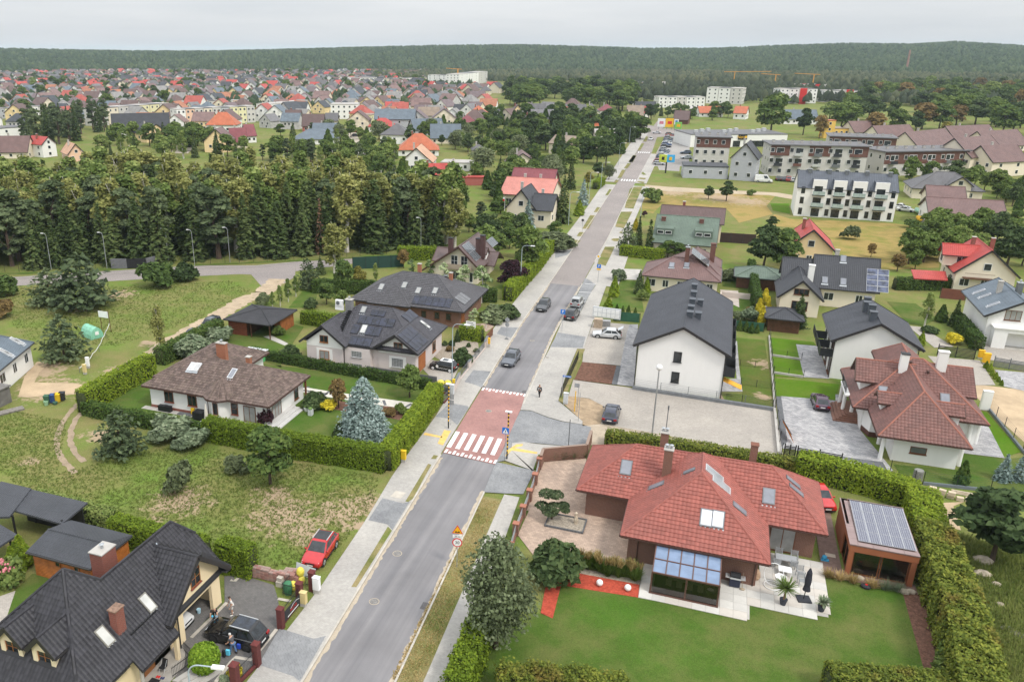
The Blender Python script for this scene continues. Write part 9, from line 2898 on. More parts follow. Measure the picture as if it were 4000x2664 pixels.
for a in(('hx',-186.8,327.6,2.2,(-167,335,0),15,4,'w','blue','wide white bungalow with blue-grey hip roof behind the wood',4),('gx',-193.8,361.2,1.8,(-181.9,365.7,0),10,4,'w','blue','blue-grey roofed house behind the wide white bungalow'),('gx',-211.6,383.3,2.8,(-200.4,387.5,0),10,6,'r','brown','brick-red house with steep brown roof left of the hipped bungalow'),('gx',-238.6,412.5,2.4,(-229.7,415.8,0),11,6,'c','brown','cream house with long brown roof and solar strip on its ridge'),('gx',-207.7,402.6,4.2,(-200.9,405.2,0),9,4,'c','grey','cream house with grey roof right of the steep brown roof',2),('flat',-234.4,463.1,8.7,(-218.6,469,0),16,0,'w','pale','white three-storey cube building in the middle of the left town',5),('flat',-200.4,426.8,5.8,(-191.3,428,0),12,0,'l','tan','pale green-yellow flat-roofed house',2),('gx',-178.8,403.4,5.8,(-157.6,410.1,0),14,5,'g','blue','long grey house with blue-grey roof and many skylights',4),('hx',-178.1,394,2.8,(-163.9,399.3,0),12,4,'w','red','house with bright red hip roof in front of the long grey one',3),('hx',-150.3,345.1,4.1,(-136.5,347.5,0),13,4.5,'w','grey','white two-storey house with dark pyramid roof',3),('gx',-128.5,353.3,2.2,(-114.9,358.4,0),12,6,'c','blue','cream house with pale blue roof and black solar panels on its left',4),('gx',-148.4,384,2.9,(-135.4,394.7,0),11,5,'g','blue','grey house with blue roof behind the solar one',3),('gy',-163.5,466.6,3.2,(-156.5,469.2,0),12,5,'w','orange','white gabled house with steep orange roof',2),('gx',-181.4,476.8,2.4,(-168.7,481.6,0),10,5,'s','tan','grey house with weathered grey-tan roof beside the orange gable',2),('gx',-227.5,532.8,2.6,(-214.7,537.6,0),10,4,'w','red','white house with red roof behind the long grey one',3),('gy',-237.8,528.9,2.1,(-227.9,532.6,0),10,4,'w','blue','white gabled house with steel blue roof',3),('hx',-149.8,475,4,(-137,476.6,0),12,5,'c','orange','beige house with orange pyramid roof near the dark row houses',3),('hx',-138.1,418.7,2.3,(-125.4,423.5,0),12,5,'c','maroon','house with maroon many-sided roof and white dormer',3),('gx',-171.2,512.1,1.2,(-161.4,511.9,0),10,5,'w','dark','dark-roofed house right of the orange gable',2),('hx',-125.4,306,2,(-109.3,312.1,0),14,6,'w','orange','big white house with spreading orange roof at the edge of the gardens',4),('flat',-290.8,485.3,6.3,(-285.1,526,0),12,0,'w','pale','long white flat-roofed office with a band of windows',6),('flat',-138.4,285.6,2.2,(-130.8,287.7,0),9,0,'b','pale','raw brick shell house with a pale flat roof by the wood',2),('hx',-96.7,315.7,2.1,(-91.2,317.8,0),9,2,'c','grey','small beige house with low grey roof in the gardens',2),('gy',-106.7,262.1,3.7,(-95.2,264.8,0),14,5,'w','peach','white gabled house with a patchy pale red roof under repair',4),('gx',-88.2,230.8,1.6,(-78.2,235.8,0),10,5,'r','red','low house with a flaming red roof at the corner of the wood',2),('flat',-95.4,273.6,2.7,(-84.8,275,0),8,0,'w','pale','long white flat-roofed workshop behind the red roof',3),('flat',-79,243.5,1.7,(-69.5,247,0),3,0,'r','red','red containers standing in the yard by the wood',0),('gy',-72.9,278.8,2.3,(-61.4,282.2,0),12,4,'c','rose','cream gabled house with rose-brown roof above the salmon one',2),('gy',-236.7,243.8,2.7,(-232.8,249.4,0),13,4,'p','peach','peach coloured house with a peach roof rising out of the wood',2),('gx',-272.3,241.6,1.1,(-259.8,247,0),10,6,'c','rose','house with mauve-brown roof at the left edge behind the wood',3),('gy',-255.8,250.7,5,(-254.4,257.5,0),11,3,'w','red','white house with red roof edge half hidden by dark trees',1),('gy',-206.4,288.5,4.6,(-196,292.4,0),12,5,'y','rose','tall yellow gabled house with two orange stripes',2),('gx',-204.1,305,2.2,(-197.9,309.6,0),9,6,'c','maroon','wing with brown-red roof right of the striped yellow gable',2),('hx',-251.1,354.2,4.6,(-235.9,359.9,0),12,6,'w','orange','large house with orange mansard roof and white dormers',5),('gx',-288.3,328.5,2.6,(-266,345.6,0),12,8,'w','dark','long white row with dark blue roof in the left town',7),('gy',-252.8,310,4.2,(-249.1,321.5,0),12,4,'y','dark','yellow and white twin gables before the dark blue row',2),('flat',-319.7,289.8,6,(-315.9,301.6,0),12,0,'w','grey','white modern box house with panels at the left edge',2),('gx',-209.3,326.4,3,(-205.8,330.2,0),10,5,'w','maroon','white house with a rusty red roof right of the orange mansard',2),('gx',-70,335.8,4.3,(-56.8,331.8,0),12,3,'c','tan','plain beige house with tan roof among garden trees',1),('gx',-53.1,355.3,1.6,(-42.9,359.2,0),13,6,'c','pale','house with a glittering pale panel roof by the far street',2),('hx',-67.6,413.2,1.2,(-58.3,416.7,0),12,6,'w','orange','low house with a bright orange hip roof behind the pale panel roof',0),('flat',-63.8,441.4,3.2,(-53,450.7,0),10,0,'p','dark','orange walled flat house with dark gables left of the far street',0),('gx',-57.2,490.6,4.3,(-47.4,491.9,0),12,6,'c','tan','cream house with tan roof at the roundabout',2),('gx',-55.4,539.5,3,(-48.3,542.2,0),10,4,'w','red','small red-roofed house behind the one at the roundabout',1),('gx',-61.5,582,2.2,(-48.3,587,0),10,5,'w','dark','dark-roofed white house beyond the roundabout',2),('gy',-105.3,439.1,3.6,(-98.9,441.5,0),12,4,'y','brown','yellow gabled house with brown roof beside a pale tree',1),('gx',-105.2,509,3.8,(-84,517,0),11,5,'c','grey','long cream row with grey roof and pointed dormers',6),('hx',-90.6,552.3,2.3,(-82.5,555.4,0),10,5,'c','grey','house with grey hip roof right of the pointed dormers',2),('gx',-124.2,520.2,3.2,(-111.6,524.9,0),10,5,'c','grey','cream house with grey roof left of the pointed dormers',3),('gy',-130.2,508.6,3.2,(-123.1,511.3,0),10,5,'y','brown','yellow-brown gabled house in front of the dark row',2),('hx',-83.1,561.3,1.4,(-73,565.1,0),10,4,'w','maroon','low house with dull red roof before the dark wood',1),('flat',-26.8,584.5,3.2,(-13.4,600.1,0),20,0,'l','pale','yellow warehouse with pale metal roof beyond the roundabout',3),('gx',-31.8,501.7,2.2,(-22.9,501.1,0),10,5,'n','brown','dark brown barn roof behind the billboards',0),('gx',-19.6,562.4,2.4,(-4.8,567.9,0),10,4,'w','orange','long white house with orange roof right of the roundabout',4),('gx',.6,551.5,3.6,(8.6,550,0),10,4,'w','orange','white house with orange roof beside the huge round tree',2),('flat',-13,285.4,3.9,(1.2,287,0),10,0,'g','dark','low blue-grey annex with flat dark roof',3),('gy',1.2,285.9,7.1,(9.9,284.8,0),12,5,'g','dark','tall blue-grey gabled house with attic windows',2),('gx',28.8,522.9,2.9,(47.6,527.7,0),12,5,'w','blue','white row with grey-blue roof left of the yellow tower',5),('gx',57.8,453,1.6,(72.8,461.5,0),13,5,'c','rose','farthest left house with rose-brown roof in the brown-roofed estate',2),('gx',64.2,412.6,2.6,(81.1,426,0),14,6,'c','rose','estate house with rose-brown roof between the two brown topped blocks',2),('gx',73.8,384.8,2.6,(93.2,410.4,0),14,6,'c','rose','estate house with rose-brown roof below the yellowing tree',2),('gx',94,419.4,2.8,(114.7,436.2,0),14,6,'c','rose','estate house with six skylights, left of two',3),('gx',102.6,401.5,2.4,(121.4,418.8,0),14,6,'c','rose','estate house with six skylights at the right edge',3),('gx',78.5,325.5,5.9,(93.4,343.2,0),14,6,'c','rose','nearest cream estate house with a brown stair tower',2),('gx',84.5,323.5,4.9,(97.3,332.6,0),12,5,'c','rose','estate house with balcony at the right edge before the conifers',2)):
 fh(*a)
def block(lx,ly,top,rt,dep,lb,cols,segs=(),bal=True):
 L,Rr=V3((lx,ly,0)),V3((rt[0],rt[1],0))
 d=Rr-L
 n=d.length
 h=House('apartment_block',lb,(lx,ly),atan2(d.y,d.x)or 1e-4,'apartment building')
 h.wall(0,0,n,dep,top,WA['s'])
 h.box('roof',-.6,-.8,top+.01,n+.6,dep+.5,top+.35,RO['grey'])
 st=max(2,int(top//2.8))
 fz=top/st
 for a,b in segs:
  h.box('cladding',n*a,-.12,top-fz,n*b,-.01,top-.01,BRNCLAD)
  h.box('cladding',n*b-.1,-.1,top-fz,n+.1 if b>.97 else n*b,dep,top-.01,BRNCLAD)if b>.97 else None
 for s in range(st):
  for i in range(cols):
   x=n*(i+.5)/cols
   far_win(h,'S',-.13,x-.9,s*fz+fz*.55,1.3,1.5)
   if bal and i%2==0 and s:
    f=h.box('balcony',x-.2,-1.5,s*fz,x+2.4,-.14,s*fz+.14,GM)
    h.box('railing',x-.2,-1.5,s*fz+.15,x+2.4,-1.44,s*fz+1.1,(GM,DKFRAME,BRNCLAD,ALU)[(i//2+s)%4],f)
    far_win(h,'S',-.13,x+1.1,s*fz+fz*.5,1.6,2.)
  for k in range(3):
   if h.L(CAM).x<0:
    h.win('W',0,(dep*(k+.5)/3,s*fz+fz*.55),1.1,1.4,1,1,WHFRAME,sill=False)
 for k in range(cols):
  h.chimney(n*(k+.6)/cols,dep*.5,top+.2,top+1.1,.8,.8,CO,GM,0)
 return h
block(13.9,300.7,10.3,(44,305.5,0),13,'white apartment block with brown upper panels and rows of balconies',10,((0,.2),(.4,.62),(.82,1)))
block(38.6,371.6,7.4,(62.7,371.2,0),14,'apartment block with a wholly brown top storey, behind the balcony block',8,((0,1),))
block(50.5,313.6,8,(78,328.3,0),14,'apartment block with brown top storey nearest the brown-roofed estate',9,((0,1),))
block(-10.8,316.1,10.6,(.8,317.1,0),16,'beige apartment block with brown top, beside the blue-grey gable',4,((0,1),),False)
h,_=fh('flat',-15.7,381.2,5.3,(24.4,397.7,0),22,0,'w','grey','white supermarket hall with dark flat roof and a black and yellow sign',0,ch=0,cat='supermarket',name='supermarket')
n_=(V3((24.4,397.7,0))-V3((-15.7,381.2,0))).length
b=h.part('sign_board',MB().box(n_*.49,-.3,3.2,n_*.58,-.02,5.4),BM)
text_part('Netto',1.7,b,(n_*.527,-.33,4.3),UP,YEL)
h.part('sign_disc',MB().cyl((n_*.567,-.33,4.3),(n_*.567,-.35,4.3),.55,n=14),YEL,b)
for f in(.48,.66,.72,.78):
 h.win('S',0,(n_*f,1.4),3.2,2.6,2,1,DKFRAME,sill=False)
for i in range(9):
 h.box('roof_unit',n_*(.08+i*.1),6+(i%3)*4,h.e.location.z+5.6,n_*(.08+i*.1)+1.6,7.6+(i%3)*4,6.9,ALU)
h,_=fh('flat',43.2,443.7,8.3,(47.9,445.4,0),5,0,'o','orange','yellow fire station tower with an orange cap',1,ch=0,cat='tower',name='tower')
fh('flat',48.8,455.3,3.7,(55.9,457.9,0),10,0,'o','tan','yellow fire station hall right of the tower',3,ch=0)
for i,(a,b_,z0_,z1_,m)in en((((-37.3,466.7,0),(-33.4,466.1,0),1.2,5.6,WP),((-33.1,466.2,0),(-29,466.4,0),1.2,5.8,YEL),((-28.7,466.5,0),(-26.4,466,0),2.6,5.4,WP),((-27.9,463.4,0),(-24.4,462.8,0),.6,4.2,pln('poster_green',(.2,.5,.1))))):
 e=emp('billboard',('white billboard, leftmost at the roundabout','yellow billboard with a pink patch at the roundabout','small white billboard behind the green one','green billboard, rightmost at the roundabout')[i],'billboard',(a[0],a[1],0))
 v=V3((b_[0]-a[0],b_[1]-a[1],0))
 obj('panel',MB().bar(V3((0,0,(z0_+z1_)/2)),v+V3((0,0,(z0_+z1_)/2)),.2,z1_-z0_),m,pa=e)
 obj('print_patch',MB().bar(v*.25+V3((0,-.14,(z0_+z1_)/2)),v*.8+V3((0,-.14,(z0_+z1_)/2)),.05,1.5),(pln('poster_pink',(.6,.2,.25)),RED,BLUE,YEL)[i],pa=e)
 obj('leg',MB().cyl(v*.2,v*.2+V3((0,0,z0_)),.12,n=6).cyl(v*.8,v*.8+V3((0,0,z0_)),.12,n=6),GM,pa=e)
q=(-19.3,294.9,0)
for sgn,m,lab in((-1,pln('poster_lime',(.55,.6,.08)),'lime green side of the V-shaped billboard by the car park'),(1,pln('poster_sky',(.05,.35,.65)),'sky blue side of the V-shaped billboard by the car park')):
 e=emp('billboard',lab,'billboard',(q[0],q[1],0))
 obj('panel',MB().bar((0,.1*sgn,5),(sgn*2.6,.8,5),.25,2.6),m,pa=e)
 obj('print_patch',MB().bar((sgn*.8,.05,5),(sgn*1.7,.3,5),.1,1.1),(BLK if sgn<0 else YEL),pa=e)
 if sgn<0:
  obj('mast',MB().cyl((0,.2,0),(0,.2,3.9),.25,n=8),BM,pa=e)
  # left edge house, car parks
h,p=fh('hx',-80.6,66.2,3.3,(-84.9,76.5),12,4,'w','blue','white house with slate roof and four skylights at the left edge of the meadow',3,full=True,ch=0)
for g in((-95.7,82.8,0),(-94.5,82.5,0),(-93.3,78.6,0),(-92.1,78.2,0)):
 h.skylight(p['S'],g,.7,1.3,ALU,CURTAIN)
tag(obj('lean_to',MB().box(-82,62.5,2.1,-78.2,66,2.25).box(-81.9,62.6,0,-78.4,65.9,2.08),pln('old_felt',(.16,.15,.14),.3)),'low grey lean-to with plank roof at the left edge','shed')
st_=emp('plank_stack','weathered planks piled beside the grey lean-to','planks',(-76.3,63.6,0),R(60))
for k in range(8):
 link('plank',MB().box(-1.5,-.5+k%4*.26,k//4*.12,1.5,-.28+k%4*.26,.1+k//4*.12).mesh('plank',pln('grey_plank',(.3,.27,.23),.25,4)),st_)
ORD='first second third fourth fifth sixth seventh eighth ninth tenth eleventh twelfth thirteenth fourteenth fifteenth sixteenth seventeenth eighteenth nineteenth twentieth'.split()
ORD+=['twenty-'+o for o in ORD[:9]]+['thirtieth']+['thirty-'+o for o in ORD[:9]]
PAL=((.03,.035,.05),(.35,.36,.37),(.06,.08,.12),(.55,.55,.54),(.02,.02,.022),(.25,.03,.03),(.12,.13,.14),(.3,.33,.36),(.05,.09,.2))
for nm,a,b,n,hd,row in(('upper',(-28.1,433.9,0),(-25.6,376.6,0),9,5,'supermarket row by the green island'),('lower',(-25,363.8,0),(-23.4,316.4,0),10,5,'supermarket row behind the V-shaped billboard'),('side',(-16,354.9,0),(-14.7,338.4,0),2,190,'pair of spaces by the beige block'),('flats',(17,291,0),(21.5,290,0),4,90,'row before the balcony block')):
 for i in range(n):
  f=i/max(1,n-1)
  k=('hatch','wagon','suv','sedan')[(i*7+n)%4]
  car(k,a[0]+(b[0]-a[0])*f,a[1]+(b[1]-a[1])*f,hd+rng.uniform(-2,2),PAL[(i*5+n)%9],'%s car counted from the far end of the %s'%(ORD[i],row),'cars parked at the supermarket' if n>4 else 'cars parked by the flats',simple=True)
car('van',12.3,284.5,0,(.7,.7,.69),'long white van parked beside the blue-grey gabled house',name='parked_van',cat='van')
car('sedan',*(-34.8,405.8),-95,(.6,.6,.6),'white car driving on the far end of the street',simple=True,name='moving_car')
car('sedan',*(-35.2,439.6),180,(.5,.5,.52),'silver car leaving the roundabout',simple=True,name='moving_car')
car('hatch',*(-244.1,328.6),100,(.3,.3,.32),'grey car on the pale lane in the left town',simple=True)
car('van',*(-265.9,370.6),100,(.7,.7,.7),'white van at the top of the pale lane in the left town',simple=True,name='parked_van',cat='van')
for i,q in en(((-186.5,386.4,0),(-184,389.9,0),(-192.6,408.3,0),(-174.2,371.4,0),(-197.1,417.1,0))):
 car('wagon',q[0],q[1],10,((.6,.6,.6),(.4,.03,.03),(.05,.06,.15),(.05,.05,.06),(.1,.12,.13))[i],('white','red','navy','black','dark grey')[i]+' car parked on the short lane in front of the long grey house',simple=True)
for q,lab in(((46.3,248.1,0),'white car by the stacked boats'),((46.7,244.1,0),'old white pickup by the stacked boats')):
 car('sedan',q[0],q[1],-20,(.6,.6,.58),lab,simple=True)
for q,m,lab in(((48.8,241.1,0),pln('boat_green',(.3,.5,.38)),'pale green boat hull stacked by the long shed'),((47.1,229.1,0),YEL,'yellow kayak lying by the long shed')):
 tag(obj('boat',MB().ball((q[0],q[1],1),1.2,10,6,(.5,2.2,.5)),m),lab,'boat')
 # terraced cubes of the left town
def cubes(a,b,n,top,lb,dep=10,seed=0,hues='swslwgscsplw'):
 for i in range(n):
  f0,f1=i/n,(i+.96)/n
  fh('flat',a[0]+(b[0]-a[0])*f0,a[1]+(b[1]-a[1])*f0,top+(i*3+seed)%3*.25,(a[0]+(b[0]-a[0])*f1,a[1]+(b[1]-a[1])*f1),dep,0,hues[(i*5+seed)%len(hues)],('pale','grey')[i%2],'%s cube house, %s from left in the %s'%({'l':'lemon','s':'stone grey','w':'white','g':'blue-grey','c':'cream','p':'peach','o':'ochre'}[hues[(i*5+seed)%len(hues)]],ORD[i],lb),2,ch=0,name='terraced_house')
cubes((-389.7,391.6,0),(-363,401.6,0),6,6,'row before the dark conifers')
cubes((-334.8,371.1,0),(-328.4,427.8,0),7,9,'tall row above the dark blue roof',seed=2)
cubes((-291.2,385.3,0),(-265.6,425.7,0),9,9,'tall row above the orange mansard',seed=4)
cubes((-473.3,485.9,0),(-421.8,515.8,0),9,5.5,'upper row left of the big tree',seed=1)
cubes((-371.3,499.5,0),(-338.9,536.5,0),8,5.5,'upper row right of the big tree',seed=3)
cubes((-429.7,389.7,0),(-420.5,421.3,0),6,5.5,'low row at the left edge',seed=5)
cubes((-438.5,912.9,0),(-405.4,925.4,0),4,9.5,'nearer white estate before the green field',14,0,'wsw')
cubes((-419.2,972.5,0),(-373.1,1008.5,0),6,7,'middle white estate before the woods',14,0,'wsw')
cubes((-347.6,947.1,0),(-310.9,944.5,0),3,12.5,'tall white estate left of the crane',16,0,'wsw')
cubes((-302.6,931.7,0),(-310.8,1079,0),3,14,'unfinished estate right of the crane',16,0,'wsw')
cubes((-52.2,644.3,0),(-19.7,656.5,0),5,7.5,'pale estate beyond the roundabout',14,0,'wsw')
cubes((-21,711.7,0),(6.3,707.2,0),3,12,'stepped pale estate beyond the orange roofs',16,0,'wsw')
cubes((34.8,732.7,0),(62.9,743.2,0),4,11,'dark-roofed estate with red panels',14,0,'wsw')
cubes((56.1,942.1,0),(92.3,943.6,0),5,7.5,'farthest estate with two red stair towers',14,0,'wsw')
cubes((70,761.3,0),(95.7,771,0),4,9,'estate with red balconies before the wood',14,0,'wsw')
cubes((-121.8,969.3,0),(-66.4,975.5,0),3,6,'shopping sheds on the building land',20,4)
for q,hh in(((66.6,946,0),8),((79,938.6,0),8),((51.5,731.5,0),12),((88.6,765.2,0),10)):
 tag(obj('stair_tower',MB().box(q[0]-2.5,q[1]-3,0,q[0]+2.5,q[1]-.2,hh),RED),'red stair tower on the far estate '+{8:'at the farthest row',12:'at the dark-roofed row',10:'with red balconies'}[hh]+(', left of two' if q[0]<(74.1,944,0)[0]and hh==8 else ''),'tower')
ch_=(268,1623.7,0)
tag(obj('factory_chimney',MB().cyl((ch_[0],ch_[1],0),(ch_[0],ch_[1],41),2.1,1.2,10),pln('chimney_brick',(.3,.16,.13),.2,.1)),'very tall red-brown factory chimney before the right hill','chimney')
for q,hh,j,lab in(((-313.8,959.8,0),19,-16,'orange tower crane beside the tall white blocks'),((-2.4,1077,0),16,40,'orange tower crane with long jib on the right plain'),((40.5,1001.5,0),15,-15,'yellow tower crane left of the farthest estate'),((80.9,1030.9,0),15,-20,'yellow tower crane above the farthest estate')):
 e=emp('tower_crane',lab,'crane',(q[0],q[1],0))
 obj('mast',MB().box(-.5,-.5,0,.5,.5,hh),pln('crane_orange',(.6,.28,.05)),pa=e)
 obj('jib',MB().bar((-j*.3,0,hh),(j,-j*.2,hh+1),.5,.6),pln('crane_orange',(.6,.28,.05)),pa=e)
 # the left town: single houses from shared shapes
def tint(name,rough):
 t=NT(name)
 c=t.node('ObjectInfo').outputs['Color']
 f=t.noise(t.obj(),.6,5)
 return t.done(t.mix(1,c,t.ramp(f,(.3,(.75,.75,.75)),(.7,(1.15,1.15,1.15))),'MULTIPLY'),rough,.3)
TW_,TR_=tint('town_wall',.9),tint('town_roof',.6)
PR={}
for k in('gx','gy','hx'):
 mb=MB()
 for q in roof_shape(k,-6,-5,6,5,4.6,9.2)[0].values():
  mb.slab(q,.25)
 PR[k]=mb.mesh('roof',TR_)
 mb=MB()
 if k=='gx':
  mb.add([(x,a,b)for x in(-5.6,5.6)for a,b in((-4.6,0),(4.6,0),(4.6,4.6),(0,8.8),(-4.6,4.6))],[(4,3,2,1,0),(5,6,7,8,9)]+[(i,(i+1)%5,5+(i+1)%5,5+i)for i in range(5)])
 elif k=='gy':
  mb.add([(a,y,b)for y in(-4.6,4.6)for a,b in((-5.6,0),(5.6,0),(5.6,4.6),(0,8.8),(-5.6,4.6))],[(0,1,2,3,4),(9,8,7,6,5)]+[(5+i,5+(i+1)%5,(i+1)%5,i)for i in range(5)])
 else:
  mb.box(-5.6,-4.6,0,5.6,4.6,4.6)
 PR[k+'w']=mb.mesh('wall',TW_)
WALLC=(('white',(.78,.77,.75)),('cream',(.72,.64,.5)),('grey',(.5,.49,.48)),('yellow',(.75,.58,.32)))
ROOFC=(('brown',(.13,.085,.078)),('red',(.36,.085,.065)),('dark',(.06,.065,.075)),('orange',(.36,.15,.085)),('grey',(.17,.165,.17)),('rose',(.2,.13,.12)),('slate',(.13,.16,.19)),('mauve',(.16,.12,.125)),('ash',(.24,.23,.22)))
rt_=random.Random(5)
D,row,rest,cnt=455.,0,MB(),0
while D<1540:
 x0,x1=-.575*D,(.02 if D>900 else.11 if D>580 else.21)*D-15
 x,i=x0+rt_.uniform(0,10),0
 while x<x1:
  px_,py_=.936*x-.352*D,.352*x+.936*D
  px_,py_=px_+rt_.uniform(-3,3),py_+rt_.uniform(-6,6)
  if rt_.random()<.86 and all((px_-a)**2+(py_-b)**2>150 for a,b in SITES):
   w,r=WALLC[rt_.choice((0,0,0,1,1,2,3))],ROOFC[rt_.choice((0,0,1,2,3,4,5,5,6,7,8,8))]
   k=rt_.choice(('gx','gy','gy','hx'))
   s=rt_.uniform(.8,1.15)
   rz=R(rt_.choice((-20,-18,4,8,0))+rt_.uniform(-5,5))+(0 if row%2 else R(8))
   if cnt<296:
    cnt+=1
    i+=1
    e=emp('town_house','%s house, %s %s roof, %s from left in the %s town row'%(w[0],r[0],{'hx':'hip','gx':'side-on gable','gy':'gabled'}[k],ORD[min(i-1,38)],ORD[row]),'house',(px_,py_,0),rz,'houses of the left town')
    for n_,m_,c_ in(('wall',PR[k+'w'],w[1]),('roof',PR[k],r[1])):
     o=link(n_,m_,e,None,None,s)
     o.color=(*c_,1)
    for wx,wz in((-2.6,3.1),(2.4,3.1),(-.2,5.6 if k=='gy' else 3.1),(1.2,1.2)):
     o=link('window',WMESH['f'],e,(wx*s,-4.62*s,wz*s),None,(1.3,1,1.3))
     link('pane',WMESH['p'],o)
   else:
    m4=Matrix.Translation((px_,py_,0))@Matrix.Rotation(rz,4,'Z')@Matrix.Scale(s,4)
    for me,mi in((PR[k+'w'],rt_.randrange(2)),(PR[k],rt_.choice((2,2,3,4,4,5,5)))):
     rest.add([m4@v.co for v in me.vertices],[tuple(f.vertices)for f in me.polygons],mi)
  x+=rt_.uniform(13.5,20)
 D+=17+D*.011
 row+=1
o=link('far_town',rest.mesh('far_town',[WHITE,CREAM,RO['rose'],RO['red'],RO['dark'],RO['grey']]))
tag(o,'farthest small houses of the left town below the wooded hill',None,None,'stuff')
# trees of the middle and far distance
def grove(poly,n,kinds,h0,h1,lb,gp,seed,clear=8,gap=4,w=(.9,1.25)):
 rn=RNG(seed)
 put=[]
 for c in scatter(poly,n*6,rn):
  if all((c[0]-a)**2+(c[1]-b)**2>clear**2 for a,b in SITES)and all((c[0]-a)**2+(c[1]-b)**2>gap**2 for a,b in put):
   put.append(c)
   k=kinds[rn.integers(len(kinds))]
   grow(k,c[0],c[1],rn.uniform(h0,h1),lb%KN[k],rn.uniform(*w),gp)
  if len(put)>=n:
   break
KN={'oak':'green broadleaf tree','maple':'bright broadleaf tree','alder':'dark broadleaf tree','rusttree':'brownish tree','yellowtree':'yellowing tree','willow':'willow','spruce':'dark spruce','pine':'grey-green pine','garden_spruce':'small spruce','birch_green':'birch','thuja_dark':'dark thuja','silver_spruce':'blue spruce','birch':'yellowing birch'}
BL=('oak','oak','alder','maple','rusttree','oak','alder')
grove([(43.9,421.6,0),(69.2,462.9,0),(86.5,452.9,0),(102.4,453.7,0),(145.2,515.5,0),(330,640),(283.8,1040.1,0),(175.9,1025.3,0),(123.4,979.7,0),(79.8,707,0),(51.7,614.1,0)],165,BL,11,16,'%s in the dense park wood behind the brown-roofed estate','trees of the park wood',3,12,8,(1.,1.4))
grow('yellowtree',92,430,10.7,'large yellowing tree at the edge of the park wood',1.1)
grow('oak',19.4,447.1,21.2,'huge round tree beside the supermarket',1.1)
grow('alder',35.2,458.9,13.3,'dark round tree left of the yellow tower',.9)
grow('rusttree',41.3,441.3,11.5,'brown-leaved tree touching the yellow tower',.8)
grove([(-159.5,604,0),(-123.6,586.7,0),(-102,600.8,0),(-64.3,581,0),(-89.6,788.9,0),(-122.4,887.3,0),(-156.5,887.2,0),(-214.7,828.2,0)],85,('alder','oak','alder','oak','maple'),13,18,'%s in the wood beyond the grey-roofed rows','trees of the middle wood',4,10,8,(1.,1.4))
grove([(-170.4,272.8,0),(-158.8,319.9,0),(-122.6,297.9,0),(-93.4,242.7,0),(-71.4,200.7,0),(-116.7,253.7,0),(-171.9,273.7,0)],60,('birch_green','maple','spruce','oak','thuja_dark','pine'),5,10,'%s in the gardens just behind the wood','garden trees behind the wood',5,8)
grove([(-212.4,359.9,0),(-178.2,384.6,0),(-156.1,381.1,0),(-142.4,541.1,0),(-70.6,327.9,0),(-46.9,279.9,0),(-54,193.5,0),(-72.2,231,0),(-88.2,313.1,0),(-119.8,343.5,0)],165,('oak','maple','alder','garden_spruce','thuja_dark','willow','oak'),4.5,9,'%s in the gardens left of the far street','garden trees left of the far street',6,8)
grove([(-124,491.5,0),(-81.7,507.4,0),(-44.2,447.5,0),(-38.4,393.1,0),(-40.1,305.9,0),(-52.9,301.1,0),(-90,354.6,0)],130,('alder','oak','alder','maple','spruce','thuja_dark'),6,12,'%s in the leafy plots beside the far street','trees in the leafy plots by the far street',7,8)
grove([(-265.6,251.4,0),(-297.1,328.1,0),(-299.7,338.9,0),(-335.1,379.9,0),(-348.3,333.1,0)],32,('pine','spruce','pine'),11,17,'%s among the houses in front of the cube rows','conifers before the cube rows',8,10)
grove([(-231.9,256.8,0),(-191.2,265,0),(-178.8,280.4,0),(-199.5,309,0),(-251.5,328.5,0),(-281.1,317.4,0)],45,('birch_green','oak','maple','spruce'),6,11,'%s between the wood and the left town','trees between wood and left town',9,8)
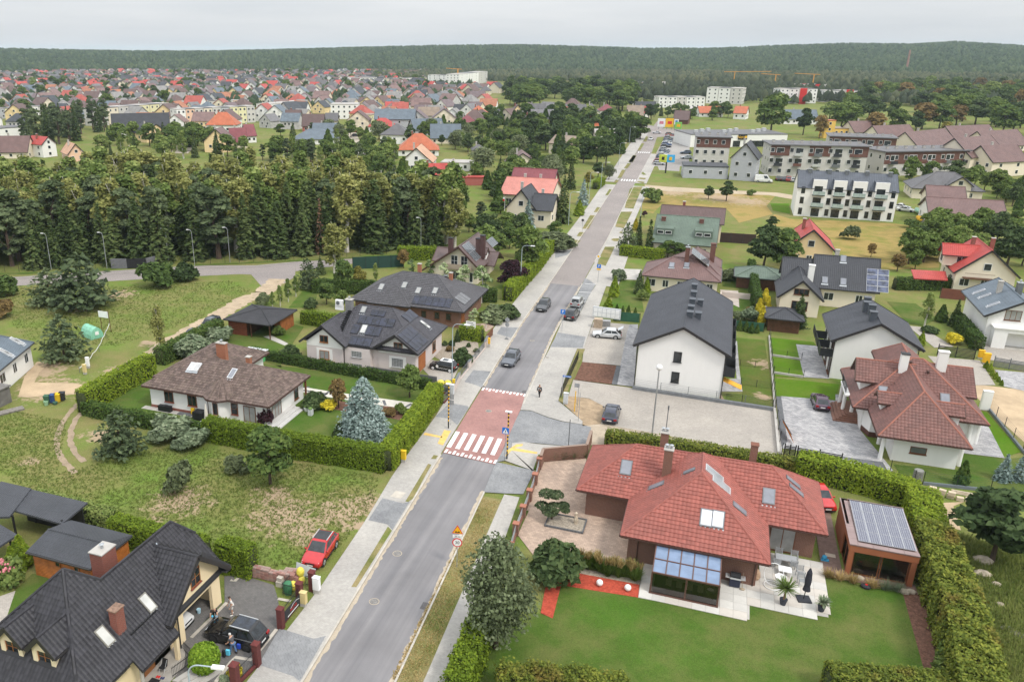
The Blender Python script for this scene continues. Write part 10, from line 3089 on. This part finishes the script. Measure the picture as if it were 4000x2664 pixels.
grove([(-438.3,390.9,0),(-334.7,538,0),(-296.4,673.7,0),(-280.7,803.4,0),(-558.6,1418.6,0),(-817.2,1321.3,0),(-1100.4,1016.2,0)],260,('oak','alder','spruce','maple','oak'),6,13,'%s between the houses of the left town','trees in the left town',10,5,7)
grove([(-47.5,520.3,0),(8.5,541.3,0),(8.9,598,0),(-50.8,575.5,0)],22,('alder','spruce','oak'),5,10,'%s beyond the roundabout','trees beyond the roundabout',11,9)
grove([(49.4,300.7,0),(61.1,310.5,0),(83,280.4,0),(75.2,251,0),(74.7,265.2,0),(76.2,303.1,0)],34,('alder','oak','thuja_dark','maple'),4,8,'%s between the long shed and the estate','trees before the estate',12,9)
grove([(34.6,175,0),(48.3,213.8,0),(65,212.4,0),(57.1,182.5,0),(59.9,205.6,0),(40.1,177.1,0)],22,('alder','oak','maple'),4,8,'%s around the big red-roofed house','trees round the red-roofed house',13,10)
grove([(-44,153,0),(-41,160.7,0),(-39.9,178.2,0),(-45.1,187.6,0),(-50.7,166.5,0)],14,('alder','oak','maple'),4,8,'%s between the beige gable and the cream house','trees below the cream house',14,7)
flat0=lambda x,y:np.zeros_like(x)-.5
wood_mass('edge_wood','lower mixed trees along the foot of the wooded hills',5200,(-.06,.66),(1100,1500),(7,13),FARLEAF2,8,flat0)
wood_mass('plain_wood','scattered far trees and bushes on the right plain',1500,(.22,.62),(720,1020),(6,12),FARLEAF2,9,flat0)
wood_mass('town_wood','small far trees among the farthest roofs of the town',5200,(-.56,.06),(600,1560),(5,10),FARLEAF,10,flat0)
# haze: the air between here and the hills
hz=link('haze',MB().box(-7020,-1520,-14,7020,12020,78).mesh('haze',WP))
hz.data.materials.clear()
hm_=bpy.data.materials.new('haze')
hm_.use_nodes=True
hm_.node_tree.nodes.clear()
vo=hm_.node_tree.nodes.new('ShaderNodeOutputMaterial')
vp=hm_.node_tree.nodes.new('ShaderNodeVolumePrincipled')
dv(vp,'Color',(.72,.85,.98,1))
dv(vp,'Density',.00008)
hm_.node_tree.links.new(vp.outputs[0],vo.inputs['Volume'])
hz.data.materials.append(hm_)
tag(hz,'thin pale haze over the whole town',None,None,'stuff')
